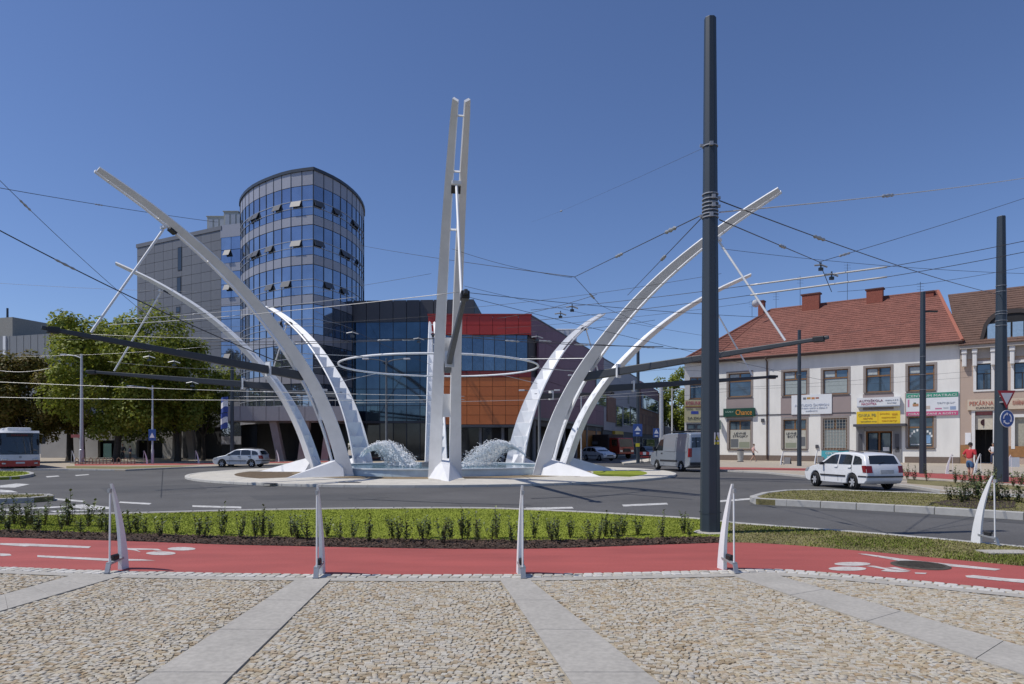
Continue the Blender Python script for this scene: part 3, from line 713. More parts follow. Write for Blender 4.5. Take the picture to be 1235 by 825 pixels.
def bol_rot(x, y): d = IC-Vector((x, y)); return math.atan2(d.y, d.x)
firstb = True
for x, y, lab in BL:
    gx, gy = G(x, y); gx += {150: -.19, 384: -.02, 629: .015, 876: .10, 1186: .19}[x]; r = bol_rot(gx, gy)
    if firstb: bol.location = (gx, gy, .01); bol.rotation_euler = (0, 0, r); bol['label'] = lab; o = bol; firstb = False
    else: o = copy_tree(bol, (gx, gy, .01), r, lab, bk)
    o['group'] = 'arch bollards along the edge of the square'
FB = [(86, 559, 'small white arch bollard on the far left pavement beside the tall lamp post'), (173, 559.5, 'small white arch bollard under the trees between the two lamp posts'), (235.5, 559, 'small white arch bollard between the trees and the silver estate car'), (333, 557, 'small white arch bollard on the pavement just behind the silver estate car'),
      (945, 560.5, 'white arch bollard close left of the slim pole before the white building'), (986, 560, 'white arch bollard below the teal banner of the white building'),
      (1149, 571.5, 'white arch bollard left of the pedestrian in the red shirt'), (1183, 571, 'white arch bollard between the red shirted pedestrian and the dark right pole'), (1220, 576, 'white arch bollard right of the dark pole carrying the give way sign')]
for x, y, lab in FB:
    gx, gy = G(x, y); d = IC-Vector((gx, gy)); o = copy_tree(bol, (gx, gy, 0), math.atan2(d.y, d.x)+(0 if x > 600 else .6), lab, bk); o['group'] = 'arch bollards round the far side of the roundabout'
    sc_ = 1.0; o.scale = (sc_,)*3

# ---------------------------------------------------------------- poles, lamps and signs
def octo(r): return [(r*math.cos(R(22.5+45*i)), r*math.sin(R(22.5+45*i))) for i in range(8)]
def big_pole(x, ybase, ytop, r0, r1, label, bands=(), name='trolley_pole', m=dark_steel, group='dark octagonal poles carrying the overhead wires', Yd=None, n=8):
    gx, gy = G(x, ybase)
    if Yd: gy = Yd; gx = (x-CX)/F*Yd
    H = EYE+(HY-ytop)/F*gy; t = thing(name, label, 'pole', (gx, gy, 0), 0, group)
    mb = MB(); a = [(r0*math.cos(2*math.pi*(i+.5)/n), r0*math.sin(2*math.pi*(i+.5)/n), 0) for i in range(n)]; b = [(p[0]*r1/r0, p[1]*r1/r0, H) for p in a]
    mb.add(a+b, [(i, (i+1) % n, n+(i+1) % n, n+i) for i in range(n)]+[tuple(range(n, 2*n))]); mb.build('shaft', m, t, bevel=r0*.06)
    for yb in bands:
        z = EYE+(HY-yb)/F*gy; rr = r0+(r1-r0)*z/H+.012; mb = MB(); mb.lathe([(rr-.02, z-.009), (rr+.001, z-.009), (rr+.001, z+.009), (rr-.02, z+.009)], 16); mb.build('clamp_band', galv, t)
    return t, gx, gy, H
T, pxx, pyy, pH = big_pole(856.5, 642.5, 22, .188, .112, 'tall dark octagonal pole in front with metal bands and a yellow warning sticker', (177, 235, 241, 246, 250.5, 255, 259, 263))
mb = MB(); mb.lathe([(.30, -.1), (.30, .012), (.26, .03), (.12, .03)], 20); mb.build('base_collar', concrete, T, smooth=40)
mb = MB(); mb.lathe([(.205, .38), (.205, .392)], 8, M=Matrix.Rotation(R(22.5), 3, 'Z')); mb.build('weld_seam', dark_steel, T)
for (z, s_) in ((EYE+(HY-250)/F*pyy, 1), (EYE+(HY-262)/F*pyy, -1), (EYE+(HY-240)/F*pyy, 1), (EYE+(HY-177)/F*pyy, -1)):
    mb = MB(); mb.box((s_*.02, -.15, z), (.06, .05, .07)); mb.box((s_*.15, .0, z+.02), (.08, .04, .05)); mb.build('clamp', galv, T)
# warning sticker
zc = EYE+(HY-529)/F*pyy; ang = R(-60); nrm = Vector((math.cos(ang), math.sin(ang), 0)); rt = Vector((-nrm.y, nrm.x, 0))
rad = (.188-(.076)*zc/pH)*math.cos(R(22.5))+.003
def sticker(name, w0, z0_, z1_, m, o_):
    c = Vector((0, 0, 0))+nrm*(rad+o_); mb = MB()
    mb.add([c-rt*w0+Vector((0, 0, z0_)), c+rt*w0+Vector((0, 0, z0_)), c+rt*w0+Vector((0, 0, z1_)), c-rt*w0+Vector((0, 0, z1_)), c-rt*w0+Vector((0, 0, z0_))-nrm*.004, c+rt*w0+Vector((0, 0, z0_))-nrm*.004, c+rt*w0+Vector((0, 0, z1_))-nrm*.004, c-rt*w0+Vector((0, 0, z1_))-nrm*.004], [(0, 1, 2, 3), (4, 0, 3, 7), (1, 5, 6, 2), (3, 2, 6, 7)]); return mb.build(name, m, T)
yel = mat('warning_yellow', (.72, .62, .03), .5, var=.05); whs = mat('white_sticker', (.75, .75, .75), .5, var=.04)
sticker('sticker', .066, zc-.112, zc+.112, whs, .002); sticker('sticker_panel', .060, zc-.108, zc-.062, yel, .006)
c = nrm*(rad+.009)
def tri(name, s_, m, o_):
    mb = MB(); c = nrm*(rad+o_)+Vector((0, 0, zc+.02)); mb.add([c-rt*s_+Vector((0, 0, -s_*.85)), c+rt*s_+Vector((0, 0, -s_*.85)), c+Vector((0, 0, s_*.95))], [(0, 1, 2)]); mb.build(name, m, T)
tri('triangle_border', .058, black_m, .006); tri('triangle_panel', .046, yel, .009)
mb = MB(); c = nrm*(rad+.012)+Vector((0, 0, zc+.015)); mb.add([c+Vector((0, 0, .022))+rt*.004, c-rt*.010+Vector((0, 0, -.004)), c-rt*.001+Vector((0, 0, -.002)), c-rt*.004+Vector((0, 0, -.026)), c+rt*.010+Vector((0, 0, .003)), c+rt*.001+Vector((0, 0, .002))], [(0, 1, 2, 5), (5, 2, 3, 4)]); mb.build('lightning_mark', black_m, T)

T2, ax, ay, aH = big_pole(1207.5, 581.5, 261, .29, .17, 'dark octagonal pole at the far right carrying the give way and roundabout signs', (345, 352, 376, 379, 387, 393))
T3, *_ = big_pole(1113, 571, 352, .19, .13, 'dark slim pole before the wide pink and green banner', (430, 452, 470), Yd=38.5)
mb = MB(); mb.bar((.1, 0, 10.35-1.5+.3), (.75, -.1, 10.35-1.5+.28), .16, .09); mb.build('lamp_head', black_m, T3)
T4, *_ = big_pole(964, 562, 398, .17, .12, 'dark slim pole standing before the white banner of the white building', (452,), Yd=52)
T5, *_ = big_pole(280, 559, 425, .17, .13, 'dark pole with two blue and white flags, left of the canopy', (), Yd=60)
for k, z in enumerate((3.1, 4.5)):
    o = thing('street_flag', ('upper' if k else 'lower')+' blue and white flag on the dark pole left of the canopy', 'flag', (-24.9, 59.8, z), 0, 'flags on the dark pole')
    mb = MB(); vs = []
    for i in range(6):
        for j in range(5): vs.append((-.62*i/5, .10*math.sin(i*1.3+k), 1.35*j/4-.12*i/5))
    mb.add(vs, [(i*5+j, (i+1)*5+j, (i+1)*5+j+1, i*5+j+1) for i in range(5) for j in range(4)]); mb.build('cloth', mat('flag_blue', (.05, .09, .32), .8, var=.1), o)
    mb = MB(); mb.add([(-.62*i/5, .10*math.sin(i*1.3+k)-.012, .45+.5*j-.12*i/5+.08*math.sin(i)) for i in range(6) for j in range(2)], [(i*2, (i+1)*2, (i+1)*2+1, i*2+1) for i in range(5)]); mb.build('emblem', mat('flag_white', (.72, .74, .78), .8), o)
def lamp_post(x, Yd, ytop, r0, r1, arm, label, m=grey_steel, sign=None, arms=1):
    gx = (x-CX)/F*Yd; H = EYE+(HY-ytop)/F*Yd; t = thing('street_lamp', label, 'street lamp', (gx, Yd, 0), 0, 'grey street lamps')
    mb = MB(); mb.tube([(0, 0, 0), (0, 0, 1.2), (0, 0, 1.25), (0, 0, H)], [r0*1.35, r0*1.3, r0, r1], 12); mb.build('shaft', m, t, smooth=40)
    for s_ in ([1] if arms == 1 else [1, -1]):
        mb = MB(); mb.tube([(0, 0, H-.35), (arm*.4*s_, 0, H-.15), (arm*s_, 0, H-.05)], [.05, .045, .04], 8); mb.build('arm', m, t, smooth=60)
        mb = MB(); mb.box((arm*s_*1.15, 0, H-.06), (abs(arm)*.38, .26, .13)); mb.build('lamp_head', mat('lamp_head_grey', (.55, .56, .58), .4), t, bevel=.04)
    return t, gx, H
t, gx, H = lamp_post(98.5, 57, 427, .15, .09, -1.3, 'tall thick light grey street lamp at the left before the trees')
mb = MB(); mb.box((-.45, -.1, EYE+(HY-526)/F*57), (.75, .03, .26)); o = mb.build('red_plate', mat('red_plate', (.4, .12, .1), .6), t)
t, gx, H = lamp_post(184, 58, 465, .085, .06, -1.6, 'slim grey street lamp with a blue crossing sign before the big tree')
mb = MB(); mb.box((.02, -.1, 2.45), (.62, .03, .95)); s_ = mb.build('crossing_sign', mat('sign_blue', (.035, .09, .30), .4, var=.05), t, bevel=.02)
mb = MB(); z0 = 2.45; mb.add([(-.2, -.122, z0-.24), (.24, -.122, z0-.24), (.02, -.122, z0+.2)], [(0, 1, 2)]); sw = mb.build('sign_triangle', mat('sign_white', (.75, .76, .78), .4), s_)
lamp_post(797.5, 64, 462, .22, .17, 1.3, 'thick pale grey street lamp left of the grey van', arms=2)
lamp_post(810.5, 78, 468, .10, .08, 1.0, 'thin pale lamp post right behind the thick one by the van')
lamp_post(466, 57, 432, .10, .07, 1.5, 'dark grey lamp post before the glass block, left of the tall arch', m=mat('lamp_grey_dark', (.10, .11, .12), .5), arms=2)
lamp_post(650.5, 58, 470, .13, .10, 1.3, 'dark grey lamp post under the orange wall at the right', m=mat('lamp_grey_dark', (.10, .11, .12), .5), arms=2)
lamp_post(701, 62, 452, .06, .05, .9, 'thin grey lamp post between the two right arches', arms=2)
T6, *_ = big_pole(769.5, 558, 418, .17, .14, 'dark pole at the corner of the side street, just left of the pale lamp', (), Yd=61)
def blue_sign(x, Yd, z, label, wd=.72, ht=1.05, post=True):
    gx = (x-CX)/F*Yd; t = thing('road_sign', label, 'road sign', (gx, Yd, 0), 0, 'blue signs at the side street')
    mb = MB(); mb.tube([(0, .03, 0), (0, .03, z+ht/2)], .04, 8); mb.build('post', dark_steel, t)
    mb = MB(); mb.box((0, -.03, z), (wd, .03, ht)); pl_ = mb.build('sign_plate', MATS['sign_blue'], t, bevel=.02)
    mb = MB(); mb.add([(-.26*wd/.72, -.05, z-.05), (.26*wd/.72, -.05, z-.05), (0, -.05, z+.36)], [(0, 1, 2)]); mb.box((0, -.05, z-.28), (.3, .006, .12)); mb.build('symbol', MATS['sign_white'], pl_)
    return t
t = blue_sign(769, 60.2, 2.9, 'blue and white crossing sign on a dark post at the mouth of the side street', .82, 1.1)
mb = MB(); mb.box((0, -.03, 1.6), (.34, .03, .3)); mb.build('lower_plate', MATS['warning_yellow'], t)
blue_sign(791.5, 63, 2.7, 'smaller blue crossing sign against the pale thick lamp post', .6, .85)
# the give way and roundabout signs
def sign_plate(name, label, c, poly, layers):
    t = thing(name, label, 'road sign', c)
    for k, (nm, sc_, m) in enumerate(layers):
        mb = MB(); mb.add([(x*sc_, -.012*k, y*sc_) for x, y in poly]+[(x*sc_, .02, y*sc_) for x, y in poly], [tuple(range(len(poly)))[::-1] if True else (), ]+[(i, (i+1) % len(poly), len(poly)+(i+1) % len(poly), len(poly)+i) for i in range(len(poly))]); mb.build(nm, m, t)
    return t
Ys = ay-.36; c = at(1213.8, 480.5, Ys)
red_s = mat('sign_red', (.34, .02, .03), .4, var=.04); grey_s = mat('sign_face_white', (.62, .63, .65), .4, var=.04)
hw = 10.6/F*Ys
tri_p = [(-hw, hw*1.05), (hw, hw*1.05), (0, -hw*.98)]
tri_p = [(x, y-.06) for x, y in tri_p]
t = thing('give_way_sign', 'white triangle give way sign with a red border high on the right dark pole', 'road sign', tuple(c))
def flat(nm, poly, m, y0, y1, par):
    mb = MB(); k = len(poly); A = sum(poly[i][0]*poly[(i+1) % k][1]-poly[(i+1) % k][0]*poly[i][1] for i in range(k))
    if A < 0: poly = poly[::-1]
    mb.add([(x, y0, z) for x, z in poly]+[(x, y1, z) for x, z in poly], [tuple(range(k)), tuple(range(2*k-1, k-1, -1))]+[(i, k+i, k+(i+1) % k, (i+1) % k) for i in range(k)]); return mb.build(nm, m, par)
flat('border', tri_p, red_s, -.02, .01, t); flat('face', [(x*.66, (y-.06)*.66+.05) for x, y in tri_p], grey_s, -.03, -.021, t)
mb = MB(); mb.box((-.12, .12, .1), (.06, .25, .06)); mb.box((-.12, .12, -.15), (.06, .25, .06)); mb.build('mount', galv, t)
c = at(1214.5, 505, Ys); t = thing('roundabout_sign', 'round blue roundabout sign with white arrows under the give way sign', 'road sign', tuple(c)); rr = 8.0/F*Ys
circ = lambda r_, n=28: [(r_*math.cos(2*math.pi*i/n), 1.28*r_*math.sin(2*math.pi*i/n)) for i in range(n)]
flat('rim', circ(rr*1.03), grey_s, -.015, .015, t); flat('face', circ(rr*.95), MATS['sign_blue'], -.025, -.016, t)
for k in range(3):
    a0 = R(100+120*k); pts = []
    for i in range(9): a = a0+R(80)*i/8; pts.append((.66*rr*math.cos(a), 1.28*.66*rr*math.sin(a)))
    for i in range(8, -1, -1): a = a0+R(80)*i/8; pts.append((.50*rr*math.cos(a), 1.28*.50*rr*math.sin(a)))
    mb = MB(); n_ = 9; mb.add([(x, -.03, z) for x, z in pts], [(i, i+1, 17-i-1, 17-i) for i in range(8)])
    a = a0; mb.add([(.80*rr*math.cos(a), -.03, 1.28*.80*rr*math.sin(a)), (.36*rr*math.cos(a), -.03, 1.28*.36*rr*math.sin(a)), (.6*rr*math.cos(a-.42), -.03, 1.28*.6*rr*math.sin(a-.42))], [(0, 1, 2)])
    mb.build('arrow', MATS['sign_white'], t)
mb = MB(); mb.box((-.12, .12, 0), (.06, .25, .06)); mb.build('mount', galv, t)

# ---------------------------------------------------------------- young shrubs in the mulch
leaf_cols = [(.05, .075, .02), (.09, .125, .035), (.15, .185, .06), (.11, .12, .045)]
shrub_leaf = mat('shrub_leaves', (.06, .08, .03), .55, tint=('tint', leaf_cols), var=.15, scale=3)
stem_m = mat('shrub_stem', (.09, .055, .03), .8)
def make_shrub(seed, H, spread):
    rr = random.Random(seed); t = thing('young_shrub', 'young shrub', 'shrub', (0, 0, 0)); mb = MB(); sm = MB(); tt = []
    for k in range(rr.randint(6, 9)):
        a = rr.uniform(0, 6.28); l_ = rr.uniform(.1, 1)*spread; h = H*rr.uniform(.6, 1.1); p0 = Vector((rr.uniform(-.03, .03), rr.uniform(-.03, .03), 0)); p1 = Vector((math.cos(a)*l_, math.sin(a)*l_, h))
        mid = p0.lerp(p1, .5)+Vector((math.cos(a)*.02, math.sin(a)*.02, -.02)); sm.tube([p0, mid, p1], [.005, .003, .002], 4)
        n = int(h*46)
        for i in range(n):
            s_ = .12+.88*(i+rr.random())/n; p = p0.lerp(p1, s_); b = rr.uniform(0, 6.28); up = rr.uniform(.1, 1.2); d = Vector((math.cos(b), math.sin(b), up)).normalized(); L_ = rr.uniform(.045, .08)
            sd_ = d.cross(Vector((0, 0, 1))).normalized()*L_*.30
            mb.add([p, p+d*L_*.5+sd_, p+d*L_+Vector((0, 0, -.008)), p+d*L_*.5-sd_], [(0, 1, 2, 3)]); tt.append(min(1, max(0, rr.gauss(.5, .3))))
    mb.build('foliage', shrub_leaf, t, attr=('tint', tt)); sm.build('stem', stem_m, t); return t
SHR = [make_shrub(11, .42, .14), make_shrub(12, .5, .12), make_shrub(13, .36, .16), make_shrub(14, .46, .18), make_shrub(15, .40, .10)]
SK = [kidmap(s) for s in SHR]; usedp = [False]*5
def shrub(x, y, sc_, lab, grp):
    i = rs.randrange(5); gx, gy = G(x, y); ro = rs.uniform(0, 6.28)
    if not usedp[i]: usedp[i] = True; o = SHR[i]; o.location = (gx, gy, 0); o.rotation_euler = (0, 0, ro); o['label'] = lab
    else: o = copy_tree(SHR[i], (gx, gy, 0), ro, lab, SK[i])
    o.scale = (sc_*rs.uniform(.9, 1.15), sc_*rs.uniform(.9, 1.15), sc_*rs.uniform(.85, 1.15)); o['group'] = grp
ORD = ['first', 'second', 'third', 'fourth', 'fifth', 'sixth', 'seventh', 'eighth', 'ninth', 'tenth', 'eleventh', 'twelfth', 'thirteenth', 'fourteenth', 'fifteenth', 'sixteenth', 'seventeenth', 'eighteenth', 'nineteenth', 'twentieth', 'twenty-first', 'twenty-second', 'twenty-third', 'twenty-fourth', 'twenty-fifth', 'twenty-sixth', 'twenty-seventh', 'twenty-eighth', 'twenty-ninth', 'thirtieth']
x = -70; side = 0; spots = []
base_y = lambda x: float(np.interp(x, XS, y3))-7
while x < 842:
    side ^= 1
    spots.append((x, base_y(x)-side*4.5+rs.uniform(-1, 1), rs.uniform(.82, 1.1) if x > 60 else rs.uniform(.95, 1.2)))
    if x < 110: spots.append((x+8, base_y(x)-9, rs.uniform(1.0, 1.3)))
    elif rs.random() < .35: spots.append((x+rs.uniform(6, 10), base_y(x)-rs.uniform(0, 6), rs.uniform(.7, 1.0)))
    x += rs.uniform(15, 29) if x > 0 else 16
spots.sort(); cnt = {}
SEG = [(148, 'left of the leftmost bollard'), (384, 'between the two left bollards'), (632, 'between the second and third bollards'), (2000, 'right of the third bollard')]
for x, y, s_ in spots:
    nm = next(n_ for lim, n_ in SEG if x < lim); k = cnt.get(nm, 0); cnt[nm] = k+1
    shrub(x, y, s_, '%s shrub from the left in the mulch bed, %s' % (ORD[k], nm), 'young shrubs along the red path')
for k, (x, y, s_) in enumerate(sorted([(1146, 606, .9), (1155, 605, 1.1), (1166, 607, 1.2), (1173, 604, 1.1), (1181, 606, 1.3), (1190, 605, 1.2), (1198, 607, 1.1), (1207, 606, 1.2), (1216, 607, 1.1), (1228, 609, 1.1), (1160, 609, 1.0), (1186, 610, 1.0), (1203, 602, 1.2), (1178, 600, 1.2)])):
    shrub(x, y, s_*1.25, '%s leafy shrub from the left in the mulch patch of the right splitter island' % ORD[k], 'shrubs on the right splitter island')
for k, (x, y) in enumerate([(1094, 578), (1103, 579), (1118, 580.5), (1152, 583), (1161, 582), (1172, 585), (1183, 584), (1193, 586), (1200, 583), (1222, 587), (1231, 585), (1238, 588)]):
    shrub(x, y, 1.45, '%s small plant from the left in the planting strip before the shops' % ORD[k], 'plants in the planting strip before the shops')
mb = MB(); P_ = [Vector(G(x, y, .07)) for x, y in [(1120, 606.5), (1150, 611), (1200, 614), (1225, 612), (1225, 604), (1190, 600), (1150, 602)]]
tag(MB().add([(p.x, p.y, .075) for p in P_], [tuple(range(len(P_)))]).build('mulch_patch', mulch_m), kind='structure')

# ---------------------------------------------------------------- trees
def leaf_mat(name, cols):
    m = mat(name, cols[0], .6, tint=('tint', cols), var=.22, scale=.45)
    n = m.node_tree.nodes; l = m.node_tree.links; b = n['Principled BSDF']; tr = n.new('ShaderNodeBsdfTranslucent'); mx = n.new('ShaderNodeMixShader'); mx.inputs[0].default_value = .42
    src = b.inputs['Base Color'].links[0].from_socket; l.new(src, tr.inputs[0]); l.new(b.outputs[0], mx.inputs[1]); l.new(tr.outputs[0], mx.inputs[2]); l.new(mx.outputs[0], n['Material Output'].inputs[0]); return m
bark_m = mat('bark', (.055, .045, .035), .9, var=.3, scale=6, bump=.6, bscale=15)
LM = {'lush': leaf_mat('lush_leaves', [(.11, .15, .015), (.19, .245, .025), (.30, .32, .045), (.22, .26, .03)]),
      'brown': leaf_mat('rusty_leaves', [(.10, .105, .016), (.17, .15, .025), (.20, .14, .035), (.14, .16, .022)]),
      'dark': leaf_mat('dark_leaves', [(.05, .075, .014), (.08, .11, .02), (.12, .15, .025)])}
def tree(x, Yd, H, rx, trunk, label, kind, n, seed, lean=0., leaf=.24, zlow=None, ry=None, name='tree'):
    rr = random.Random(seed); gx = (x-CX)/F*Yd; t = thing(name, label, 'tree', (gx, Yd, 0), 0, 'trees at the far side of the square')
    ry = ry or rx*.9; zl = zlow or trunk*.95; cz = (H+zl)/2; rz = (H-zl)/2
    mb = MB(); top = Vector((lean, 0, zl+rz*1.1)); mb.tube([(0, 0, -.1), (.05, 0, .5), (lean*.3, .05, trunk*.6), (lean*.6, 0, zl+rz*.5), top], [.42*H/14, .33*H/14, .28*H/14, .2*H/14, .05], 9); mb.build('trunk', bark_m, t, smooth=60)
    cl = []
    for i in range(int(46*rx/6)):
        u = rr.uniform(-1, 1); a = rr.uniform(0, 6.28); q = math.sqrt(1-u*u); rad_ = rr.uniform(.45, 1.0)**.6*rr.uniform(.8, 1.06)
        flat_ = 1.0 if u > -.3 else .85
        cl.append((Vector((lean+rx*rad_*q*math.cos(a)*flat_, ry*rad_*q*math.sin(a)*flat_, cz+rz*rad_*u)), rr.uniform(.16, .30)*rx))
    for i in range(7):
        c = rr.choice(cl)[0]; mb = MB(); s_ = Vector((lean*.4, 0, trunk*rr.uniform(.6, 1.15))); mb.tube([s_, s_.lerp(c, .5)+Vector((0, 0, .5)), c], [.15*H/14, .09*H/14, .03], 6); mb.build('limb', bark_m, t, smooth=60)
    mb = MB(); tt = []; N_ = n
    for i in range(N_):
        c, r_ = rr.choice(cl); d = Vector((rr.gauss(0, 1), rr.gauss(0, 1), rr.gauss(0, 1))).normalized(); p = c+d*r_*rr.random()**.4; p.z = max(zl-.6, p.z)
        nrm_ = (d+Vector((rr.gauss(0, .6), rr.gauss(0, .6), rr.gauss(.75, .6)))).normalized(); a = nrm_.orthogonal().normalized(); a = (Matrix.Rotation(rr.uniform(0, 6.28), 3, nrm_) @ a); b = nrm_.cross(a); s_ = leaf*rr.uniform(.6, 1.25)
        mb.add([p-a*s_*.5, p+b*s_*.36, p+a*s_*.6, p-b*s_*.36], [(0, 1, 2, 3)]); tt.append(min(1, max(0, rr.gauss(.5, .28))))
    mb.build('crown', LM[kind], t, attr=('tint', tt)); return t
tree(140, 63, 13.9, 7.0, 3.6, 'big bright green tree with a dark leaning trunk, in the middle of the left group', 'lush', 30000, 1, .6, zlow=2.3, leaf=.30)
tree(214, 66, 12.4, 5.2, 3.8, 'green tree close before the grey panel wall at the right of the left group', 'lush', 20000, 2, -.3, zlow=2.3, leaf=.30)
tree(84, 68, 14.2, 4.3, 4.0, 'tall green tree with rusty shading behind the left lamp post', 'brown', 18000, 3, zlow=2.3, leaf=.30)
tree(35, 64, 9.7, 4.3, 3.0, 'rusty green tree right behind the front of the bus', 'brown', 18000, 4, zlow=2.2, leaf=.28)
tree(-22, 62, 10.2, 4.6, 3.0, 'rusty green tree at the left edge behind the bus', 'brown', 16000, 5, zlow=2.7, leaf=.28)
tree(245, 70, 8.8, 3.0, 2.6, 'lower dark tree between the big trees and the flag pole', 'dark', 8000, 6)
tree(180, 75, 9.5, 5.5, 2.8, 'dark green tree deep in the shade behind the slim lamp', 'dark', 12000, 7, zlow=2.5, leaf=.32)
tree(100, 78, 9.2, 5.5, 2.8, 'dark green tree deep in the shade behind the tall grey lamp', 'dark', 12000, 8, zlow=2.5, leaf=.32)
tree(-90, 66, 10.5, 5.2, 3.0, 'green tree beyond the left edge of the photo', 'lush', 6000, 9)
tree(818, 150, 18.5, 5.5, 3.5, 'green tree at the end of the side street beside the white building', 'lush', 7000, 10, leaf=.5)
tree(835, 130, 13, 5.0, 3.0, 'green bushy tree behind the corner of the white building', 'lush', 6000, 12, leaf=.45)
mb = MB(); tt = []; rr = random.Random(20)
for i in range(9000):
    a = rr.uniform(-95, 95); Yd = 235+rr.uniform(-10, 10); X_ = math.tan(R(a*.62))*Yd; h = 9+4*math.sin(X_*.07)+2.5*math.sin(X_*.23+1); z = rr.random()**.6*h; p = Vector((X_, Yd, z)); d = Vector((rr.gauss(0, 1), -abs(rr.gauss(0, 1)), rr.gauss(.3, 1))).normalized(); q = d.orthogonal().normalized(); b = d.cross(q); s_ = rr.uniform(.8, 1.8)
    mb.add([p-q*s_, p+b*s_*.7, p+q*s_, p-b*s_*.7], [(0, 1, 2, 3)]); tt.append(rr.random())
tag(mb.build('distant_trees', LM['dark'], attr=('tint', tt)), 'far off line of trees at the end of the streets', kind='stuff')
# ---------------------------------------------------------------- glass tower
tower_glass = mat('tower_glass', (.27, .33, .42), .04, metal=.85, rnd=[(.25, .30, .40), (.33, .39, .48), (.28, .335, .43), (.38, .435, .51)], var=.12, scale=.5)
block_glass = mat('block_glass', (.05, .09, .13), .04, metal=.8, rnd=[(.045, .075, .12), (.08, .12, .17), (.055, .09, .13), (.10, .15, .19)], var=.2, scale=.5)
spandrel_m = mat('spandrel_panel', (.36, .36, .38), .4, metal=.25, rnd=[(.33, .33, .36), (.38, .38, .41)], var=.04)
mull_m = mat('mullion_dark', (.05, .06, .075), .45, metal=.3, var=.05)
trim_m = mat('transom_light', (.42, .44, .48), .4, metal=.3, var=.05)
grey_clad = mat('grey_cladding', (.165, .17, .185), .5, metal=.15, rnd=[(.155, .16, .175), (.175, .18, .195), (.162, .167, .182)], var=.05, scale=1)
dark_clad = mat('dark_cladding', (.075, .075, .085), .5, metal=.2, rnd=[(.07, .07, .08), (.085, .085, .095)], var=.05)
cream_m = mat('cream_plant_box', (.50, .50, .44), .6, var=.08)
COR = Vector((-19.5, 67.0))
left_pts = [COR, Vector((-22.2, 67.9)), Vector((-24.8, 69.6)), Vector((-27.2, 71.7)), Vector((-29.3, 74.4)), Vector((-30.7, 77.2)), Vector((-31.2, 80.6))]
right_pts = [COR, Vector((-18.45, 68.6)), Vector((-17.6, 70.6)), Vector((-17.05, 73.0)), Vector((-16.85, 75.6)), Vector((-17.05, 78.4)), Vector((-17.7, 81.5))]
def smoothpts(P_, k=8):
    pts = [(p.x, p.y) for p in P_]; out = []; n = len(pts)
    for i in range(n-1):
        for j in range(k):
            t = j/k; p0, p1, p2, p3 = pts[max(0, i-1)], pts[i], pts[i+1], pts[min(n-1, i+2)]
            out.append(Vector([.5*(2*p1[c]+(p2[c]-p0[c])*t+(2*p0[c]-5*p1[c]+4*p2[c]-p3[c])*t*t+(-p0[c]+3*p1[c]-3*p2[c]+p3[c])*t**3) for c in range(2)]))
    out.append(Vector(pts[-1])); return out
def resample(P_, step):
    q = along([tuple(p) for p in P_], step); return q
LP = resample(smoothpts(left_pts), 1.28); RP = resample(smoothpts(right_pts), 1.28)
T0 = (-19.5, 67.0, 0)
tower = thing('glass_tower', 'tall curved blue glass tower with grey spandrel bands and a sharp front corner', 'office tower', T0)
core_poly = [tuple(p+(Vector((-23, 76))-p).normalized()*.25) for p in (LP[::-1]+RP[1:])]
mb = MB(); mb.prism(core_poly, 4.0, 28.6); mb.build('core', mat('tower_core', (.02, .022, .028), .6, var=.1), tower, w=True)
def panel(mb, a, b, z0, z1, th=.06, o=0., tilt=0.):
    d = (b-a).normalized(); n = Vector((d.y, -d.x)); m = (a+b)/2
    if n.dot(m-Vector((-23, 76))) < 0: n = -n
    lo = o+tilt
    vs = []
    for z, oo in ((z0, lo), (z1, o)):
        for p, q in ((a, oo), (b, oo), (b, oo-th), (a, oo-th)): r_ = p+n*q; vs.append((r_.x, r_.y, z))
    mb.add(vs, [(0, 1, 5, 4), (1, 2, 6, 5), (2, 3, 7, 6), (3, 0, 4, 7), (4, 5, 6, 7), (3, 2, 1, 0)])
Ztop = [27.15-3.9*k for k in range(6)]
opened = {(0, 1, 'L'), (0, 3, 'L'), (0, 6, 'L'), (0, 7, 'L'), (1, 1, 'L'), (1, 4, 'L'), (1, 6, 'L'), (1, 7, 'L'), (2, 2, 'L'), (2, 4, 'L'), (3, 3, 'L'), (0, 0, 'R'), (0, 2, 'R'), (0, 5, 'R'), (1, 0, 'R'), (1, 3, 'R'), (1, 4, 'R'), (2, 1, 'R'), (2, 3, 'R'), (1, 6, 'R'), (0, 6, 'R')}
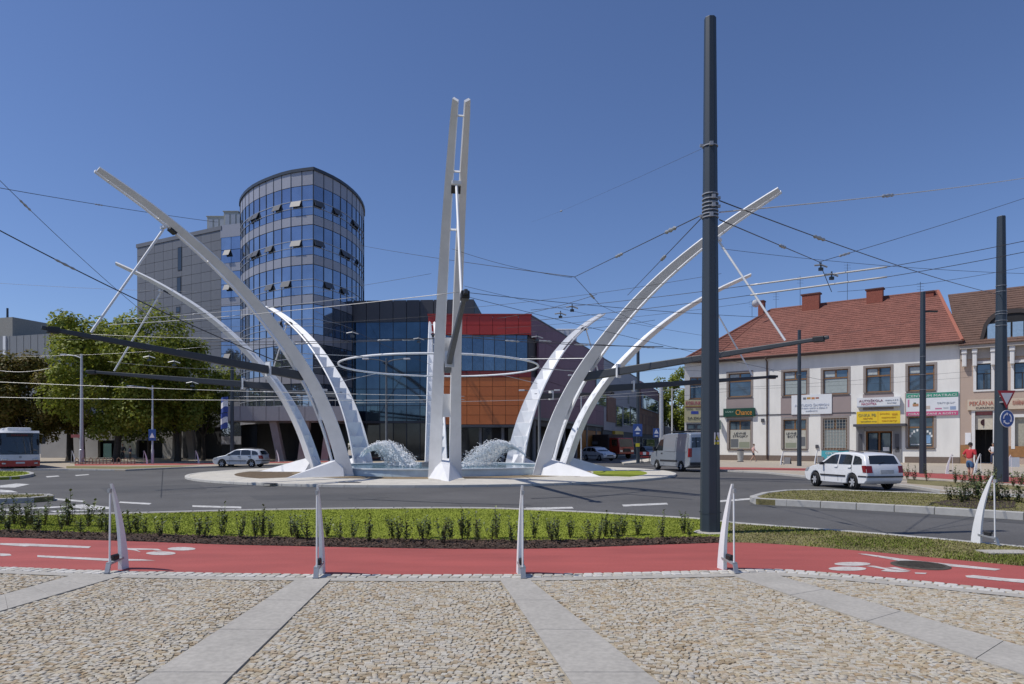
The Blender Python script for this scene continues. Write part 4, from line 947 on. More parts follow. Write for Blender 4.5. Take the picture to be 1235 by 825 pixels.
for side, P_ in (('L', LP), ('R', RP)):
    mu = MB(); TR = {}
    for i in range(len(P_)-1):
        a, b = P_[i], P_[i+1]; d = (b-a).normalized(); a2, b2 = a+d*.03, b-d*.03
        for k, zt in enumerate(Ztop):
            zb = zt-2.95; zm = zt-1.45
            mb = MB(); panel(mb, a2, b2, zm+.03, zt-.03); mb.build('pane', tower_glass, tower, w=True)
            mb = MB(); panel(mb, a2, b2, zb+.03, zm-.03); mb.build('pane', tower_glass, tower, w=True)
            mb = MB(); panel(mb, a2, b2, zb-.92, zb-.02, .06, .02); mb.build('spandrel', spandrel_m, tower, w=True)
            panel(TR.setdefault((k, 0), MB()), a, b, zm-.03, zm+.03, .08, .05); panel(TR.setdefault((k, 1), MB()), a, b, zm-.72, zm-.67, .08, .05)
            if (k, i, side) in opened: mb = MB(); panel(mb, a2+d*.02, b2-d*.02, zm-.62, zm-.02, .05, .08, .26); mb.build('opened_window', mat('sash_grey', (.085, .09, .10), .5), tower, w=True)
        mb = MB(); panel(mb, a2, b2, 27.17, 28.55, .06, .02); mb.build('parapet_panel', spandrel_m, tower, w=True)
        mu.add([], []); n = Vector((d.y, -d.x))
        mu.bar((a.x, a.y, 4.2), (a.x, a.y, 28.55), .06, .10, up=(n.x, n.y, 0))
    mu.build('mullions', mull_m, tower, w=True)
    for tr_ in TR.values(): tr_.build('transom', trim_m, tower, w=True)
cap = [p+(p-Vector((-23, 76))).normalized()*.16 for p in (LP[::-1]+RP[1:])]
mb = MB(); mb.prism([tuple(p) for p in cap], 28.55, 28.85, bottom=True); mb.build('roof_cap', mull_m, tower, w=True)
# ground floor: dark recess, canopy, slanted columns
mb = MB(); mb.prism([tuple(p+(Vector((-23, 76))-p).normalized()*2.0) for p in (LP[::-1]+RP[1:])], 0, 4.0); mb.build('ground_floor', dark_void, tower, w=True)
cf = Fac((-27.6, 66.2), (-16.3, 66.2))
cano = thing('entrance_canopy', 'pale grey panelled canopy slab jutting out under the glass tower', 'canopy', (-22, 66.2, 0))
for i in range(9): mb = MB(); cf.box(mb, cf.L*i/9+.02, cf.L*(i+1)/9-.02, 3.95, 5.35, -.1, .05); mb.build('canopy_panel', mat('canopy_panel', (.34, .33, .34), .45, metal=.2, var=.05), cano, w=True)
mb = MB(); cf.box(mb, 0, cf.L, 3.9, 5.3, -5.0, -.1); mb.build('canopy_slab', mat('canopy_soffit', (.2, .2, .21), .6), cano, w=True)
mb = MB(); 
for i in range(14): mb.tube([cf.pt(.1+i*cf.L/13.2, 5.3, -.4), cf.pt(.1+i*cf.L/13.2, 6.3, -.4)], .02, 4)
mb.tube([cf.pt(.05, 6.3, -.4), cf.pt(cf.L, 6.3, -.4)], .03, 6); mb.build('railing', galv, cano, w=True)
for i, (x0, x1) in enumerate(((330, 340), (370, 364), (398, 392), (214, 213), (228, 233))):
    Yd = 67 if x0 > 300 else 78
    a = at(x0, 509 if x0 > 300 else 508, Yd); b = at(x1, 557, Yd); b.z = 0; a.z = 4.0
    t = thing('slanted_column', ('slanted grey concrete column %s' % ['under the left end of the canopy', 'behind the foot of the left arch blades', 'under the right end of the canopy', 'in the shade under the trees, left of its pair', 'in the shade under the trees, right of its pair'][i]), 'column', (b.x, b.y, 0), 0, 'slanted columns of the ground floor')
    mb = MB(); mb.bar(b, a, .7, .7, up=(0, 1, 0)); mb.build('shaft', mat('raw_concrete', (.30, .27, .25), .8, var=.12, scale=1.2), t, w=True)
    mb = MB(); mb.box((b.x, b.y, .06), (.95, .95, .12)); mb.build('base', concrete, t, w=True)

# grey panel building left of the tower
gw = Fac((-46.3, 84.3), (-32.9, 77.2)); GH = 26.35
gb = thing('grey_office_block', 'windowless grey panel clad block with three dark slot windows, left of the glass tower', 'building', (-46.3, 84.3, 0))
mb = MB(); mb.prism([tuple(gw.pt(0, 0, -.3).to_2d()), tuple(gw.pt(gw.L+.5, 0, -.3).to_2d()), tuple(gw.pt(gw.L+.5, 0, -18).to_2d()), tuple(gw.pt(0, 0, -18).to_2d())], 0, GH-.1); mb.build('body', mat('joint_grey', (.05, .05, .055), .7), gb, w=True)
NC, NR = 9, 20
slots = [gw.rect(214.5, 219.5, 298, 326.5), gw.rect(213.5, 218.5, 334, 354), gw.rect(212.5, 217.5, 370, 377)]
ZB = 3.6; hh = (GH-.45-ZB)/NR; ww = gw.L/NC; pm = None
sc_ = gw.s_at(216.5)
for i in range(NC):
    for j in range(NR):
        a, b, z0, z1 = i*ww+.018, (i+1)*ww-.018, ZB+j*hh+.018, ZB+(j+1)*hh-.018
        mb = MB()
        if pm is None: gw.box(mb, a, b, z0, z1, -.12, 0); pm = mb.build('cladding_panel', grey_clad, gb, w=True); o = pm
        else: o = pm.copy(); COL.objects.link(o); o.parent = gb; dv = gw.pt(i*ww, ZB+j*hh)-gw.pt(0, ZB); o.location = dv
for a, b, z0, z1 in slots:
    mb = MB(); gw.box(mb, a, b, z0, z1, -.02, .03); f_ = mb.build('slot_window', black_m, gb, w=True)
    mb = MB(); gw.box(mb, a+.08, b-.08, z0+.1, z1-.1, .02, .04); mb.build('pane', glass_car, f_, w=True)
mb = MB(); gw.box(mb, -.1, gw.L+.1, GH-.45, GH, -.4, .08); mb.build('parapet', grey_clad, gb, w=True)
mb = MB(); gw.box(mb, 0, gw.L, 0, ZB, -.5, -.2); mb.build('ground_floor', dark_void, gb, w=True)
lk = Fac((-32.9, 77.2), (-30.3, 76.4)); lt = thing('glass_link', 'narrow glazed strip with grey bands joining the grey block to the tower', 'building', (-32.6, 77, 0))
mb = MB(); lk.box(mb, -.02, lk.L, 0, 26.3, -8, -.12); mb.build('core', MATS['tower_core'], lt, w=True)
for k in range(6):
    zt = 25.0-3.9*k
    for i in range(2):
        a, b = lk.L*i/2+.03, lk.L*(i+1)/2-.03
        mb = MB(); lk.box(mb, a, b, zt-1.4, zt, -.1, 0); mb.build('pane', tower_glass, lt, w=True)
        mb = MB(); lk.box(mb, a, b, zt-2.9, zt-1.46, -.1, 0); mb.build('pane', tower_glass, lt, w=True)
        mb = MB(); lk.box(mb, a, b, zt-3.85, zt-2.94, -.1, .02); mb.build('spandrel', spandrel_m, lt, w=True)
    if k in (0, 1, 3): mb = MB(); mb.add([lk.pt(.5, zt-2.1, .4), lk.pt(1.3, zt-2.1, .4), lk.pt(1.3, zt-1.45, .05), lk.pt(.5, zt-1.45, .05), lk.pt(.5, zt-2.1, .35), lk.pt(1.3, zt-2.1, .35), lk.pt(1.3, zt-1.45, 0), lk.pt(.5, zt-1.45, 0)], [(0, 1, 2, 3), (7, 6, 5, 4), (0, 4, 5, 1), (2, 6, 7, 3)]); mb.build('opened_window', MATS['sash_grey'], lt, w=True)
mb = MB(); lk.box(mb, -.05, lk.L, 25.0, 26.4, -.3, .04); mb.build('parapet_panel', spandrel_m, lt, w=True)
for i, (x0, x1, y0, Yd) in enumerate(((252, 275, 263, 84), (272, 289, 257, 82))):
    a = at(x0, y0, Yd); b = at(x1, y0, Yd); t = thing('roof_plant_box', ('lower' if i == 0 else 'taller')+' cream plant housing on the roof beside the glass tower', 'roof unit', (a.x, Yd, 26.3))
    mb = MB(); mb.box2((a.x, Yd-.5, 26.25), (b.x, Yd+2.5, a.z)); mb.build('housing', cream_m, t, w=True)
    for k in range(3): mb = MB(); mb.box2((a.x+.2+k*.7, Yd-.56, 26.8), (a.x+.7+k*.7, Yd-.5, a.z-.3)); mb.build('louvre', grey_steel, t, w=True)
    mb = MB(); mb.box2((a.x-.1, Yd-.6, a.z), (b.x+.1, Yd+2.6, a.z+.08)); mb.build('lid', cream_m, t, w=True)

# dark glass block behind, right of the tower
bf = Fac((-17.0, 73.0), (-4.0, 72.2)); bt = thing('glass_block', 'dark blue glass block with a gridded front between the tower and the red box', 'building', (-17, 73, 0))
mb = MB(); bf.box(mb, 0, bf.L, 0, 16.9, -12, -.15); mb.build('core', MATS['tower_core'], bt, w=True)
NCb = 9; cwb = bf.L/NCb
for i in range(NCb):
    a, b = i*cwb+.03, (i+1)*cwb-.03
    mb = MB(); bf.box(mb, a, b, 14.72, 17.0, -.12, .03); mb.build('parapet_panel', dark_clad, bt, w=True)
    for k in range(6):
        z1 = 14.65-k*1.78; z0 = z1-1.72
        mb = MB(); r1 = rs.uniform(-.012, .012); bf.box(mb, a, b, z0, z1, -.1, 0); o = mb.build('pane', block_glass, bt, w=True)
    mb = MB(); bf.box(mb, a, b, .1, 3.9, -.14, -.05); mb.build('shop_pane', mat('shop_glass', (.03, .035, .04), .05, metal=.5, rnd=[(.02, .025, .03), (.06, .065, .07), (.03, .04, .05)], var=.3, scale=.6), bt, w=True)
mb = MB()
for i in range(NCb+1): bf.box(mb, i*cwb-.03, i*cwb+.03, 0, 14.7, -.1, .06)
for k in range(7): bf.box(mb, 0, bf.L, 14.68-k*1.78-.03, 14.68-k*1.78+.03, -.1, .05)
mb.build('mullions', mull_m, bt, w=True)
mb = MB(); bf.box(mb, -.1, bf.L, 3.9, 4.15, -.3, .2); mb.build('fascia', mull_m, bt, w=True)

# red and orange box, and the purple wall along the side street
rf = Fac((-7.6, 62.0), (1.75, 62.0)); RC = (1.75, 62.0); sd_dir = Vector((.331, .944))
pw = Fac(RC, (RC[0]+sd_dir.x*100, RC[1]+sd_dir.y*100))
if pw.n.x < 0: pw.n = -pw.n
red_m = mat('red_panel', (.42, .03, .02), .4, rnd=[(.40, .028, .018), (.45, .034, .022)], var=.05, coat=.1)
ora_m = mat('orange_panel', (.42, .12, .03), .45, rnd=[(.50, .135, .035), (.57, .165, .044), (.535, .15, .04)], var=.05)
dred_m = mat('dark_red_panel', (.20, .02, .02), .45, var=.05)
pur_m = mat('purple_cladding', (.14, .065, .10), .6, rnd=[(.155, .072, .108), (.172, .082, .12), (.163, .076, .114)], var=.05)
lil_m = mat('lilac_cladding', (.22, .20, .24), .5, rnd=[(.21, .19, .235), (.235, .215, .255)], var=.06)
rb = thing('red_box_building', 'red and orange panelled building with a blue glass band and a long purple side wall', 'building', (RC[0], RC[1], 0))
mb = MB(); back = [rf.pt(0, 0, -.25), rf.pt(rf.L-.25, 0, -.25)]
poly = [(-7.6, 62.25), (1.5, 62.25), tuple(pw.pt(32, 0, -.25).to_2d()), (-7.6, 92)]
mb.prism(poly, 3.4, 13.2); mb.build('body', MATS['joint_grey'], rb, w=True)
zz = lambda y: EYE+(HY-y)/F*62.0
def panels(fac, a, b, z0, z1, nc, nr, m, par, name='panel', o0=-.2, o1=0., gap=.015):
    pr = None; w_, h_ = (b-a)/nc, (z1-z0)/nr
    for i in range(nc):
        for j in range(nr):
            if pr is None: mb = MB(); fac.box(mb, a+gap, a+w_-gap, z0+gap, z0+h_-gap, o0, o1); pr = mb.build(name, m, par, w=True)
            else: o = pr.copy(); COL.objects.link(o); o.parent = par; o.location = fac.pt(a+i*w_, z0+j*h_)-fac.pt(a, z0)
panels(rf, 0, rf.L+.0, zz(404), zz(381), 8, 2, red_m, rb, 'red_panel', -.2, .18)
panels(rf, 0, rf.L, zz(455), zz(447), 8, 1, dred_m, rb, 'dark_red_panel', -.2, .1)
panels(rf, 0, rf.L, zz(512), zz(455), 8, 5, ora_m, rb, 'orange_panel', -.2, .06)
mb = MB(); rf.box(mb, -.05, rf.L+.05, zz(381), zz(379), -.5, .24); mb.build('parapet_cap', mat('red_cap', (.3, .025, .02), .5), rb, w=True)
a0, a1 = 0, rf.L-.35
for i in range(9):
    w_ = (a1-a0)/9
    mb = MB(); rf.box(mb, a0+i*w_+.03, a0+(i+1)*w_-.03, zz(447)+.02, zz(404)-.02, -.22, -.10); mb.build('pane', mat('band_glass', (.12, .17, .23), .05, metal=.75, rnd=[(.10, .145, .20), (.15, .21, .28), (.12, .17, .235)], var=.15), rb, w=True)
mb = MB()
for i in range(10): rf.box(mb, a0+i*(a1/9)-.03, a0+i*(a1/9)+.03, zz(447), zz(404), -.2, -.05)
mb.build('mullions', mull_m, rb, w=True)
mb = MB(); rf.box(mb, 0, rf.L, zz(447)-.05, zz(447), -.6, .1); mb.build('window_sill', mull_m, rb, w=True)
mb = MB(); rf.box(mb, -.2, rf.L-.1, 0, 3.42, -3, -1.6); mb.build('ground_floor', MATS['shop_glass'], rb, w=True)
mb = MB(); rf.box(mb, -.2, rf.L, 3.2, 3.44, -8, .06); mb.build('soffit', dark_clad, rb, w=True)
for i in range(5): mb = MB(); p = rf.pt(.6+i*2.05, 0, -.8); mb.tube([p, p+Vector((0, 0, 3.25))], .16, 10); mb.build('column', mat('column_grey', (.16, .16, .17), .6), rb, w=True, smooth=60)
for i in range(8): mb = MB(); rf.box(mb, i*1.15+.05, i*1.15+1.08, .15, 3.1, -1.62, -1.56); mb.build('shop_pane', MATS['shop_glass'], rb, w=True)
# purple wall: panels, cut by window openings lower down
ps = lambda x: pw.s_at(x)
for k in range(14):
    s0_, s1_ = k*2.3, (k+1)*2.3
    for j in range(5):
        z0, z1 = 4.2+j*1.82, 4.2+(j+1)*1.82
        if k == 0 and 2 <= j <= 3: continue
        mb = MB(); pw.box(mb, s0_+.015, s1_-.015, z0+.015, z1-.015, -.2, 0); mb.build('side_panel', pur_m, rb, w=True)
mb = MB(); pw.box(mb, .05, 2.2, zz(447), zz(404), -.6, -.4); mb.build('side_window', glass_dark, rb, w=True)
mb = MB(); pw.box(mb, 0, 32.2, 13.3, 13.42, -.5, .04); mb.build('side_cap', dark_clad, rb, w=True)
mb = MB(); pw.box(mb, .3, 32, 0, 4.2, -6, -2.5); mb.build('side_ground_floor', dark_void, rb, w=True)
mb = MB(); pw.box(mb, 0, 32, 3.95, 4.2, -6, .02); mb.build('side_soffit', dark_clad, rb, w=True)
for k in range(6): mb = MB(); p = pw.pt(2+k*5.4, 0, -.4); mb.tube([p, p+Vector((0, 0, 4))], .2, 10); mb.build('column', MATS['column_grey'], rb, w=True, smooth=60)
# roof plant on it
t = thing('roof_plant_unit', 'white ribbed ventilation unit on the roof behind the purple wall', 'roof unit', (4.2, 76, 13.2)); c = at(676, 401, 80)
mb = MB(); mb.box((c.x, 80, c.z-.6), (3.6, 2.2, 1.7)); mb.build('housing', mat('unit_white', (.6, .6, .62), .5), t, w=True, bevel=.1)
for k in range(6): mb = MB(); mb.box((c.x-1.5+k*.6, 78.88, c.z-.5), (.08, .06, 1.3)); mb.build('rib', grey_steel, t, w=True)
mb = MB(); mb.box((c.x, 80, c.z-1.9), (3.0, 1.8, 1.6)); mb.build('stand', dark_clad, t, w=True)

# the rest of the street front, house by house
def street_house(name, label, s0_, s1_, H, wallm, feats, o=0.0):
    t = thing(name, label, 'building', tuple(pw.pt(s0_, 0)))
    mb = MB(); pw.box(mb, s0_+.05, s1_-.05, 0, H, -10, -.16); mb.build('body', MATS['joint_grey'], t, w=True)
    nc = max(1, int((s1_-s0_)/1.9)); nr = max(1, int((H-3.6)/1.8))
    panels(pw, s0_+.05, s1_-.05, 3.6, H, nc, nr, wallm, t, 'wall_panel', -.2, 0, .012)
    mb = MB(); pw.box(mb, s0_, s1_, H, H+.15, -10, .06); mb.build('roof_edge', dark_clad, t, w=True)
    mb = MB(); pw.box(mb, s0_+.1, s1_-.1, 0, 3.6, -1.2, -1.0); mb.build('shopfront', dark_void, t, w=True)
    for nm, m, x0, x1, y0, y1, o0, o1 in feats:
        a, b, z0, z1 = pw.rect(x0, x1, y0, y1); mb = MB(); pw.box(mb, a, b, z0, z1, o0, o1); f_ = mb.build(nm, m, t, w=True)
        if 'window' in nm:
            mb = MB(); pw.box(mb, a+.12*(b-a)/2, (a+b)/2-.08, z0+.15, z1-.15, o1-.02, o1+.02); mb.build('pane', glass_dark, f_, w=True)
            mb = MB(); pw.box(mb, (a+b)/2+.08, b-.12*(b-a)/2, z0+.15, z1-.15, o1-.02, o1+.02); mb.build('pane', glass_dark, f_, w=True)
    return t
rust = mat('rust_panel', (.17, .075, .045), .7, rnd=[(.15, .065, .04), (.21, .10, .06), (.12, .055, .035), (.24, .14, .09)], var=.2, scale=1)
wood = mat('ochre_wood', (.28, .12, .025), .6, rnd=[(.26, .11, .022), (.31, .14, .03)], var=.15, scale=2)
gold = mat('gold_sign', (.50, .33, .03), .5, var=.2)
wf = mat('pale_frame', (.34, .34, .36), .5)
street_house('lilac_house', 'pale lilac clad house on the side street, with rust and dark window bays', 32.3, 62, 13.2, lil_m, [
    ('wood_wall', wood, 706, 741, 511, 551, -1.1, -.4), ('window', dark_clad, 718, 731, 448, 490, -.1, .06), ('rust_bay', rust, 731.5, 742, 479, 509, -.1, .12),
    ('window', dark_clad, 742.5, 750, 490, 515, -.1, .08), ('window', wf, 750.5, 759, 491, 514, -.1, .1), ('window', dark_clad, 759.5, 767.5, 491, 514, -.1, .1), ('gold_sign', gold, 740, 750, 520, 530, -.2, .25), ('awning', dark_clad, 716, 770, 533, 536, -.2, .5), ('slot', dark_clad, 757, 758.8, 477, 487, -.1, .03)])
street_house('rust_house', 'rust coloured tiled house with a glazed top corner further down the side street', 62.3, 100, 12.6, rust, [
    ('window', mat('blue_grey_frame', (.20, .24, .3), .4), 773, 793, 480, 496, -.1, .25), ('lower_window', dark_clad, 774, 790, 529, 546, -.3, .05), ('top_band', pur_m, 772, 793.5, 466, 479, -.1, .1)])
bh = Fac(pw.pt(101, 0).to_2d(), pw.pt(128, 0).to_2d()); bh.n = pw.n
t = thing('gabled_house', 'brown roofed house at the far end of the side street', 'building', tuple(pw.pt(101, 0)))
mb = MB(); bh.box(mb, 0, 26, 0, 10.2, -9, 0); mb.build('wall', mat('brown_render', (.14, .11, .095), .8, var=.1), t, w=True)
mb = MB(); mb.add([bh.pt(-.3, 10.2, .4), bh.pt(26, 10.2, .4), bh.pt(26, 14.6, -4.5), bh.pt(-.3, 14.6, -4.5), bh.pt(-.3, 10.2, -9.4), bh.pt(26, 10.2, -9.4)], [(0, 1, 2, 3), (3, 2, 5, 4), (0, 3, 4), (1, 5, 2)]); mb.build('roof', mat('brown_roof', (.10, .07, .06), .8, var=.2, scale=3), t, w=True)
for k in range(6):
    for j in range(2):
        mb = MB(); bh.box(mb, 2+k*4, 3.4+k*4, 1.5+j*4.2, 3.8+j*4.2, -.2, .04); f_ = mb.build('window', wf, t, w=True); mb = MB(); bh.box(mb, 2.12+k*4, 3.28+k*4, 1.65+j*4.2, 3.65+j*4.2, 0, .06); mb.build('pane', glass_dark, f_, w=True)

# ---------------------------------------------------------------- white corner building with the red roof
B0, C0 = Vector((21.2, 72.7)), Vector((38.7, 59.0)); A0 = Vector((18.45, 73.0))
f1 = Fac(B0, C0); f2 = Fac(A0, B0); nb = -f1.n
EH, RH = 10.35, 16.5
white_wall = mat('white_render', (.75, .735, .69), .85, var=.07, scale=1.2, stretch=(1, 1, .22), var2=(.4, .05), bump=.08, bscale=60)
pinkgrey = mat('pinkish_panel', (.30, .245, .235), .8, var=.05, scale=1)
wood_f = mat('brown_window_wood', (.21, .11, .045), .55, var=.12, scale=5)
frame_g = mat('grey_reveal', (.27, .235, .215), .8, var=.06)
blind_m = mat('pale_blind', (.33, .37, .36), .25, var=.1)
wb = thing('white_corner_building', 'two storey white rendered corner building with a big red tiled hipped roof and shop banners', 'building', (B0.x, B0.y, 0))
up = [f1.rect(878.5, 906, 450, 478.5), f1.rect(944.5, 973.5, 447.5, 477), f1.rect(992.5, 1023, 445.5, 475.5), f1.rect(1044, 1074.5, 443, 473), f1.rect(1095, 1127, 440.5, 471.5)]
lo = [f1.rect(879, 905.5, 507, 542), f1.rect(944.5, 972.5, 506, 541.5), f1.rect(992.5, 1021.5, 504.5, 542), f1.rect(1095, 1126, 502.5, 540)]
door = f1.rect(1043.5, 1076, 520, 557); door = (door[0], door[1], .05, door[3])
mb = MB(); f1.wall(mb, 0, f1.L, 0, EH, [*up, *lo, door], .28); 
up2 = [f2.rect(832, 851, 455, 481)]
f2.wall(mb, 0, f2.L, 0, EH, [*up2], .28)
D0 = C0+nb*13; E0 = A0+Vector((.45, .89))*14
for p, q in ((C0, D0), (D0, E0), (E0, A0)): mb.add([(p.x, p.y, 0), (q.x, q.y, 0), (q.x, q.y, EH), (p.x, p.y, EH)], [(0, 1, 2, 3)])
mb.build('wall', white_wall, wb, w=True)
mb = MB(); f1.box(mb, .3, f1.L-.3, .1, EH-.2, -2.0, -1.7); f2.box(mb, .3, f2.L-.2, .1, EH-.2, -2.0, -1.7); mb.build('dark_rooms', dark_void, wb, w=True)
def win(fac, r_, par, style='casement'):
    a, b, z0, z1 = r_; m_ = (a+b)/2; zt = z0+(z1-z0)*.66; mb = MB(); o0, o1 = -.24, -.14; w_ = .10
    for q in ((a, a+w_, z0, z1), (b-w_, b, z0, z1), (a+w_, b-w_, z0, z0+w_), (a+w_, b-w_, z1-w_, z1), (a+w_, b-w_, zt-.07, zt+.07), (m_-.07, m_+.07, zt+.07, z1-w_)): fac.box(mb, *q, o0, o1)
    f_ = mb.build('window', wood_f, par, w=True)
    for q, m in (((a+w_, b-w_, z0+w_, zt-.07), glass_dark), ((a+w_, m_-.07, zt+.07, z1-w_), glass_dark), ((m_+.07, b-w_, zt+.07, z1-w_), glass_dark)):
        mb = MB(); fac.box(mb, *q, -.22, -.19); mb.build('pane', m, f_, w=True)
    mb = MB(); fac.box(mb, a-.12, b+.12, z0-.12, z0-.002, -.2, .10); mb.build('sill', mat('sill_brown', (.12, .10, .09), .6), f_, w=True)
    return f_
wins_u = [win(f1, r_, wb) for r_ in up]; wins_l = [win(f1, r_, wb) for r_ in lo]; win(f2, up2[0], wb)
for k, (r_, f_) in enumerate(zip(up, wins_u)):      # curtains and blinds behind some panes
    if k in (2, 1): mb = MB(); f1.box(mb, r_[0]+.15, r_[1]-.15, r_[2]+.15, r_[2]+(r_[3]-r_[2])*.6, -.185, -.18); mb.build('blind', blind_m, f_, w=True)
    mb = MB(); f1.box(mb, r_[0]+.16, (r_[0]+r_[1])/2-.1, r_[2]+(r_[3]-r_[2])*.72, r_[3]-.14, -.186, -.182); mb.build('curtain', mat('light_curtain', (.42, .46, .46), .4), f_, w=True)
# grey pink bays between the window rows and thin reveals round the windows
for u, l_ in zip(up, lo[:3]+[(up[3][0], up[3][1], 0, 4.6)]+[lo[3]]):
    mb = MB(); f1.box(mb, u[0]-.22, u[1]+.22, l_[3]+.25, u[2]-.13, -.05, .035); mb.build('bay_panel', pinkgrey, wb, w=True)
for r_ in up+lo:
    a, b, z0, z1 = r_; mb = MB(); w_ = .2
    for q in ((a-w_, a, z0, z1+w_), (b, b+w_, z0, z1+w_), (a, b, z1, z1+w_)): f1.box(mb, *q, -.05, .03)
    mb.build('window_surround', frame_g, wb, w=True)
mb = MB(); f1.box(mb, 0, door[0]-1.0, -.02, .55, -.05, .04); f1.box(mb, door[1]+1.0, f1.L, -.02, .55, -.05, .04); f2.box(mb, 0, f2.L-.05, -.02, .55, -.05, .04); mb.build('plinth', mat('plinth_brown', (.17, .13, .105), .85, var=.1), wb, w=True)
# eaves: soffit, gutter, downpipe
def offp(p, d_): return Vector(p)+d_
ov = .62
Ae = A0+f2.n*ov+Vector((-.5, .1)); Be = B0+(f1.n+f2.n).normalized()*ov*1.02; Ce = C0+f1.n*ov+f1.d*.25; De = D0+nb*.3+f1.d*.25; Ee = E0+Vector((-.3, .5))
mb = MB(); P_ = [Ae, Be, Ce, De, Ee]; mb.prism([tuple(p) for p in P_], EH-.02, EH+.16, bottom=True); mb.build('eaves', mat('eaves_brown', (.10, .06, .045), .7, var=.1), wb, w=True)
mb = MB(); mb.tube([(Ae.x, Ae.y, EH+.15), (Be.x, Be.y, EH+.15), (Ce.x, Ce.y, EH+.15)], .085, 8); mb.build('gutter', mat('brown_gutter', (.085, .05, .04), .45, metal=.3), wb, w=True, smooth=60)
s_dp = f1.s_at(925.5)
mb = MB(); mb.tube([f1.pt(s_dp, EH, ov), f1.pt(s_dp, EH-.35, .12), f1.pt(s_dp, .2, .12)], .075, 8); mb.build('downpipe', MATS['brown_gutter'], wb, w=True, smooth=60)
# roof in courses
R0 = B0+f1.d*4.2+nb*6.6; R1 = C0-f1.d*2.3+nb*6.6; R0 = Vector((R0.x, R0.y, RH)); R1 = Vector((R1.x, R1.y, RH-.1))
tile_m = mat('red_roof_tiles', (.205, .078, .056), .75, var=.16, scale=1.0, var2=(9, .22), bump=.4, bscale=22)
roof_base = MB(); z3 = lambda p: Vector((p.x, p.y, EH+.18))
roof_base.add([z3(Be), z3(Ce), R1, R0], [(0, 1, 2, 3)]); roof_base.add([z3(Ae), z3(Be), R0], [(0, 1, 2)]); roof_base.add([z3(Ce), z3(De), R1], [(0, 1, 2)]); roof_base.add([z3(De), z3(Ee), R0, R1], [(0, 1, 2, 3)]); roof_base.add([z3(Ee), z3(Ae), R0], [(0, 1, 2)])
rfo = roof_base.build('roof', tile_m, wb, w=True)
def courses(a, b, c, d, n, m, par, tilew=.42):
    "tile courses on the slope a,b (eaves) to d,c (ridge): alternate tiles slightly proud"
    nr = (b-a).cross(d-a).normalized(); mb = MB()
    if nr.z < 0: nr = -nr
    for i in range(n):
        t0, t1 = i/n, (i+1.15)/n if i < n-1 else 1; l0, r0 = a.lerp(d, t0), b.lerp(c, t0); l1, r1 = a.lerp(d, t1), b.lerp(c, t1)
        k = max(1, int((r0-l0).length/tilew)); sh = .5*(i % 2)/k
        cuts = [0]+[min(1, max(0, (j+sh*k)/k)) for j in range(1 if sh == 0 else 0, k)]+[1]; cuts = sorted(set(cuts))
        for u, v in zip(cuts[:-1], cuts[1:]):
            e = .05+random.uniform(-.008, .012); g_ = .004
            p0, p1, p2, p3 = l0.lerp(r0, u+g_/max(1, k)), l0.lerp(r0, v), l1.lerp(r1, v), l1.lerp(r1, u+g_/max(1, k))
            mb.add([p0+nr*e, p1+nr*e, p2+nr*.012, p3+nr*.012, p0, p1], [(0, 1, 2, 3), (4, 5, 1, 0)])
    o = mb.build('roof_tiles', m, par, w=True); tag(o, None, None, None, 'stuff'); return o
courses(z3(Be), z3(Ce), R1, R0, 26, tile_m, rfo); courses(z3(Ae), z3(Be), R0, R0+Vector((.01, 0, 0)), 26, tile_m, rfo); courses(z3(Ce), z3(De), R1, R1+Vector((.01, .01, 0)), 22, tile_m, rfo)
mb = MB(); mb.tube([R0, R1], .13, 8); mb.tube([z3(Be)+Vector((0, 0, .05)), R0], .11, 6); mb.tube([z3(Ae), R0], .11, 6)
mb.build('ridge_tiles', tile_m, rfo, w=True)
mb = MB(); mb.tube([z3(Ce)+Vector((0, 0, .05)), R1], .14, 6); mb.build('hip_tiles', mat('bright_hip_tile', (.36, .13, .085), .7, var=.1), rfo, w=True)
brick_m = mat('chimney_brick', (.25, .075, .05), .85, var=.2, scale=8, bump=.4)
for x0, x1, y0, y1 in ((969.5, 990.5, 354.5, 373), (1047, 1066, 348.5, 366), (917, 924, 363, 372), (1118, 1127, 351.5, 358)):
    xm = (x0+x1)/2; k_ = (xm-CX)/F; d_ = (R1-R0); tt_ = (k_*R0.y-R0.x)/(d_.x-k_*d_.y); p = R0+d_*tt_+Vector((f1.n.x, f1.n.y, 0))*.5
    w_ = (x1-x0)/F*p.y; zt = EYE+(HY-y0)/F*p.y; M_ = Matrix.Rotation(math.atan2(f1.d.y, f1.d.x), 3, 'Z')
    mb = MB(); mb.box((p.x, p.y, (zt+RH-1.6)/2), (w_*.92, .7, zt-RH+1.6), M_); ch_ = mb.build('chimney', brick_m, rfo, w=True)
    mb = MB(); mb.box((p.x, p.y, zt-.06), (w_*1.05, .85, .14), M_); mb.build('chimney_cap', mat('chimney_cap', (.12, .05, .04), .8), rfo, w=True)
for x, y0 in ((965, 333), (1022, 318), (936, 353), (907, 362), (1110, 340)):
    k_ = (x-CX)/F; d_ = (R1-R0); tt_ = (k_*R0.y-R0.x)/(d_.x-k_*d_.y); p = R0+d_*tt_; mb = MB(); zt = EYE+(HY-y0)/F*p.y; mb.tube([(p.x, p.y, RH-.6), (p.x, p.y, zt)], .022, 5)
    for q in (.15, .45, .75): mb.tube([(p.x-.35, p.y, zt-q), (p.x+.35, p.y, zt-q)], .010, 4)
    mb.build('aerial', dark_steel, wb, w=True)
c = at(912, 366, 73.5); mb = MB(); mb.lathe([(.0, .05), (.3, .0), (.42, -.12)], 14, c, Matrix.Rotation(R(100), 3, 'X')); mb.build('satellite_dish', mat('dish_white', (.6, .6, .6), .5), wb, w=True, smooth=60)
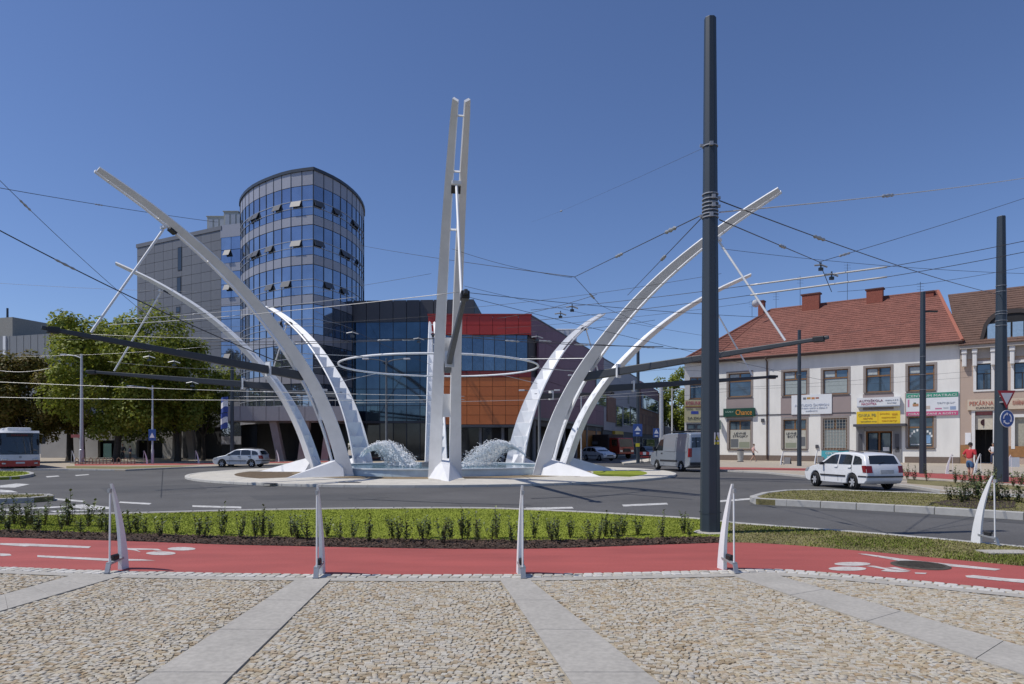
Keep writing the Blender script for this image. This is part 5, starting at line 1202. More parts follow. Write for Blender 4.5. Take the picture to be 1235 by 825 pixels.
# door, porch slab
a, b, z0, z1 = door; mb = MB(); m_ = (a+b)/2
for q in ((a, a+.12, z0, z1), (b-.12, b, z0, z1), (m_-.07, m_+.07, z0, z1-.1), (a+.12, b-.12, z1-.12, z1), (a+.12, b-.12, z0, z0+.75)): f1.box(mb, *q, -.5, -.38)
dr = mb.build('door', mat('door_wood', (.20, .085, .03), .5, var=.15, scale=4), wb, w=True)
for u, v in ((a+.12, m_-.07), (m_+.07, b-.12)): mb = MB(); f1.box(mb, u+.1, v-.1, z0+.85, z1-.2, -.46, -.43); mb.build('pane', glass_dark, dr, w=True)
mb = MB(); f1.box(mb, m_+.3, b-.3, z0+1.0, z0+1.35, -.43, -.41); mb.build('notice', whs, dr, w=True)
for u, v in ((a-.75, a-.05), (b+.05, b+.75)):
    mb = MB(); f1.box(mb, u, v, 0, z1+.55, -.1, .10); mb.build('porch_pier', mat('porch_grey', (.22, .22, .23), .8, var=.06), wb, w=True)
    mb = MB(); f1.box(mb, (u+v)/2-.17, (u+v)/2+.17, 1.0, 2.6, .10, .14); mb.build('notice_board', dark_clad, wb, w=True)
mb = MB(); f1.box(mb, a-.05, b+.05, z1, z1+.55, -.3, .06); mb.build('porch_lintel', MATS['porch_grey'], wb, w=True)
r_ = f1.rect(1032, 1094, 511.5, 514.5); mb = MB(); f1.box(mb, r_[0], r_[1], r_[2], r_[3], -.05, 1.1); mb.build('porch_slab', dark_clad, wb, w=True)
for (x, y) in ((920, 507), (985.5, 538.5), (1083, 541)): q = f1.rect(x-1.7, x+1.7, y-2, y+2); mb = MB(); f1.box(mb, *q, 0, .14); mb.build('vent_box', dark_clad, wb, w=True)
mb = MB(); q = f1.rect(872, 1032, 499.6, 500.3); f1.box(mb, .1, q[1], q[2], q[3]+.03, .01, .06); mb.build('wall_cable', dark_clad, wb, w=True)

# signs and banners on it
def banner(name, label, fac, px, m, o0, o1, lines, cat='sign', tilt=0):
    a, b, z0, z1 = fac.rect(*px); c = fac.pt((a+b)/2, (z0+z1)/2, o0); t = thing(name, label, cat, tuple(c))
    mb = MB(); fac.box(mb, a, b, z0, z1, o0, o1); mb.build('board', m, t, w=True)
    rt_ = fac.right; n_ = Vector((fac.n.x, fac.n.y, 0))
    for txt, lx0, lx1, ly0, ly1, tm in lines:
        q = fac.rect(lx0, lx1, ly0, ly1)
        if txt is None: mb = MB(); fac.box(mb, *q, o1-.01, o1+.012); mb.build('colour_field', tm, t, w=True)
        else: lettering(txt, 'lettering', tm, t, fac.pt((q[0]+q[1])/2, (q[2]+q[3])/2, o1+.02), rt_, (0, 0, 1), q[3]-q[2], q[1]-q[0], .02)
    return t
ink = lambda n, c: mat('ink_'+n, c, .6, var=0)
wht = mat('banner_white', (.68, .70, .72), .6, var=.05, scale=1)
t = banner('white_banner', 'large white banner with faint blue lettering between the two floors, half behind the slim pole', f1, (955, 1003.5, 476, 499.5), wht, .05, .12,
    [('A. STUDIO ŠAMPION', 959, 1000, 486.5, 490, ink('pale', (.40, .45, .55))), ('STUDIO KRÁSY A ZDRAVÍ', 966, 998, 491, 493, ink('pale', 0)), ('KADEŘNICTVÍ', 972, 986, 494.5, 496.5, ink('pale', 0)),
     (None, 969, 972.5, 479.5, 482, ink('grey', (.15, .16, .18))), (None, 973.5, 978, 479.2, 481.5, ink('ochre', (.45, .26, .05))), (None, 979, 983, 479.2, 481.5, ink('orange', (.5, .2, .06))), (None, 984, 988, 479.2, 481, ink('brownred', (.3, .12, .08)))], 'banner')
banner('betting_shop_sign', 'long dark green shop sign with orange script over the left ground floor window', f1, (873.5, 911, 492.5, 502.5), mat('sign_green', (.012, .06, .04), .4, var=.05), .03, .28,
    [('SÁZKY', 876, 886, 495.5, 498, ink('mint', (.35, .5, .42))), ('Chance', 888.5, 908, 494.2, 500.5, ink('orange2', (.62, .27, .04)))])
banner('driving_school_sign', 'long white AUTOŠKOLA sign box above the yellow banner over the door', f1, (1034.5, 1086, 479.5, 491), wht, .05, .35,
    [('AUTOŠKOLA', 1037, 1066, 481.6, 485, ink('maroon', (.16, .03, .08))), ('MACHYTKA', 1040, 1058, 486, 488.8, ink('pinkred', (.42, .06, .14))), ('skupiny A B C', 1068.5, 1084, 481.8, 483.8, ink('bluegrey', (.3, .34, .42))), ('kurzy', 1071, 1082, 485, 487, ink('bluegrey', 0)), (None, 1034.6, 1085.9, 489.6, 490.8, ink('bluegrey', 0))])
banner('yellow_banner', 'bright yellow banner with grey lettering on the porch slab over the brown door', f1, (1036, 1088, 496.5, 512), mat('banner_yellow', (.72, .50, .02), .5, var=.06, scale=1), .95, 1.05,
    [('ONKA PB', 1038, 1059, 499.5, 503, ink('olive', (.30, .28, .10))), ('servis', 1044, 1055, 504, 506, ink('brown', (.42, .2, .02))), ('kancelářské stroje', 1041, 1060, 507.6, 509.8, ink('olive', 0)), ('prodej', 1064, 1075, 498.5, 500.6, ink('amber', (.55, .26, .02))), ('tisk', 1078, 1085, 498.3, 501, ink('amber', 0)), ('kopírování', 1066, 1083, 502.8, 505, ink('amber', 0)), ('tonery', 1066, 1084, 507, 509, ink('amber', 0)), (None, 1061.3, 1061.7, 497, 511.5, ink('amber', 0))], 'banner')
banner('mattress_banner', 'wide banner with green top strip and pink bottom strip for a mattress shop', f1, (1093, 1156, 473.5, 501.5), wht, .05, .12,
    [(None, 1093.2, 1155.8, 473.8, 479.5, mat('banner_green', (.04, .26, .17), .5, var=.05)), ('CENTRUM MATRACÍ', 1095, 1154, 475, 478.6, ink('white', (.7, .72, .7))), (None, 1093.2, 1155.8, 496, 501.2, mat('banner_pink', (.52, .09, .20), .5, var=.05)), ('ZDRAVÉ SPANÍ A ROŠTY', 1095, 1154, 497.2, 500.2, ink('white', 0)),
     ('tempur', 1130, 1152, 484.5, 487.5, ink('greyblue', (.45, .48, .52))), (None, 1101, 1108, 487, 490.2, ink('skin', (.42, .22, .12))), (None, 1102, 1105, 485.6, 487.2, ink('darkg', (.08, .12, .06))), (None, 1146, 1153, 490, 494, ink('steel', (.25, .33, .48))), (None, 1128, 1136, 492, 493.6, ink('dpink', (.5, .2, .3))), (None, 1138, 1144, 491, 493, ink('greyblue', 0)), (None, 1095, 1097, 482, 491, ink('dpink', 0)), (None, 1116, 1122, 489.5, 493.5, ink('skin2', (.5, .42, .36)))], 'banner')
banner('teal_banner', 'small teal banner low on the wall under the barred window', f1, (991, 1023.5, 543.5, 553.5), mat('banner_teal', (.06, .34, .40), .5, var=.05), .03, .1,
    [('CENTRUM', 996, 1015, 545, 548, ink('white', 0)), ('MATRACÍ', 998, 1016, 549.2, 552, ink('white', 0))], 'banner')
t = banner('window_poster', 'pale poster with black capitals filling the left ground floor window', f1, (880.5, 904.5, 518.5, 541), mat('poster_pale', (.45, .44, .38), .5, var=.1), -.13, -.11,
    [('LEVNÉ', 885, 899, 521, 524, ink('black', (.04, .04, .045))), ('STROJKY', 883.5, 901.5, 525, 528.2, ink('black', 0)), (None, 881, 890, 529.5, 539.5, ink('greydk', (.12, .13, .14))), (None, 891, 903.5, 533, 540, ink('olive2', (.24, .26, .19)))], 'poster')
banner('window_poster', 'pale poster with black capitals in the ground floor window behind the slim pole', f1, (946, 971.5, 519, 541), MATS['poster_pale'], -.13, -.11,
    [('LEVNÉ', 948, 960, 521, 524, ink('black', 0)), ('BOTY', 949.5, 962, 525, 528, ink('black', 0)), (None, 966, 970.8, 527, 538, ink('greydk', 0)), (None, 947, 960, 534, 540, ink('olive2', 0))], 'poster')
q = lo[2]; gr = thing('window_grille', 'fine pale grid of bars over the ground floor window above the teal banner', 'window grille', tuple(f1.pt(q[0], q[2])))
for i in range(8): mb = MB(); u = q[0]+(q[1]-q[0])*(i+.5)/8; f1.box(mb, u-.015, u+.015, q[2], q[3], -.06, -.03); mb.build('bar', mat('pale_bar', (.38, .36, .32), .6), gr, w=True)
for i in range(10): mb = MB(); u = q[2]+(q[3]-q[2])*(i+.5)/10; f1.box(mb, q[0], q[1], u-.015, u+.015, -.03, -.005); mb.build('bar', MATS['pale_bar'], gr, w=True)
mb = MB(); f1.box(mb, q[0]+.12, q[1]-.12, q[2]+.15, q[2]+(q[3]-q[2])*.62, -.185, -.17); mb.build('blind', blind_m, wins_l[2], w=True)
q = lo[3]; t = thing('window_lettering', 'white arched lettering stuck inside the ground floor window below the pink banner', 'window sign', tuple(f1.pt((q[0]+q[1])/2, (q[2]+q[3])/2, -.15)))
for k in range(9):
    a_ = R(165-150*k/8); cx = (q[0]+q[1])/2+math.cos(a_)*.85; cz = q[2]+.85+math.sin(a_)*.75; mb = MB(); f1.box(mb, cx-.07, cx+.07, cz-.10, cz+.10, -.17, -.15); mb.build('letter_patch', ink('white', 0), t, w=True)
mb = MB(); f1.box(mb, q[0]+.2, q[1]-.2, q[2]+.25, q[2]+.33, -.17, -.15); mb.build('white_line', ink('white', 0), t, w=True)
mb = MB(); f1.box(mb, q[1]-.75, q[1]-.25, q[2]+.4, q[2]+1.1, -.17, -.15); mb.build('blue_field', mat('pale_blue_print', (.2, .35, .55), .5), t, w=True)
banner('corner_shop_sign', 'stacked pink and yellow shop sign on the corner wall left of the great dark pole', f2, (825.5, 851, 482.5, 509), mat('sign_cream', (.50, .46, .28), .5, var=.08), .03, .22,
    [('KORUNKA', 827, 848, 484, 489, ink('raspberry', (.42, .07, .12))), (None, 826, 850.5, 490.5, 491.8, ink('darkred', (.15, .04, .05))), ('sázky · loterie', 827, 849, 492.3, 494.3, ink('black', 0)), (None, 833, 842, 496, 499.5, ink('blue', (.04, .07, .34))), ('SAZKA', 829, 847, 503, 506, ink('black', 0)), (None, 826, 850.5, 489.6, 490.3, ink('gold', (.5, .36, .04)))])
banner('corner_window_sign', 'dark shop window strip below the pink and yellow corner sign', f2, (828, 852, 511, 519), dark_clad, .0, .1, [(None, 830, 838, 513, 517, glass_dark), (None, 841, 849, 513, 517, glass_dark)], 'shop window')
t = thing('projecting_sign', 'small square pale sign sticking out of the wall beside the great pole', 'sign', tuple(f1.pt(.4, 4, .3))); q = f1.rect(869, 873.5, 507, 518); mb = MB(); f1.box(mb, q[0], q[0]+.1, q[2], q[3], .1, .7); mb.build('panel', mat('sign_palegreen', (.25, .36, .32), .5), t, w=True); mb = MB(); f1.box(mb, q[0]+.02, q[0]+.08, q[3]-.2, q[3]-.1, -.05, .12); mb.build('arm', dark_clad, t, w=True)

# ---------------------------------------------------------------- beige neighbour
f3 = Fac(C0, C0+f1.d*22); ng = thing('beige_shop_house', 'beige rendered house with white window surrounds, bracketed cornice and a dark roof dormer', 'building', (C0.x, C0.y, 0))
beige = mat('beige_render', (.44, .34, .275), .85, var=.05, scale=.5, bump=.08)
white_tr = mat('white_trim', (.68, .67, .65), .7, var=.05)
u3 = [f3.rect(1177.5, 1195.5, 438.5, 470), f3.rect(1223, 1243, 437, 469), f3.rect(1266, 1288, 435, 468), f3.rect(1310, 1334, 433, 467)]
dr3 = f3.rect(1176, 1197.5, 496, 558); dr3 = (dr3[0], dr3[1], .03, dr3[3]); sw3 = f3.rect(1224, 1262, 503, 540)
mb = MB(); f3.wall(mb, .03, 20, 0, 10.0, [*u3, dr3, sw3], .3); p, q = C0+f1.d*20, C0+f1.d*20+nb*13
mb.add([(p.x, p.y, 0), (q.x, q.y, 0), (q.x, q.y, 10), (p.x, p.y, 10)], [(0, 1, 2, 3)]); mb.build('wall', beige, ng, w=True)
mb = MB(); f3.box(mb, .3, 19.8, .1, 9.8, -2.2, -1.9); mb.build('dark_rooms', dark_void, ng, w=True)
for r_ in u3:
    a, b, z0, z1 = r_; mb = MB(); m_ = (a+b)/2; zt = z0+(z1-z0)*.62
    for v in ((a, a+.08, z0, z1), (b-.08, b, z0, z1), (a, b, z0, z0+.08), (a, b, z1-.08, z1), (a, b, zt-.04, zt+.04), (m_-.04, m_+.04, z0, zt)): f3.box(mb, *v, -.25, -.17)
    f_ = mb.build('window', mat('dark_frame', (.04, .035, .032), .5), ng, w=True)
    for v in ((a+.08, m_-.04, z0+.08, zt-.04), (m_+.04, b-.08, z0+.08, zt-.04), (a+.08, b-.08, zt+.04, z1-.08)): mb = MB(); f3.box(mb, *v, -.23, -.2); mb.build('pane', glass_dark, f_, w=True)
    mb = MB(); w_ = .22
    for v in ((a-w_, a, z0, z1+w_), (b, b+w_, z0, z1+w_), (a, b, z1, z1+w_), (a-w_, b+w_, z0-.15, z0)): f3.box(mb, *v, -.05, .06)
    mb.build('window_surround', white_tr, ng, w=True)
mb = MB(); a, b, z0, z1 = dr3
for v in ((a-.25, a, 0, z1+.25), (b, b+.25, 0, z1+.25), (a, b, z1, z1+.25)): f3.box(mb, *v, -.05, .07)
mb.build('door_surround', white_tr, ng, w=True)
mb = MB(); f3.box(mb, a+.02, b-.02, z1-1.55, z1-.35, -.2, -.15); tp = mb.build('door_transom_sign', mat('sign_beige', (.55, .50, .40), .6), ng, w=True)
mb = MB(); mb.lathe([(.0, -.03), (.28, -.03), (.28, .0), (.0, .0)], 18, f3.pt((a+b)/2, z1-.95, -.12), Matrix.Rotation(R(90), 3, 'X')); mb.build('dark_emblem', mat('emblem_brown', (.07, .025, .03), .6), tp, w=True)
mb = MB(); f3.box(mb, a+.05, b-.05, z1-.32, z1-.02, -.2, -.14); mb.build('red_strip', mat('strip_red', (.3, .1, .1), .6), ng, w=True)
mb = MB(); f3.box(mb, sw3[0], sw3[1], sw3[2], sw3[3], -.22, -.18); s_ = mb.build('shop_window', mat('shop_blind', (.36, .34, .27), .4), ng, w=True)
mb = MB(); f3.box(mb, sw3[0]-.25, sw3[0], sw3[2]-.1, sw3[3]+.25, -.05, .07); f3.box(mb, sw3[0], sw3[1], sw3[3], sw3[3]+.25, -.05, .07); mb.build('shop_window_surround', white_tr, ng, w=True)
mb = MB(); f3.box(mb, .05, dr3[0]-.27, 0, 1.6, -.05, .05); f3.box(mb, dr3[1]+.27, 20, .6, 1.5, -.05, .05); mb.build('tile_base', mat('ochre_tile', (.30, .15, .055), .5, var=.15, scale=4), ng, w=True)
mb = MB(); q = f3.rect(1164, 1171, 522, 536); f3.box(mb, *q, 0, .06); mb.build('menu_board', whs, ng, w=True)
# cornice, brackets, roof, dormer
mb = MB(); f3.box(mb, .05, 20, 8.95, 10.0, .0, .14); f3.box(mb, .05, 20, 9.8, 10.15, .14, .6); mb.build('cornice', mat('cornice_grey', (.40, .36, .32), .8, var=.05), ng, w=True)
for x in (1163.5, 1176, 1198, 1221, 1244, 1267, 1290): s_ = f3.s_at(x); mb = MB(); f3.box(mb, s_-.16, s_+.16, 8.3, 9.75, .1, .42); f3.box(mb, s_-.2, s_+.2, 9.4, 9.8, .1, .5); mb.build('bracket', white_tr, ng, w=True, bevel=.06)
rbm = mat('brown_roof_tiles', (.125, .07, .05), .75, var=.16, scale=1.0, var2=(9, .2), bump=.4, bscale=22)
e0, e1_ = f3.pt(.0, 10.1, .7), f3.pt(20, 10.1, .7); r0, r1 = f3.pt(-1.5, 15.9, -6.4), f3.pt(20, 15.9, -6.4)
mb = MB(); mb.add([e0, e1_, r1, r0], [(0, 1, 2, 3)]); mb.add([r0, r1, f3.pt(20, 10.1, -13), f3.pt(0, 10.1, -13)], [(0, 1, 2, 3)]); nr_ = mb.build('roof', rbm, ng, w=True); courses(e0, e1_, r1, r0, 24, rbm, nr_)
a = f3.s_at(1181); b = f3.s_at(1262); dz0, dz1 = 10.35, 12.9; dormer = MB(); prof = []
n = 14
for i in range(n+1):
    t_ = i/n; u = a+(b-a)*t_; prof.append((u, dz0+(dz1-dz0)*(1-abs(2*t_-1)**3.2)**.6))
v0 = [f3.pt(u, z, .2) for u, z in prof]; v1 = [f3.pt(u, z, -5) for u, z in prof]; dormer.add(v0+v1, [(i, i+1, n+2+i, n+1+i) for i in range(n)]); v2 = [f3.pt(a+(b-a)*(.06+.88*i/n), dz0+(z-dz0)*.86, .2) for i, (u, z) in enumerate(prof)]
dormer.add(v0+v2, [(i, n+1+i, n+2+i, i+1) for i in range(n)])
dm = dormer.build('dormer', mat('dormer_dark', (.045, .035, .032), .6, var=.1), ng, w=True)
mb = MB(); mb.add([f3.pt(a+(b-a)*(.06+.88*i/n), dz0+(z-dz0)*.86, .1) for i, (u, z) in enumerate(prof)], [tuple(range(n+1))]); mb.build('dormer_back', dark_void, dm, w=True)
for k in range(4):
    u0 = a+(b-a)*(.13+.19*k); u1 = u0+(b-a)*.16; mb = MB(); f3.box(mb, u0, u1, dz0+.15, dz0+1.45, .12, .16); mb.build('dormer_pane', mat('dormer_glass', (.42, .50, .54), .08, metal=.6, var=.1), dm, w=True)
banner('cafe_sign', 'cream shop sign with red outlined capitals over the dark shop doorway', f3, (1167, 1236, 481, 494), mat('sign_cream2', (.56, .47, .36), .6, var=.05), .05, .2,
    [('PEKÁRNA', 1169.5, 1198.5, 482.8, 489, ink('brick', (.42, .12, .08))), ('CUKRÁRNA', 1177, 1199, 490.3, 493, ink('black', 0)), ('KAVÁRNA', 1221.5, 1235, 481.5, 488.5, ink('brick', 0))])

# ---------------------------------------------------------------- left background: low houses, grandstand, floodlights
lw = Fac((-58, 84), (-30, 79)); lh = thing('low_shop_row', 'low shaded shop building with a pale wall and dark openings behind the trees', 'building', (-58, 84, 0))
ops = [lw.rect(118, 150, 531, 560), lw.rect(165, 196, 531, 560)]; ops = [(o[0], o[1], .05, o[3]) for o in ops]; lwx = [lw.s_at(x) for x in (0, 110)]
mb = MB(); lw.wall(mb, 0, lw.L, 0, 4.6, ops, .4); mb.build('wall', mat('pale_grey_render', (.32, .31, .295), .85, var=.1, scale=.5), lh, w=True)
mb = MB(); lw.box(mb, -.2, lw.L, 4.6, 4.9, -8, .3); mb.build('roof', dark_clad, lh, w=True)
mb = MB(); lw.box(mb, 0, lw.L, 0, 4.5, -1.2, -1.0); mb.build('dark_rooms', dark_void, lh, w=True)
mb = MB(); q = lw.rect(121, 131, 535, 552); lw.box(mb, *q, -.5, -.45); mb.build('window', mat('teal_pane', (.10, .2, .19), .1, metal=.4), lh, w=True)
mb = MB(); q = lw.rect(145, 164, 532, 548); lw.box(mb, *q, .02, .06); mb.build('pale_poster', mat('pale_yellow_panel', (.56, .55, .42), .6), lh, w=True)
l2 = Fac((-78, 82), (-58.3, 84)); t = thing('white_garden_wall', 'whitewashed wall in dappled shade behind the bus and the lamp post', 'wall', (-78, 82, 0))
for i in range(9): mb = MB(); l2.box(mb, l2.L*i/9+.03, l2.L*(i+1)/9-.03, 0, 3.4, -.3, 0); mb.build('wall_panel', MATS['pale_grey_render'], t, w=True)
mb = MB(); l2.box(mb, 0, l2.L, 3.4, 3.55, -.4, .1); mb.build('coping', concrete, t, w=True)
gs = Fac((-118, 128), (-78, 116)); t = thing('grandstand', 'grey ribbed stadium building rising behind the trees at the far left', 'building', (-100, 125, 0))
a, b, z0, z1 = gs.rect(-60, 60, 405, 440); za = EYE+(HY-409)/F*122
mb = MB(); gs.box(mb, 0, gs.L, 0, za, -12, -.1); mb.build('body', mat('stadium_grey', (.20, .215, .23), .6, var=.06), t, w=True)
for i in range(26): mb = MB(); u = gs.L*i/26; gs.box(mb, u, u+gs.L/26-.12, 4, za, -.1, .1); mb.build('cladding_panel', MATS['stadium_grey'], t, w=True)
mb = MB(); gs.box(mb, -2, gs.s_at(13), za, za+3.4, -9, -.3); mb.build('upper_box', mat('stadium_cream', (.24, .24, .22), .7), t, w=True)
mb = MB(); u = gs.s_at(7); gs.box(mb, u-.3, u+.3, 6, za+.05, .1, .3); mb.build('light_strip', wht, t, w=True)
p = at(9, 391, 128); t = thing('floodlight_mast', 'dark floodlight cluster on a mast above the grandstand roof', 'floodlight', (p.x, 128, 0))
mb = MB(); mb.tube([(p.x, 128, 0), (p.x, 128, p.z+3.0)], [.35, .18], 8); mb.build('mast', dark_steel, t, w=True)
for k in range(3): mb = MB(); mb.tube([(p.x-1.6+.2*k, 128, p.z+.5-.55*k), (p.x+1.6-.2*k, 128, p.z+.5-.55*k)], .07, 6); mb.build('rail', dark_steel, t, w=True)
for k in range(3):
    for i in range(6): mb = MB(); mb.box((p.x-1.4+.2*k+i*(2.8-.4*k)/5, 127.7, p.z+.55-.55*k), (.36, .3, .36), Matrix.Rotation(R(-20), 3, 'X')); mb.build('floodlight_head', dark_clad, t, w=True)
# ---------------------------------------------------------------- vehicles
def car_paint(name, c, metal=0.): return mat('paint_'+name, c, .35, metal=metal, var=.03, scale=2, coat=.8)
lens_r = mat('tail_lens', (.20, .012, .015), .2, var=.1); lens_w = mat('head_lens', (.55, .57, .6), .12, metal=.5, var=.05)
rim_m = mat('alloy_rim', (.45, .46, .48), .35, metal=.2, var=.08); plate_m = mat('number_plate', (.6, .6, .58), .5, var=.05)
trimb = mat('black_trim', (.025, .025, .028), .6, var=.05)
class Shell:
    "outline = closed side profile (x forward, z up): lower run rear-belt -> bottom -> front-belt, then the roof run back"
    def __init__(s, lower, upper, W, belt, tumble, kx=.035, crown=.03, Hm=1.4):
        s.lower, s.upper, s.W, s.belt, s.tm, s.kx, s.cr, s.H = lower, upper, W, belt, tumble, kx, crown, Hm
    def P(s, x, z, t, o=0.):
        hw = s.W-(max(0, z-s.belt)*s.tm)-.05*max(0, .42-z)-.02*max(0, abs(z-.62)-.15)
        e = abs(x)/s.Lh; hw -= .06*max(0, e-.8)**2*25*.35
        return Vector((x*(1-s.kx*t*t), t*hw, z+(s.cr*(1-t*t) if z > s.belt+.2 else 0)))
    def body(s, name, m, par, bevel=.035):
        out = s.lower+s.upper; s.Lh = max(abs(p[0]) for p in out); n = len(out); T = [-1, -.8, -.4, 0, .4, .8, 1]; mb = MB()
        vs = [s.P(x, z, t) for t in T for x, z in out]
        fs = [(j*n+i, j*n+(i+1) % n, (j+1)*n+(i+1) % n, (j+1)*n+i) for j in range(len(T)-1) for i in range(n)]
        k = len(s.lower); L = list(range(k)); U = [k-1]+list(range(k, n))+[0]
        o = (len(T)-1)*n
        fs += [tuple(L[::-1]), tuple(U[::-1]), tuple(o+i for i in L), tuple(o+i for i in U)]
        mb.add(vs, fs); ob = mb.build(name, m, par, smooth=38, bevel=bevel)
        import bmesh
        bm = bmesh.new(); bm.from_mesh(ob.data); bmesh.ops.recalc_face_normals(bm, faces=bm.faces); bmesh.ops.triangulate(bm, faces=[f for f in bm.faces if len(f.verts) > 4]); bm.to_mesh(ob.data); bm.free()
        ob.data.polygons.foreach_set('use_smooth', [True]*len(ob.data.polygons)); ob.data.set_sharp_from_angle(angle=R(38))
        return ob
    def screen(s, name, p, q, par, t0=-.86, t1=.86, m=glass_car, o=.014, shrink=.05):
        p = Vector(p); q = Vector(q); d = (q-p); a = p+d*shrink; b = q-d*shrink; nr = Vector((d.y, -d.x)).normalized()
        if nr.y < 0 or (abs(nr.y) < .2 and nr.x*p.x < 0): nr = -nr
        mb = MB(); T = [t0+(t1-t0)*i/6 for i in range(7)]; vs = []
        for oo in (o, -.02):
            for e in (a, b): vs += [s.P(e.x, e.y, t)+Vector((nr.x*oo, 0, nr.y*oo)) for t in T]
        fs = [(i, i+1, 8+i, 7+i) for i in range(6)]+[(i, 14+i, 15+i, i+1) for i in range(6)]+[(7+i, 8+i, 22+i, 21+i) for i in range(6)]+[(0, 7, 21, 14), (6, 20, 27, 13)]
        mb.add(vs, fs); return mb.build(name, m, par, smooth=40)
    def side(s, name, poly, par, sg, m=glass_car, o=.012):
        mb = MB(); k = len(poly); vs = [s.P(x, z, sg)+Vector((0, sg*o, 0)) for x, z in poly]+[s.P(x, z, sg)-Vector((0, sg*.02, 0)) for x, z in poly]
        f0 = tuple(range(k)); f1_ = tuple(range(2*k-1, k-1, -1)); mb.add(vs, [f0 if sg < 0 else f0[::-1]]+[(i, k+i, k+(i+1) % k, (i+1) % k) for i in range(k)]); return mb.build(name, m, par)
def wheel(par, x, y, r, wd, sg):
    M_ = Matrix.Rotation(R(90), 3, 'X'); c = Vector((x, y, r)); mb = MB(); h = wd/2
    mb.lathe([(r*.66, -h), (r*.9, -h), (r, -h*.6), (r, h*.6), (r*.9, h), (r*.66, h)], 24, c, M_); w_ = mb.build('wheel', rubber, par, smooth=40)
    mb = MB(); yy = c+Vector((0, sg*h*.55, 0)); mb.lathe([(r*.68, 0), (r*.62, .01*1), (.001, 0.012)], 24, yy, M_)
    mb.lathe([(r*.69, -sg*h*.9), (r*.69, sg*h*.1), (r*.62, sg*h*.1)], 24, yy, M_); mb.build('rim_back', black_m, w_)
    mb = MB()
    for k in range(6):
        a = 2*math.pi*k/6; d = Vector((math.cos(a), 0, math.sin(a))); mb.bar(yy+Vector((0, sg*.025, 0))+d*.03, yy+Vector((0, sg*.03, 0))+d*r*.64, r*.26, .03, up=(0, 1, 0), w2=r*.20)
    mb.lathe([(r*.60, sg*.0), (r*.70, sg*.02), (r*.70, sg*.035), (r*.60, sg*.035)], 24, yy, M_); mb.tube([yy, yy+Vector((0, sg*.05, 0))], r*.16, 10); mb.build('rim', rim_m, w_, smooth=40)
def arch_pts(cx, r, n=7, z0=.24):
    a0 = math.asin(max(-1, min(1, (z0-.30)/r))); return [(cx+r*math.cos(a), .30+r*math.sin(a)) for a in [math.pi-a0-(math.pi-2*a0)*i/(n-1) for i in range(n)]]
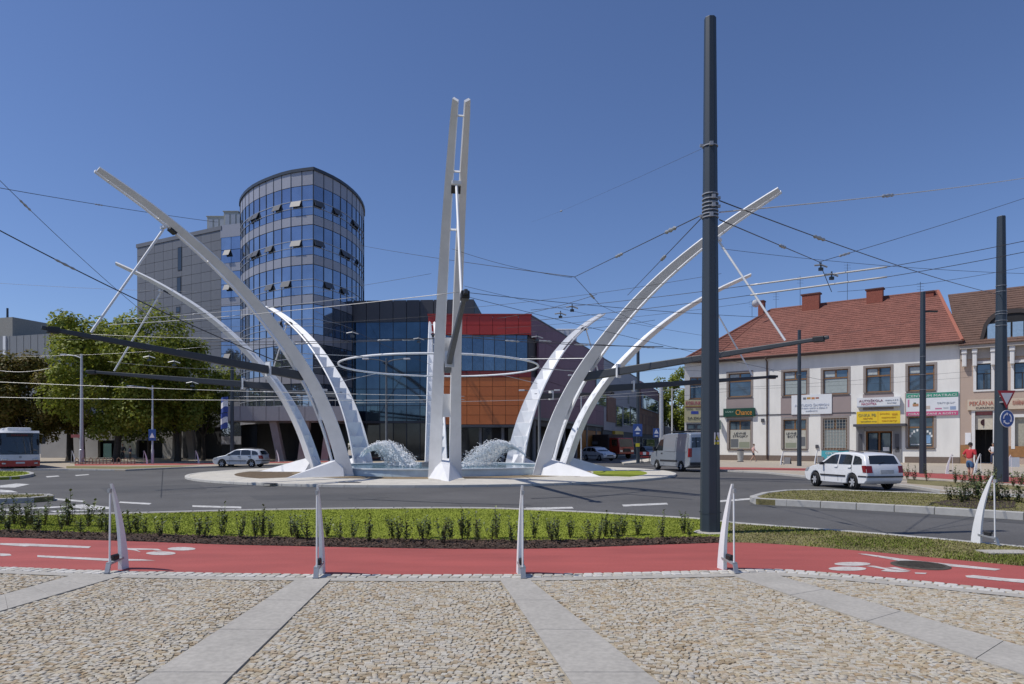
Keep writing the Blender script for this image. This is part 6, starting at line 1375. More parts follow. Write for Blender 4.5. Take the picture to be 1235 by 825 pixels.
def estate(name, label, x, y, heading, paint, dark_rear=False):
    t = thing(name, label, 'car', (x, y, ROAD+.004), heading, 'cars on the roundabout')
    lower = [(-2.12, .98), (-2.17, .80), (-2.19, .58), (-2.16, .38), (-2.02, .26)]+arch_pts(-1.27, .37, 9)+[(-.7, .22), (.7, .22)]+arch_pts(1.27, .37, 9)+[(1.85, .24), (2.06, .32), (2.13, .50), (2.10, .66), (1.98, .76), (1.5, .88), (1.02, .965)]
    upper = [(.78, 1.10), (.30, 1.36), (.02, 1.44), (-.6, 1.475), (-1.3, 1.45), (-1.72, 1.40), (-1.90, 1.33), (-2.02, 1.16)]
    S = Shell(lower, upper, .83, .96, .30); S.body('body', paint, t)
    S.screen('windscreen', (.98, .985), (.10, 1.425), t); S.screen('rear_window', (-1.90, 1.345), (-2.10, 1.0), t, -.8, .8, shrink=.06)
    for sg in (-1, 1):
        S.side('front_side_window', [(.74, 1.0), (.22, 1.31), (-.02, 1.375), (-.28, 1.385), (-.30, 1.0)], t, sg)
        S.side('rear_side_window', [(-.38, 1.0), (-.36, 1.388), (-.95, 1.38), (-1.18, 1.34), (-1.22, 1.0)], t, sg)
        S.side('quarter_window', [(-1.33, 1.0), (-1.30, 1.345), (-1.62, 1.30), (-1.80, 1.20), (-1.88, 1.02)], t, sg)
        S.side('side_strip', [(1.0-.12, .50), (1.0-.12, .56), (-.86, .56), (-.86, .50)], t, sg, trimb, .02)
        for hx in (-.12, -1.02): S.side('door_handle', [(hx, .86), (hx, .90), (hx-.2, .90), (hx-.2, .86)], t, sg, trimb if dark_rear else paint, .03)
        for dx in (.62, -.34, -1.24):
            S.side('door_seam', [(dx, .30 if dx > -1 else .7), (dx, .97), (dx-.012, .97), (dx-.012, .30 if dx > -1 else .7)], t, sg, trimb, .004)
        mb = MB(); mb.box((.62, sg*.93, 1.0), (.12, .18, .12)); mb.build('mirror', trimb, t, bevel=.03)
        S.side('tail_light', [(-1.98, .70), (-1.90, .96), (-2.12, .97), (-2.16, .70)], t, sg, lens_r, .012)
        S.screen('tail_light', (-2.12, .96), (-2.19, .68), t, sg*.72 if sg > 0 else -.99, .99 if sg > 0 else -.72, lens_r, .016, .02)
        S.screen('headlight', (2.12, .62), (1.93, .79), t, sg*.58 if sg > 0 else -.97, .97 if sg > 0 else -.58, lens_w, .014, .05)
        S.side('headlight', [(2.06, .64), (1.90, .80), (1.72, .80), (1.84, .66)], t, sg, lens_w, .01)
        for wx in (1.27, -1.27): wheel(t, wx, sg*.74, .305, .2, sg)
        S.side('bumper_strip', [(-2.17, .52), (-2.17, .57), (-1.68, .57), (-1.68, .52)], t, sg, trimb, .014)
        mb = MB(); mb.tube([S.P(.0, 1.46, sg*.86)+Vector((0, 0, .04)), S.P(-.7, 1.49, sg*.86)+Vector((0, 0, .05)), S.P(-1.65, 1.42, sg*.86)+Vector((0, 0, .04))], .018, 6); mb.build('roof_rail', trimb, t)
    S.screen('rear_bumper_strip', (-2.19, .57), (-2.19, .51), t, -.98, .98, trimb, .02, 0); S.screen('front_grille', (2.13, .50), (2.11, .62), t, -.5, .5, trimb, .014, .02); S.screen('lower_grille', (2.08, .36), (2.12, .46), t, -.6, .6, trimb, .014, .02)
    S.screen('number_plate', (-2.16, .80), (-2.185, .66), t, -.42, .32, mat('plate_grey', (.36, .37, .38), .5), .02, .02)
    mb = MB(); mb.box((0, 0, .40), (3.9, 1.3, .3)); mb.build('underbody', trimb, t)
    mb = MB(); mb.bar((-2.06, 0, 1.1), (-2.1, .3, 1.06), .02, .02); mb.build('wiper', trimb, t)
    return t
xf, yf = G(990, 584); xr, yr_ = G(1039.6, 588.4)
wc = estate('estate_car', 'white estate car seen from behind its left side, leaving the roundabout at the right', (xf+xr)/2+.62, (yf+yr_)/2+.45, math.atan2(yf-yr_, xf-xr), car_paint('white', (.72, .73, .74))); wc.scale = (.90, .98, .98)
estate('estate_car', 'silver estate car driving left beyond the island, before the canopy', at(291, 560, 52.5).x, 52.5, R(176), car_paint('silver', (.52, .54, .57), .2), True).scale = (.92, .95, .95)
def small_car(label, x, y, heading, paint): 
    t = estate('parked_car', label, x, y, heading, paint); t['group'] = 'cars at the side street'; return t
small_car('small white car under the dark ground floor by the orange wooden wall', at(722, 552, 74).x, 74, R(-62), car_paint('white', 0))
def lorry():
    c = at(737, 550, 86); t = thing('lorry', 'red lorry with a dark canvas back standing behind the small white car', 'lorry', (c.x, 86, ROAD+.004), R(-64), 'cars at the side street'); rp = car_paint('red', (.30, .025, .022))
    mb = MB(); mb.add([(1.2, -1.1, .55), (3.3, -1.1, .55), (3.35, -1.1, 1.4), (3.0, -1.1, 2.55), (1.2, -1.1, 2.6), (1.2, 1.1, .55), (3.3, 1.1, .55), (3.35, 1.1, 1.4), (3.0, 1.1, 2.55), (1.2, 1.1, 2.6)], [(0, 1, 2, 3, 4), (9, 8, 7, 6, 5), (0, 5, 6, 1), (1, 6, 7, 2), (2, 7, 8, 3), (3, 8, 9, 4), (4, 9, 5, 0)]); mb.build('cab', rp, t, bevel=.08)
    mb = MB(); mb.add([(3.37, -.98, 1.45), (3.37, .98, 1.45), (3.05, .95, 2.42), (3.05, -.95, 2.42), (3.33, -.98, 1.45), (3.33, .98, 1.45), (3.01, .95, 2.42), (3.01, -.95, 2.42)], [(0, 1, 2, 3), (0, 3, 7, 4), (1, 5, 6, 2), (2, 6, 7, 3)]); mb.build('windscreen', glass_car, t)
    for sg in (-1, 1):
        mb = MB(); mb.box((2.3, sg*1.105, 1.95), (1.1, .03, .75)); mb.build('side_window', glass_car, t)
        mb = MB(); mb.box((3.36, sg*.8, .95), (.06, .36, .22)); mb.build('headlight', lens_w, t)
        for wx in (2.3, -1.9): wheel(t, wx, sg*.98, .46, .28, sg)
    mb = MB(); mb.box((3.36, 0, 1.05), (.05, 1.0, .4)); mb.build('grille', trimb, t)
    mb = MB(); mb.box((-1.0, 0, 2.0), (4.2, 2.3, 2.0)); mb.build('canvas_back', mat('dark_canvas', (.06, .05, .05), .8, var=.15), t, bevel=.1)
    mb = MB(); mb.box((-.2, 0, .85), (6.4, 2.0, .3)); mb.build('chassis', rp, t)
lorry()
small_car('dark grey car in the side street beside the pale thick lamp post', at(782, 549, 88).x, 88, R(-75), car_paint('darkgrey', (.05, .055, .06)))
# van
def van():
    xf, yf = G(792.5, 566.5, ROAD); xr, yr_ = G(824.5, 569, ROAD); hd = math.atan2(yf-yr_, xf-xr)
    cx, cy = (xf+xr)/2+.85*math.sin(hd)*1, (yf+yr_)/2-.85*math.cos(hd)
    t = thing('van', 'grey panel van with tall roof and dirty side, half behind the great dark pole', 'van', (cx, cy, ROAD+.004), hd); P_ = car_paint('greyblue', (.30, .335, .38), .3)
    lower = [(-2.78, 1.25), (-2.80, .8), (-2.80, .42), (-2.6, .32)]+arch_pts(-1.7, .40, 9)+[(-1.0, .28), (1.0, .28)]+arch_pts(1.7, .40, 9)+[(2.45, .28), (2.72, .36), (2.80, .60), (2.76, .95), (2.52, 1.14), (2.15, 1.28)]
    upper = [(1.80, 1.62), (1.28, 2.22), (.95, 2.40), (.3, 2.46), (-1.2, 2.48), (-2.45, 2.46), (-2.66, 2.40), (-2.74, 1.9)]
    S = Shell(lower, upper, .96, 1.25, .085, Hm=2.4, kx=.02); S.body('body', P_, t, .05)
    S.screen('windscreen', (2.12, 1.31), (1.22, 2.25), t)
    for sg in (-1, 1):
        S.side('cab_window', [(1.92, 1.34), (1.30, 2.05), (.86, 2.10), (.84, 1.34)], t, sg)
        S.side('side_panel', [(.62, 1.28), (.62, 2.16), (-.9, 2.2), (-.9, 1.28)], t, sg, P_, .014); S.side('side_panel', [(-1.02, 1.28), (-1.02, 2.2), (-2.5, 2.16), (-2.5, 1.28)], t, sg, P_, .014)
        S.side('side_moulding', [(1.2, .62), (1.2, .72), (-1.2, .72), (-1.2, .62)], t, sg, trimb, .025)
        for dx in (.72, -.96): S.side('door_seam', [(dx, .4), (dx, 2.2), (dx-.02, 2.2), (dx-.02, .4)], t, sg, trimb, .005)
        S.side('tail_light', [(-2.62, .95), (-2.62, 1.5), (-2.77, 1.5), (-2.79, .95)], t, sg, lens_r, .014); S.screen('tail_light', (-2.78, 1.5), (-2.80, .95), t, .84 if sg > 0 else -.99, .99 if sg > 0 else -.84, lens_r, .018, 0)
        S.screen('headlight', (2.78, .78), (2.58, 1.1), t, .55 if sg > 0 else -.95, .95 if sg > 0 else -.55, lens_w, .016, .04)
        mb = MB(); mb.box((1.75, sg*1.1, 1.45), (.14, .22, .32)); mb.build('mirror', trimb, t, bevel=.03)
        for wx in (1.7, -1.7): wheel(t, wx, sg*.86, .335, .22, sg)
        S.side('door_handle', [(.88, 1.12), (.88, 1.18), (1.08, 1.18), (1.08, 1.12)], t, sg, trimb, .03)
    for a_, b_ in ((-.86, -.06), (.06, .86)): S.screen('rear_window', (-2.69, 2.2), (-2.77, 1.5), t, a_, b_, shrink=.04)
    S.screen('rear_bumper', (-2.81, .62), (-2.81, .42), t, -.97, .97, trimb, .05, 0); S.screen('rear_seam', (-2.70, 2.36), (-2.80, .7), t, -.012, .012, trimb, .01, 0)
    mb = MB(); mb.tube([S.P(.6, 2.46, -.7)+Vector((0, 0, .12)), S.P(-2.3, 2.46, -.7)+Vector((0, 0, .12))], .03, 6); mb.tube([S.P(.6, 2.46, .7)+Vector((0, 0, .12)), S.P(-2.3, 2.46, .7)+Vector((0, 0, .12))], .03, 6)
    for q in (.4, -.8, -2.0): mb.tube([S.P(q, 2.46, -.72)+Vector((0, 0, .1)), S.P(q, 2.46, .72)+Vector((0, 0, .1))], .03, 6)
    mb.build('roof_rack', trimb, t); mb = MB(); mb.box((0, 0, .5), (5.0, 1.5, .4)); mb.build('underbody', trimb, t)
van()
# bus
def bus():
    c = at(27, 567, 46.5); hd = math.atan2(-.74, .67); t = thing('city_bus', 'white and red city bus with a dark windscreen coming in at the left edge', 'bus', (c.x-.67*5.4, 46.3+.74*5.4, ROAD+.004), hd); t.scale = (.91,)*3
    Wm = mat('bus_white', (.68, .69, .70), .4, var=.05, coat=.4); Rm = mat('bus_red', (.42, .03, .025), .4, var=.06, coat=.4); L = 5.95; Wd = 1.24
    def fp(bow): return lambda y: L-bow*(y/Wd)**2
    def nose(mb, z0, z1, bow0, bow1, y0=-Wd, y1=Wd, o=0., back=-L, lean0=0., lean1=0.):
        n = 10; vs = []
        for z, bow, ln in ((z0, bow0, lean0), (z1, bow1, lean1)):
            for i in range(n+1): y = y0+(y1-y0)*i/n; vs.append((L+o-bow*(y/Wd)**2-ln, y, z))
        k = n+1; fs = [(i, i+1, k+i+1, k+i) for i in range(n)]
        vs += [(back, y0, z0), (back, y1, z0), (back, y0, z1), (back, y1, z1)]; b0 = 2*k
        fs += [(0, k, b0+2, b0), (n, b0+1, b0+3, 2*k-1), tuple(range(k, 2*k))+(b0+3, b0+2), tuple(range(n, -1, -1))+(b0, b0+1), (b0, b0+2, b0+3, b0+1)]; mb.add(vs, fs)
    mb = MB(); nose(mb, .72, 1.16, .20, .20); mb.build('front_panel', Wm, t, smooth=30)
    mb = MB(); nose(mb, .28, .72, .22, .20, o=.03); mb.build('red_skirt', Rm, t, smooth=30)
    mb = MB(); nose(mb, 1.16, 2.78, .20, .26, y0=-Wd+.03, y1=Wd-.03, o=-.02, lean1=.16); mb.build('window_band', mat('bus_interior', (.03, .035, .04), .1, var=.3, spec=.8), t, smooth=30)
    mb = MB(); nose(mb, 2.78, 2.95, .26, .34, o=-.16, lean1=.1); mb.build('roof', Wm, t, smooth=30)
    mb = MB(); nose(mb, 1.24, 2.66, .20, .25, y0=-1.1, y1=1.1, o=.012, back=L-.4, lean1=.155); mb.build('windscreen', glass_car, t, smooth=30)
    mb = MB(); nose(mb, 2.48, 2.74, .24, .26, y0=-.82, y1=.82, o=.03, back=L-.45, lean0=.13, lean1=.16); dsp = mb.build('destination_display', black_m, t, smooth=30)
    for k in range(9): mb = MB(); y = -.5+.115*k; mb.box((L+.045-.15, y, 2.61), (.01, .07, .10)); mb.build('display_digit', mat('dull_red_digits', (.18, .02, .02), .6), dsp)
    for sg in (-1, 1):
        mb = MB(); mb.box((L-.06, sg*.95, .80), (.14, .34, .14), Matrix.Rotation(sg*R(-14), 3, 'Z')); mb.build('headlight', lens_w, t, bevel=.03)
        mb = MB(); mb.box((L-.08, sg*.98, .50), (.14, .22, .12), Matrix.Rotation(sg*R(-14), 3, 'Z')); mb.build('fog_light', lens_w, t, bevel=.03)
        mb = MB(); mb.tube([(L-.25, sg*1.2, 2.72), (L+.05, sg*1.42, 2.66), (L+.08, sg*1.44, 2.45)], .025, 6); mb.box((L+.08, sg*1.44, 2.2), (.10, .2, .48)); mb.build('mirror', black_m, t)
        for wx in (3.2, -2.9): wheel(t, wx, sg*1.13, .47, .28, sg)
        for k in range(7): mb = MB(); mb.box((L-1.9-k*1.5, sg*(Wd-.025), 2.0), (1.38, .03, 1.3)); mb.build('side_window', glass_car, t)
        mb = MB(); mb.box((0, sg*Wd, 1.0), (L*1.9, .02, .3)); mb.build('side_panel', Wm, t)
        mb = MB(); mb.bar((L+.03, sg*.1, 1.3), (L-.02, sg*.75, 1.42), .025, .02); mb.build('wiper', black_m, t)
    for k, x_ in enumerate((L-1.4, L-4.6)): mb = MB(); mb.box((x_, 0, 3.06), (1.7, 1.5, .26)); mb.build('roof_unit', Wm, t, bevel=.09)
    mb = MB(); mb.box((L+.02, 0, .55), (.04, .55, .13)); mb.build('number_plate', plate_m, t)
    mb = MB(); mb.lathe([(.09, 0), (.09, .02), (.0, .02)], 14, (L+.005, 0, .98), Matrix.Rotation(R(90), 3, 'Y')); mb.build('front_badge', galv, t)
bus()

# ---------------------------------------------------------------- people
def skinned(name, pts, edges, m, par, sub=2):
    me = bpy.data.meshes.new(name); me.from_pydata([p[:3] for p in pts], edges, []); o = bpy.data.objects.new('tmp_'+name, me); COL.objects.link(o)
    sk = o.modifiers.new('skin', 'SKIN'); sk.use_smooth_shade = True
    for i, p in enumerate(pts): d = me.skin_vertices[0].data[i]; d.radius = (p[3], p[4] if len(p) > 4 else p[3])
    me.skin_vertices[0].data[0].use_root = True
    sb = o.modifiers.new('subsurf', 'SUBSURF'); sb.levels = sub; sb.render_levels = sub
    dg = bpy.context.evaluated_depsgraph_get(); me2 = bpy.data.meshes.new_from_object(o.evaluated_get(dg)); bpy.data.objects.remove(o); me2.name = name
    me2.materials.clear(); me2.materials.append(m); me2.polygons.foreach_set('use_smooth', [True]*len(me2.polygons))
    o = bpy.data.objects.new(name, me2); return link(o, par)
def person(label, x, y, heading, H, J, shirt, bottom, bottom_to, hair, shoes, sleeve=.45, hat=None, group=None):
    "+x forward, y left; J holds the joints for a 1.75 m body"
    k = H/1.75; t = thing('person', label, 'person', (x, y, 0), heading, group); V = {n_: Vector(p)*k for n_, p in J.items()}
    pts = []; ed = []; idx = {}
    def add(n_, p, r_, par=None, r2=None): idx[n_] = len(pts); pts.append((*p, r_*k, (r2 or r_)*k)); (ed.append((idx[par], idx[n_])) if par else None)
    add('pelvis', V['pelvis'], .125, None, .10); add('waist', V['pelvis'].lerp(V['chest'], .45), .115, 'pelvis', .09); add('chest', V['chest'], .135, 'waist', .10); add('neckb', V['neck']-Vector((0, 0, .05*k)), .075, 'chest'); add('neck', V['neck'], .05, 'neckb')
    add('jaw', V['neck'].lerp(V['head'], .45)+Vector((.02*k, 0, 0)), .062, 'neck'); add('head', V['head'], .088, 'jaw'); add('crown', V['head']+Vector((-.01*k, 0, .07*k)), .07, 'head')
    for s_, sg in (('l', 1), ('r', -1)):
        add('hip'+s_, V['pelvis']+Vector((0, sg*.09*k, -.04*k)), .085, 'pelvis'); add('knee'+s_, V['knee'+s_], .056, 'hip'+s_); add('calf'+s_, V['knee'+s_].lerp(V['ank'+s_], .35), .054, 'knee'+s_); add('ank'+s_, V['ank'+s_], .036, 'calf'+s_)
        f = V['toe'+s_]; add('heel'+s_, V['ank'+s_]+Vector((-.02*k, 0, -.045*k)), .035, 'ank'+s_); add('toe'+s_, f, .028, 'heel'+s_)
        sh = V['chest']+Vector((0, sg*.165*k, .10*k)); add('sh'+s_, sh, .058, 'chest'); add('el'+s_, V['el'+s_], .040, 'sh'+s_); add('wr'+s_, V['wr'+s_], .027, 'el'+s_)
        d = (V['wr'+s_]-V['el'+s_]).normalized(); side_ = d.cross(Vector((0, 1, 0))).normalized(); palm = V['wr'+s_]+d*.06*k; add('palm'+s_, palm, .030, 'wr'+s_, .018)
        for q in range(4):
            o_ = side_*(q-1.5)*.018*k; ln = (.062, .075, .072, .055)[q]*k; a = palm+d*.022*k+o_; b = a+d*ln*.55-Vector((0, sg*.006*k, 0)); c = b+d*ln*.4-Vector((0, sg*.018*k, 0))
            add(f'f{q}a'+s_, a, .010, 'palm'+s_); add(f'f{q}b'+s_, b, .009, f'f{q}a'+s_); add(f'f{q}c'+s_, c, .0075, f'f{q}b'+s_)
        a = palm-d*.02*k+side_*-.032*k; add('th'+s_, a, .011, 'palm'+s_); add('thb'+s_, a+d*.035*k-side_*.016*k, .009, 'th'+s_)
    skinned('body', pts, ed, skin_m, t, 1)
    def garment(name, chain, m, sub=2):
        P_ = []; E_ = []; ix = {}
        for n_, p, r_, r2, par in chain:
            ix[n_] = len(P_); P_.append((*p, r_*k, r2*k)); (E_.append((ix[par], ix[n_])) if par else None)
        return skinned(name, P_, E_, m, t, sub)
    ch = [('p', V['pelvis']+Vector((0, 0, .02*k)), .155, .125, None), ('w', V['pelvis'].lerp(V['chest'], .5), .145, .115, 'p'), ('c', V['chest']+Vector((0, 0, .03*k)), .155, .118, 'w'), ('n', V['neck']-Vector((0, 0, .04*k)), .08, .08, 'c')]
    for s_, sg in (('l', 1), ('r', -1)):
        sh = V['chest']+Vector((0, sg*.165*k, .10*k)); ch += [('s'+s_, sh, .074, .074, 'c'), ('e'+s_, sh.lerp(V['el'+s_], sleeve*2 if sleeve < .5 else 1), .060, .060, 's'+s_)]
        if sleeve > .5: ch.append(('x'+s_, V['el'+s_].lerp(V['wr'+s_], .8), .045, .045, 'e'+s_))
    garment('shirt', ch, shirt)
    ch = [('p', V['pelvis']+Vector((0, 0, .05*k)), .150, .122, None), ('q', V['pelvis']-Vector((0, 0, .05*k)), .14, .12, 'p')]
    for s_, sg in (('l', 1), ('r', -1)):
        hp = V['pelvis']+Vector((0, sg*.09*k, -.07*k)); ch += [('h'+s_, hp, .108, .105, 'q')]
        if bottom_to <= 1: ch.append(('k'+s_, hp.lerp(V['knee'+s_], bottom_to), .088, .088, 'h'+s_))
        else: ch += [('k'+s_, V['knee'+s_], .075, .075, 'h'+s_), ('a'+s_, V['knee'+s_].lerp(V['ank'+s_], .93), .062, .062, 'k'+s_)]
    garment('trousers' if bottom_to > 1 else 'shorts', ch, bottom)
    for s_ in 'lr':
        a, b = V['ank'+s_]+Vector((-.03*k, 0, -.05*k)), V['toe'+s_]; garment('shoe', [('a', a, .050, .045, None), ('m', a.lerp(b, .5), .045, .04, 'a'), ('b', b, .038, .032, 'm')], shoes, 1)
    hd = V['head']; mb = MB(); 
    for i in range(9):
        for j in range(12):
            pass
    cap_ = MB(); vs = []; n1, n2 = 7, 14
    for i in range(n1+1):
        th = R(100)*i/n1
        for j in range(n2):
            ph = 2*math.pi*j/n2; fr_ = math.cos(ph); lim = th*(1-.38*max(0, fr_)); vs.append(hd+Vector((-.012*k+.108*k*math.sin(lim)*math.cos(ph), .094*k*math.sin(lim)*math.sin(ph), .03*k+.118*k*math.cos(lim))))
    cap_.add(vs, [(i*n2+j, i*n2+(j+1) % n2, (i+1)*n2+(j+1) % n2, (i+1)*n2+j) for i in range(n1) for j in range(n2)]); cap_.build('cap' if hat else 'hair', hat or hair, t, smooth=180)
    for sg in (1, -1):
        mb = MB(); mb.lathe([(0, .008), (.010, .004), (.012, -.002)], 8, hd+Vector((.082*k, sg*.034*k, .0)), Matrix.Rotation(R(90), 3, 'Y')); mb.build('eye', mat('eye_dark', (.02, .015, .012), .3), t)
        mb = MB(); mb.lathe([(0, .02), (.02, .012), (.028, 0)], 8, hd+Vector((0, sg*.082*k, -.005)), Matrix.Rotation(R(-90*sg), 3, 'X')); mb.build('ear', skin_m, t, smooth=180)
    mb = MB(); mb.add([hd+Vector((.080*k, 0, .015*k)), hd+Vector((.112*k, 0, -.03*k)), hd+Vector((.082*k, .018*k, -.034*k)), hd+Vector((.082*k, -.018*k, -.034*k))], [(0, 2, 1), (0, 1, 3), (1, 2, 3)]); mb.build('nose', skin_m, t, smooth=180)
    mb = MB(); mb.box(hd+Vector((.079*k, 0, -.062*k)), (.012*k, .045*k, .010*k)); mb.build('mouth', mat('lips', (.30, .10, .09), .5), t)
    return t
walk = dict(pelvis=(0, 0, .93), chest=(.03, 0, 1.28), neck=(.04, 0, 1.47), head=(.07, 0, 1.62), kneel=(.17, .10, .52), ankl=(.24, .10, .09), toel=(.40, .11, .05), kneer=(-.03, -.10, .50), ankr=(-.28, -.10, .15), toer=(-.17, -.11, .04), ell=(-.13, .24, 1.13), wrl=(.02, .27, .90), elr=(.10, -.24, 1.13), wrr=(.30, -.22, .98))
stand = dict(pelvis=(0, 0, .93), chest=(-.01, 0, 1.29), neck=(0, 0, 1.48), head=(.025, 0, 1.63), kneel=(.03, .12, .50), ankl=(0, .13, .08), toel=(.14, .16, .04), kneer=(.02, -.11, .50), ankr=(-.01, -.12, .08), toer=(.13, -.15, .04), ell=(-.03, .28, 1.13), wrl=(.10, .26, .91), elr=(-.02, -.29, 1.13), wrr=(.16, -.18, .97))
strut = dict(walk); strut.update(ell=(-.06, .28, 1.14), wrl=(.16, .20, 1.0), elr=(.0, -.28, 1.13), wrr=(.2, -.2, 1.02), kneel=(.12, .09, .51), ankl=(.10, .09, .09), toel=(.25, .10, .05), kneer=(.04, -.10, .50), ankr=(-.14, -.10, .11), toer=(0, -.11, .04))
cloth = lambda n, c: mat('cloth_'+n, c, .85, var=.10, scale=9, bump=.3, bscale=14)
gx, gy = G(1169.5, 579); person('pedestrian in a red shirt and blue shorts walking before the shops', gx, gy, R(28), 1.74, strut, cloth('red', (.48, .035, .045)), cloth('blue', (.055, .13, .26)), .85, mat('hair_dark', (.03, .022, .018), .8), mat('shoe_pale', (.45, .45, .45), .7), .45)
p = f3.pt(dr3[1]+.05, 0, .75); person('person in a white shirt and navy trousers standing by the dark shop doorway', p.x, p.y, R(-115), 1.76, stand, cloth('white', (.66, .66, .68)), cloth('navy', (.03, .045, .10)), 2, mat('hair_grey', (.16, .14, .13), .8), black_m, .45)
gx, gy = G(908.5, 556.6); person('woman in a pale pink top and dark shorts walking right along the white building', gx, gy, R(-4), 1.70, walk, cloth('pink', (.62, .40, .38)), cloth('charcoal', (.04, .045, .06)), .7, mat('hair_brown', (.10, .05, .03), .8), mat('shoe_pale', 0), .40)
gx, gy = at(148, 552, 70).x, 70; person('dark clad person standing by the pale poster under the trees', gx, gy, R(-80), 1.72, stand, cloth('charcoal', 0), cloth('charcoal', 0), 2, mat('hair_dark', 0), black_m, .9)
gx = at(157, 552, 71).x; person('second dark clad figure under the trees, shorter and right of the first', gx, 71, R(-120), 1.5, stand, cloth('navy', 0), cloth('charcoal', 0), 2, mat('hair_dark', 0), black_m, .9)

# ---------------------------------------------------------------- street furniture
gx, gy = G(893, 557); t = thing('litter_bin', 'pale leaning litter bin on the pavement left of the woman in pink', 'litter bin', (gx, gy, 0))
mb = MB(); mb.lathe([(.24, .05), (.32, .95), (.34, 1.0), (.30, 1.0), (.22, .1)], 14); mb.build('bin_body', mat('bin_grey', (.42, .42, .40), .7), t, smooth=40); mb = MB(); mb.box((0, 0, .03), (.5, .5, .06)); mb.build('base', dark_clad, t); mb = MB(); mb.lathe([(.34, 1.02), (.36, 1.12), (.2, 1.2), (.01, 1.22)], 14); mb.build('hood', dark_clad, t, smooth=40)
for x, yb, lab in ((950, 559.5, 'small dark street stand by the foot of the slim pole'), (990, 558.5, 'small dark street stand under the teal banner')):
    gx, gy = G(x, yb); t = thing('board_stand', lab, 'sign', (gx, gy, 0), R(-38), 'little stands on the pavement'); mb = MB(); mb.bar((0, -.22, 0), (0, 0, .55), .5, .03, up=(0, 1, 0)); mb.build('front_board', dark_clad, t); mb = MB(); mb.bar((0, .22, 0), (0, 0, .55), .5, .03, up=(0, 1, 0)); mb.build('rear_board', dark_clad, t)
gx, gy = G(783, 557.5); t = thing('road_barrier', 'low red and white road works barrier before the front of the van', 'barrier', (gx, gy, .02), R(5))
for k in range(6): mb = MB(); mb.box((-.75+.3*k, 0, .8), (.295, .05, .28)); mb.build('stripe_panel', mat('barrier_red', (.45, .05, .04), .5) if k % 2 == 0 else whs, t)
for k in range(3): mb = MB(); mb.box((-.7+.7*k, 0, .33), (.06, .06, .66)); mb.box((-.7+.7*k, 0, .03), (.2, .5, .06)); mb.build('leg', dark_clad, t)
mb = MB(); mb.box((0, 0, .48), (1.6, .04, .14)); mb.build('lower_panel', MATS['barrier_red'], t)
gx, gy = G(124, 560); t = thing('bike_rack', 'row of low wooden bike stands on the left pavement by the tall lamp post', 'bike rack', (gx, gy, 0))
for k in range(9):
    q = -2.3+.58*k; mb = MB(); mb.tube([(q, 0, 0), (q, 0, .42), (q+.12, 0, .55), (q+.28, 0, .42), (q+.28, 0, 0)], .03, 6); mb.build('hoop', mat('rack_wood', (.22, .15, .10), .7), t)
mb = MB(); mb.box((0, .1, .12), (5.3, .06, .12)); mb.build('rail', mat('rack_pale', (.45, .42, .36), .7), t)
gx, gy = G(1210, 569); t = thing('white_parapet_board', 'plain white board leaning on the shop base right of the dark right pole', 'board', (at(1221, 552, 50).x, 50, 0)); mb = MB(); mb.bar((-.5, 0, .35), (.5, 0, .35), .06, .7); mb.build('board', wht, t); mb = MB(); mb.box((-.4, .15, .3), (.06, .06, .6)); mb.box((.4, .15, .3), (.06, .06, .6)); mb.build('leg', dark_clad, t)
for x, yb, dx in ((262, 564.3, 1), (1010, 578, 1), (900, 568.3, 1), (150, 567.0, 1)):
    gx, gy = G(x, yb, -.05); 
# street drains in the far kerb
for x, yb, lab in ((193, 564.6, 'dark kerb drain in the far left kerb below the big trees'), (901, 568.6, 'dark kerb drain in the far right kerb left of the slim pole'), (974, 574.6, 'dark kerb drain in the far right kerb before the white car')):
    gx, gy = G(x, yb, ROAD); mb = MB(); mb.box((gx, gy-.06, ROAD+.012), (.9, .3, .02))
    for k in range(6): mb.box((gx-.4+.16*k, gy-.06, ROAD+.026), (.05, .26, .012))
    tag(mb.build('kerb_drain', MATS['cast_iron']), lab, 'drain')

# ---------------------------------------------------------------- overhead wires
NW = 0
def wire(p0, p1, label, m=wire_m, r_=.014, sag=.25, ins=()):
    p0, p1 = Vector(p0), Vector(p1); t = thing('overhead_wire', label, 'wire', tuple((p0+p1)/2), 0, 'overhead wires'); n = 16
    q = lambda s_: p0.lerp(p1, s_)-Vector((0, 0, 4*sag*s_*(1-s_)))
    r_ = r_*(.8 if m is wire_m else .9); mb = MB(); mb.tube([q(i/n) for i in range(n+1)], r_, 5); mb.build('cable', m, t, w=True, smooth=180)
    for s_ in ins:
        a, b = q(s_-.35/(p1-p0).length), q(s_+.35/(p1-p0).length); mb = MB(); mb.tube([a, a.lerp(b, .15), a.lerp(b, .3), a.lerp(b, .5), a.lerp(b, .7), a.lerp(b, .85), b], [r_, .045, .028, .05, .028, .045, r_], 6); mb.build('insulator', galv, t, w=True, smooth=60)
W = lambda x, y, Y: at(x, y, Y)
pole_top = lambda y: W(858, y, pyy)
wire(W(-60, 246, 22), W(345, 440, 31), 'thick dark cable falling from the upper left edge past the big left arch', r_=.028, ins=(.27,))
wire(W(-30, 188, 24), W(205, 402, 38), 'thin dark span wire crossing the sky at the far upper left', ins=(.18,))
wire(W(-60, 216, 30), W(262, 268, 52), 'pale grey span wire running level behind the tip of the big left arch', r_=.02, ins=(.42,), sag=.1)
wire(W(430, 295, 66), W(693, 334, 24), 'dark span wire from the tower side to the wire joint in mid sky', r_=.016, sag=.1)
wire(W(693, 334, 24), pole_top(259)+Vector((-.17, 0, 0)), 'dark span wire from the mid sky joint up to the great pole', r_=.013, sag=.0, ins=(.5, .85))
wire(W(693, 334, 24), W(722, 366, 27), 'short dark drop wire below the mid sky joint', r_=.013, sag=0, ins=(.7,))
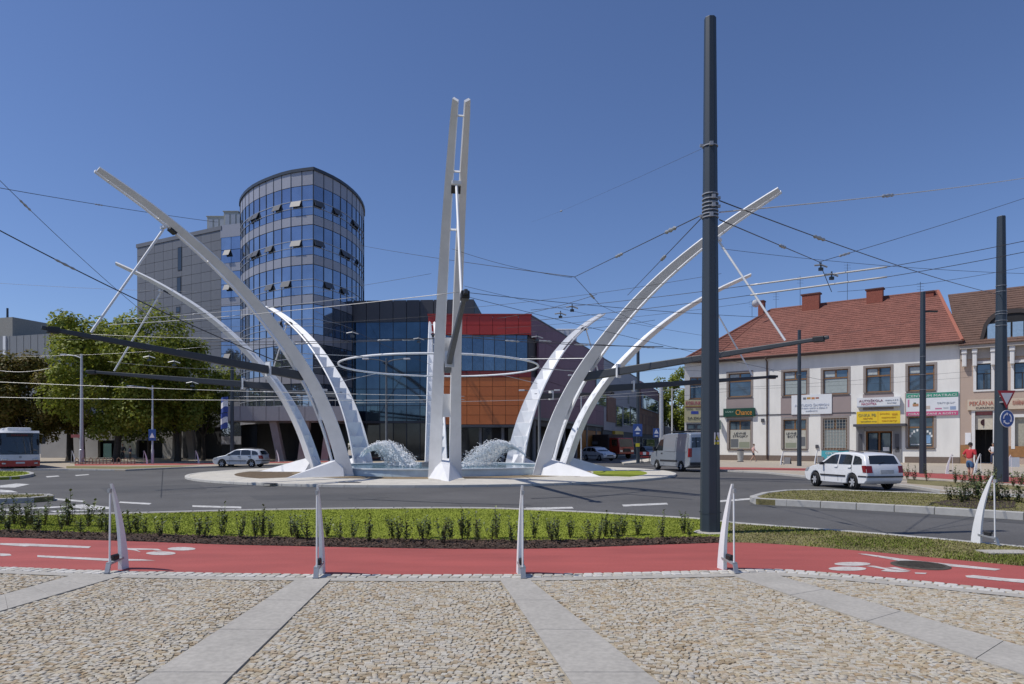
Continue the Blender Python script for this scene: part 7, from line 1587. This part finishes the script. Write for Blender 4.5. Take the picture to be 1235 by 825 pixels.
wire(pole_top(262)+Vector((-.17, 0, 0)), W(757, 356, 26), 'dark stay wire falling left from the great pole to the trolley lines', r_=.012, sag=0, ins=(.35,))
wire(pole_top(242)+Vector((.15, 0, 0)), Vector((ax, ay, EYE+(HY-356)/F*ay)), 'dark span wire from the great pole down to the right pole', r_=.014, sag=.15, ins=(.19,))
wire(pole_top(265)+Vector((.15, 0, 0)), W(988, 316, 22), 'dark stay wire falling right from the great pole to the hanger joint', r_=.014, sag=0, ins=(.5,))
wire(pole_top(256)+Vector((.15, 0, 0)), W(1330, 198, 30), 'bright span wire rising from the great pole to the upper right edge', wire_l, .014, .15, ins=(.25,))
wire(W(988, 316, 22), W(1330, 206, 34), 'thin span wire rising from the hanger joint to the right edge', wire_m, .012, .1, ins=(.06,))
wire(W(988, 316, 22), W(1003, 352, 22.5), 'short hanger wire holding the two trolley lines at the right', r_=.014, sag=0)
for i, (ya, yb, yc) in enumerate(((374, 336, 290), (387, 348, 304))):
    nm = ('upper', 'lower')[i]
    wire(W(640, ya, 29), W(905, yb+8, 24), nm+' bright trolley line between the right arches and the great pole', wire_m, .013, .05)
    wire(W(905, yb+8, 24), W(1070, yb-14, 22), nm+' bright rail like trolley section over the red tiled roof', wire_l, .035, .0)
    wire(W(1070, yb-14, 22), W(1330, yc-20, 20), nm+' thin trolley line running on to the right edge', wire_m, .013, .05)
for (x0, y0, Y0, x1, y1, Y1, lab, m, r_) in [
    (-60, 458, 40, 560, 478, 40, 'low dark trolley line before the left trees, upper of the pair', wire_l, .018), (-60, 478, 40, 560, 482, 40, 'low trolley line before the left trees, under its pair', wire_l, .018),
    (130, 392, 34, 556, 352, 24, 'bright wire from the left arches up to the tall arch', wire_l, .016), (150, 385, 36, 430, 358, 40, 'bright wire before the lower tower windows, ending left of the glass block', wire_l, .018), (60, 400, 36, 330, 408, 36, 'thin pale wire in front of the big tree crown', wire_l, .012),
    (240, 412, 36, 600, 405, 36, 'dark trolley line behind the ladder arch and tall arch, upper of the pair', wire_m, .022), (240, 417, 36, 640, 402, 38, 'dark trolley line behind the ladder arch and tall arch, lower of the pair', wire_m, .022),
    (556, 352, 24, 930, 383, 34, 'dark wire from the tall arch running right behind the great pole', wire_m, .014), (556, 356, 24, 1000, 460, 40, 'dark wire sloping from the tall arch down to the white building', wire_m, .012),
    (540, 405, 33, 800, 418, 33, 'dark trolley line across the red panels towards the right arch', wire_m, .024), (540, 402, 34, 930, 425, 34, 'dark trolley line meeting the right beams behind the great pole', wire_m, .018),
    (600, 384, 33, 720, 355, 30, 'short dark wire rising above the red box', wire_m, .014), (420, 486, 46, 800, 476, 50, 'thin low wire before the orange panels', wire_l, .014), (640, 400, 36, 790, 386, 36, 'thin dark wire above the purple wall between the right arches', wire_m, .013),
    (380, 375, 38, 520, 440, 38, 'thin slanting stay wire from the ladder arch to the ring', wire_m, .012), (845, 470, 48, 1235, 442, 45, 'thin wire before the upper windows of the white building', wire_m, .010), (700, 478, 50, 880, 462, 50, 'pair of thin low wires over the side street, upper one', wire_l, .012), (700, 484, 52, 900, 470, 52, 'pair of thin low wires over the side street, lower one', wire_m, .012),
    (0, 447, 34, 60, 444, 34, 'short bright wire at the left edge before the rusty tree', wire_l, .014), (-40, 339, 50, 240, 352, 60, 'faint pale wire low in the left sky', wire_l, .012)]:
    wire(W(x0, y0, Y0), W(x1, y1, Y1), lab, m, r_, .12, ins=(.3, .62) if r_ >= .018 else ())
for (x0, y0, Y0, x1, y1, Y1, lab) in [
    (545, 300, 25, 690, 335, 24, 'fine span wire from the tall arch to the joint in mid sky'), (556, 372, 30, 870, 330, 26, 'fine wire crossing the upper part of the right arch'), (600, 396, 34, 905, 365, 30, 'fine wire crossing the right arch just under the bright lines'),
    (720, 366, 27, 800, 395, 32, 'fine wire falling from the mid sky hanger to the right arch'), (560, 345, 25, 850, 405, 36, 'fine wire passing behind the right arches to the roof edge'), (640, 430, 40, 860, 448, 42, 'fine wire before the purple wall above the lower beam'),
    (700, 452, 46, 850, 440, 48, 'fine wire over the side street beside the dark corner pole'), (868, 420, 40, 1120, 385, 38, 'fine wire before the red roof between the two slim poles'), (868, 470, 50, 1170, 455, 50, 'fine wire along the upper window row of the white building'),
    (230, 372, 36, 520, 330, 30, 'fine wire before the middle of the glass tower'), (240, 395, 38, 560, 378, 34, 'fine wire before the lower windows of the glass tower'), (20, 430, 40, 250, 418, 40, 'fine pale wire across the crown of the big tree'), (60, 410, 38, 330, 395, 38, 'fine wire over the top of the big tree'),
    (130, 436, 40, 300, 446, 44, 'fine pale wire before the lower crown of the big tree'), (410, 455, 44, 760, 440, 44, 'fine wire just under the suspended ring'), (870, 300, 22, 1235, 330, 24, 'fine wire low in the right sky'), (1010, 352, 24, 1235, 322, 26, 'fine wire ending at the right edge under the trolley lines')]:
    wire(W(x0, y0, Y0), W(x1, y1, Y1), lab, wire_l if 'pale' in lab else wire_m, .009, .12)
wire(W(640, 268, 60), pole_top(178)+Vector((-.13, 0, 0)), 'very faint wire through the upper sky left of the great pole', wire_m, .004, .1, ins=(.5,))
# trolley hangers: little crossings with two spreaders
for i, (x, y, Y_, s_) in enumerate(((690, 372, 28, .7), (676, 380, 29, .7), (990, 322, 22.3, .6), (1003, 333, 22.3, .6), (180, 432, 40, 1.0), (210, 438, 40, 1.0), (232, 463, 40, 1.0), (425, 403, 36, .9), (505, 410, 36, .8), (648, 408, 33, .8))):
    lab = ['upper hanger on the trolley lines left of the great pole', 'lower hanger on the trolley lines left of the great pole', 'upper hanger over the red tiled roof', 'lower hanger over the red tiled roof', 'pale hanger before the big green tree', 'second pale hanger before the big tree, right of the first', 'low pale hanger at the right of the big tree', 'hanger where the trolley lines cross the ladder arch', 'hanger just left of the tall nearest arch', 'hanger before the red panels'][i]
    c = W(x, y, Y_); t = thing('wire_hanger', lab, 'wire hanger', tuple(c), 0, 'hangers on the trolley wires'); mb = MB(); mb.tube([(-.35*s_, 0, .05), (0, 0, .12*s_), (.35*s_, 0, .0)], .03, 6); mb.build('spreader', galv, t); mb = MB(); mb.tube([(0, 0, .25*s_), (0, 0, -.12*s_)], .025, 6); mb.box((0, 0, -.12*s_), (.22*s_, .08, .10)); mb.build('clamp', dark_steel, t)
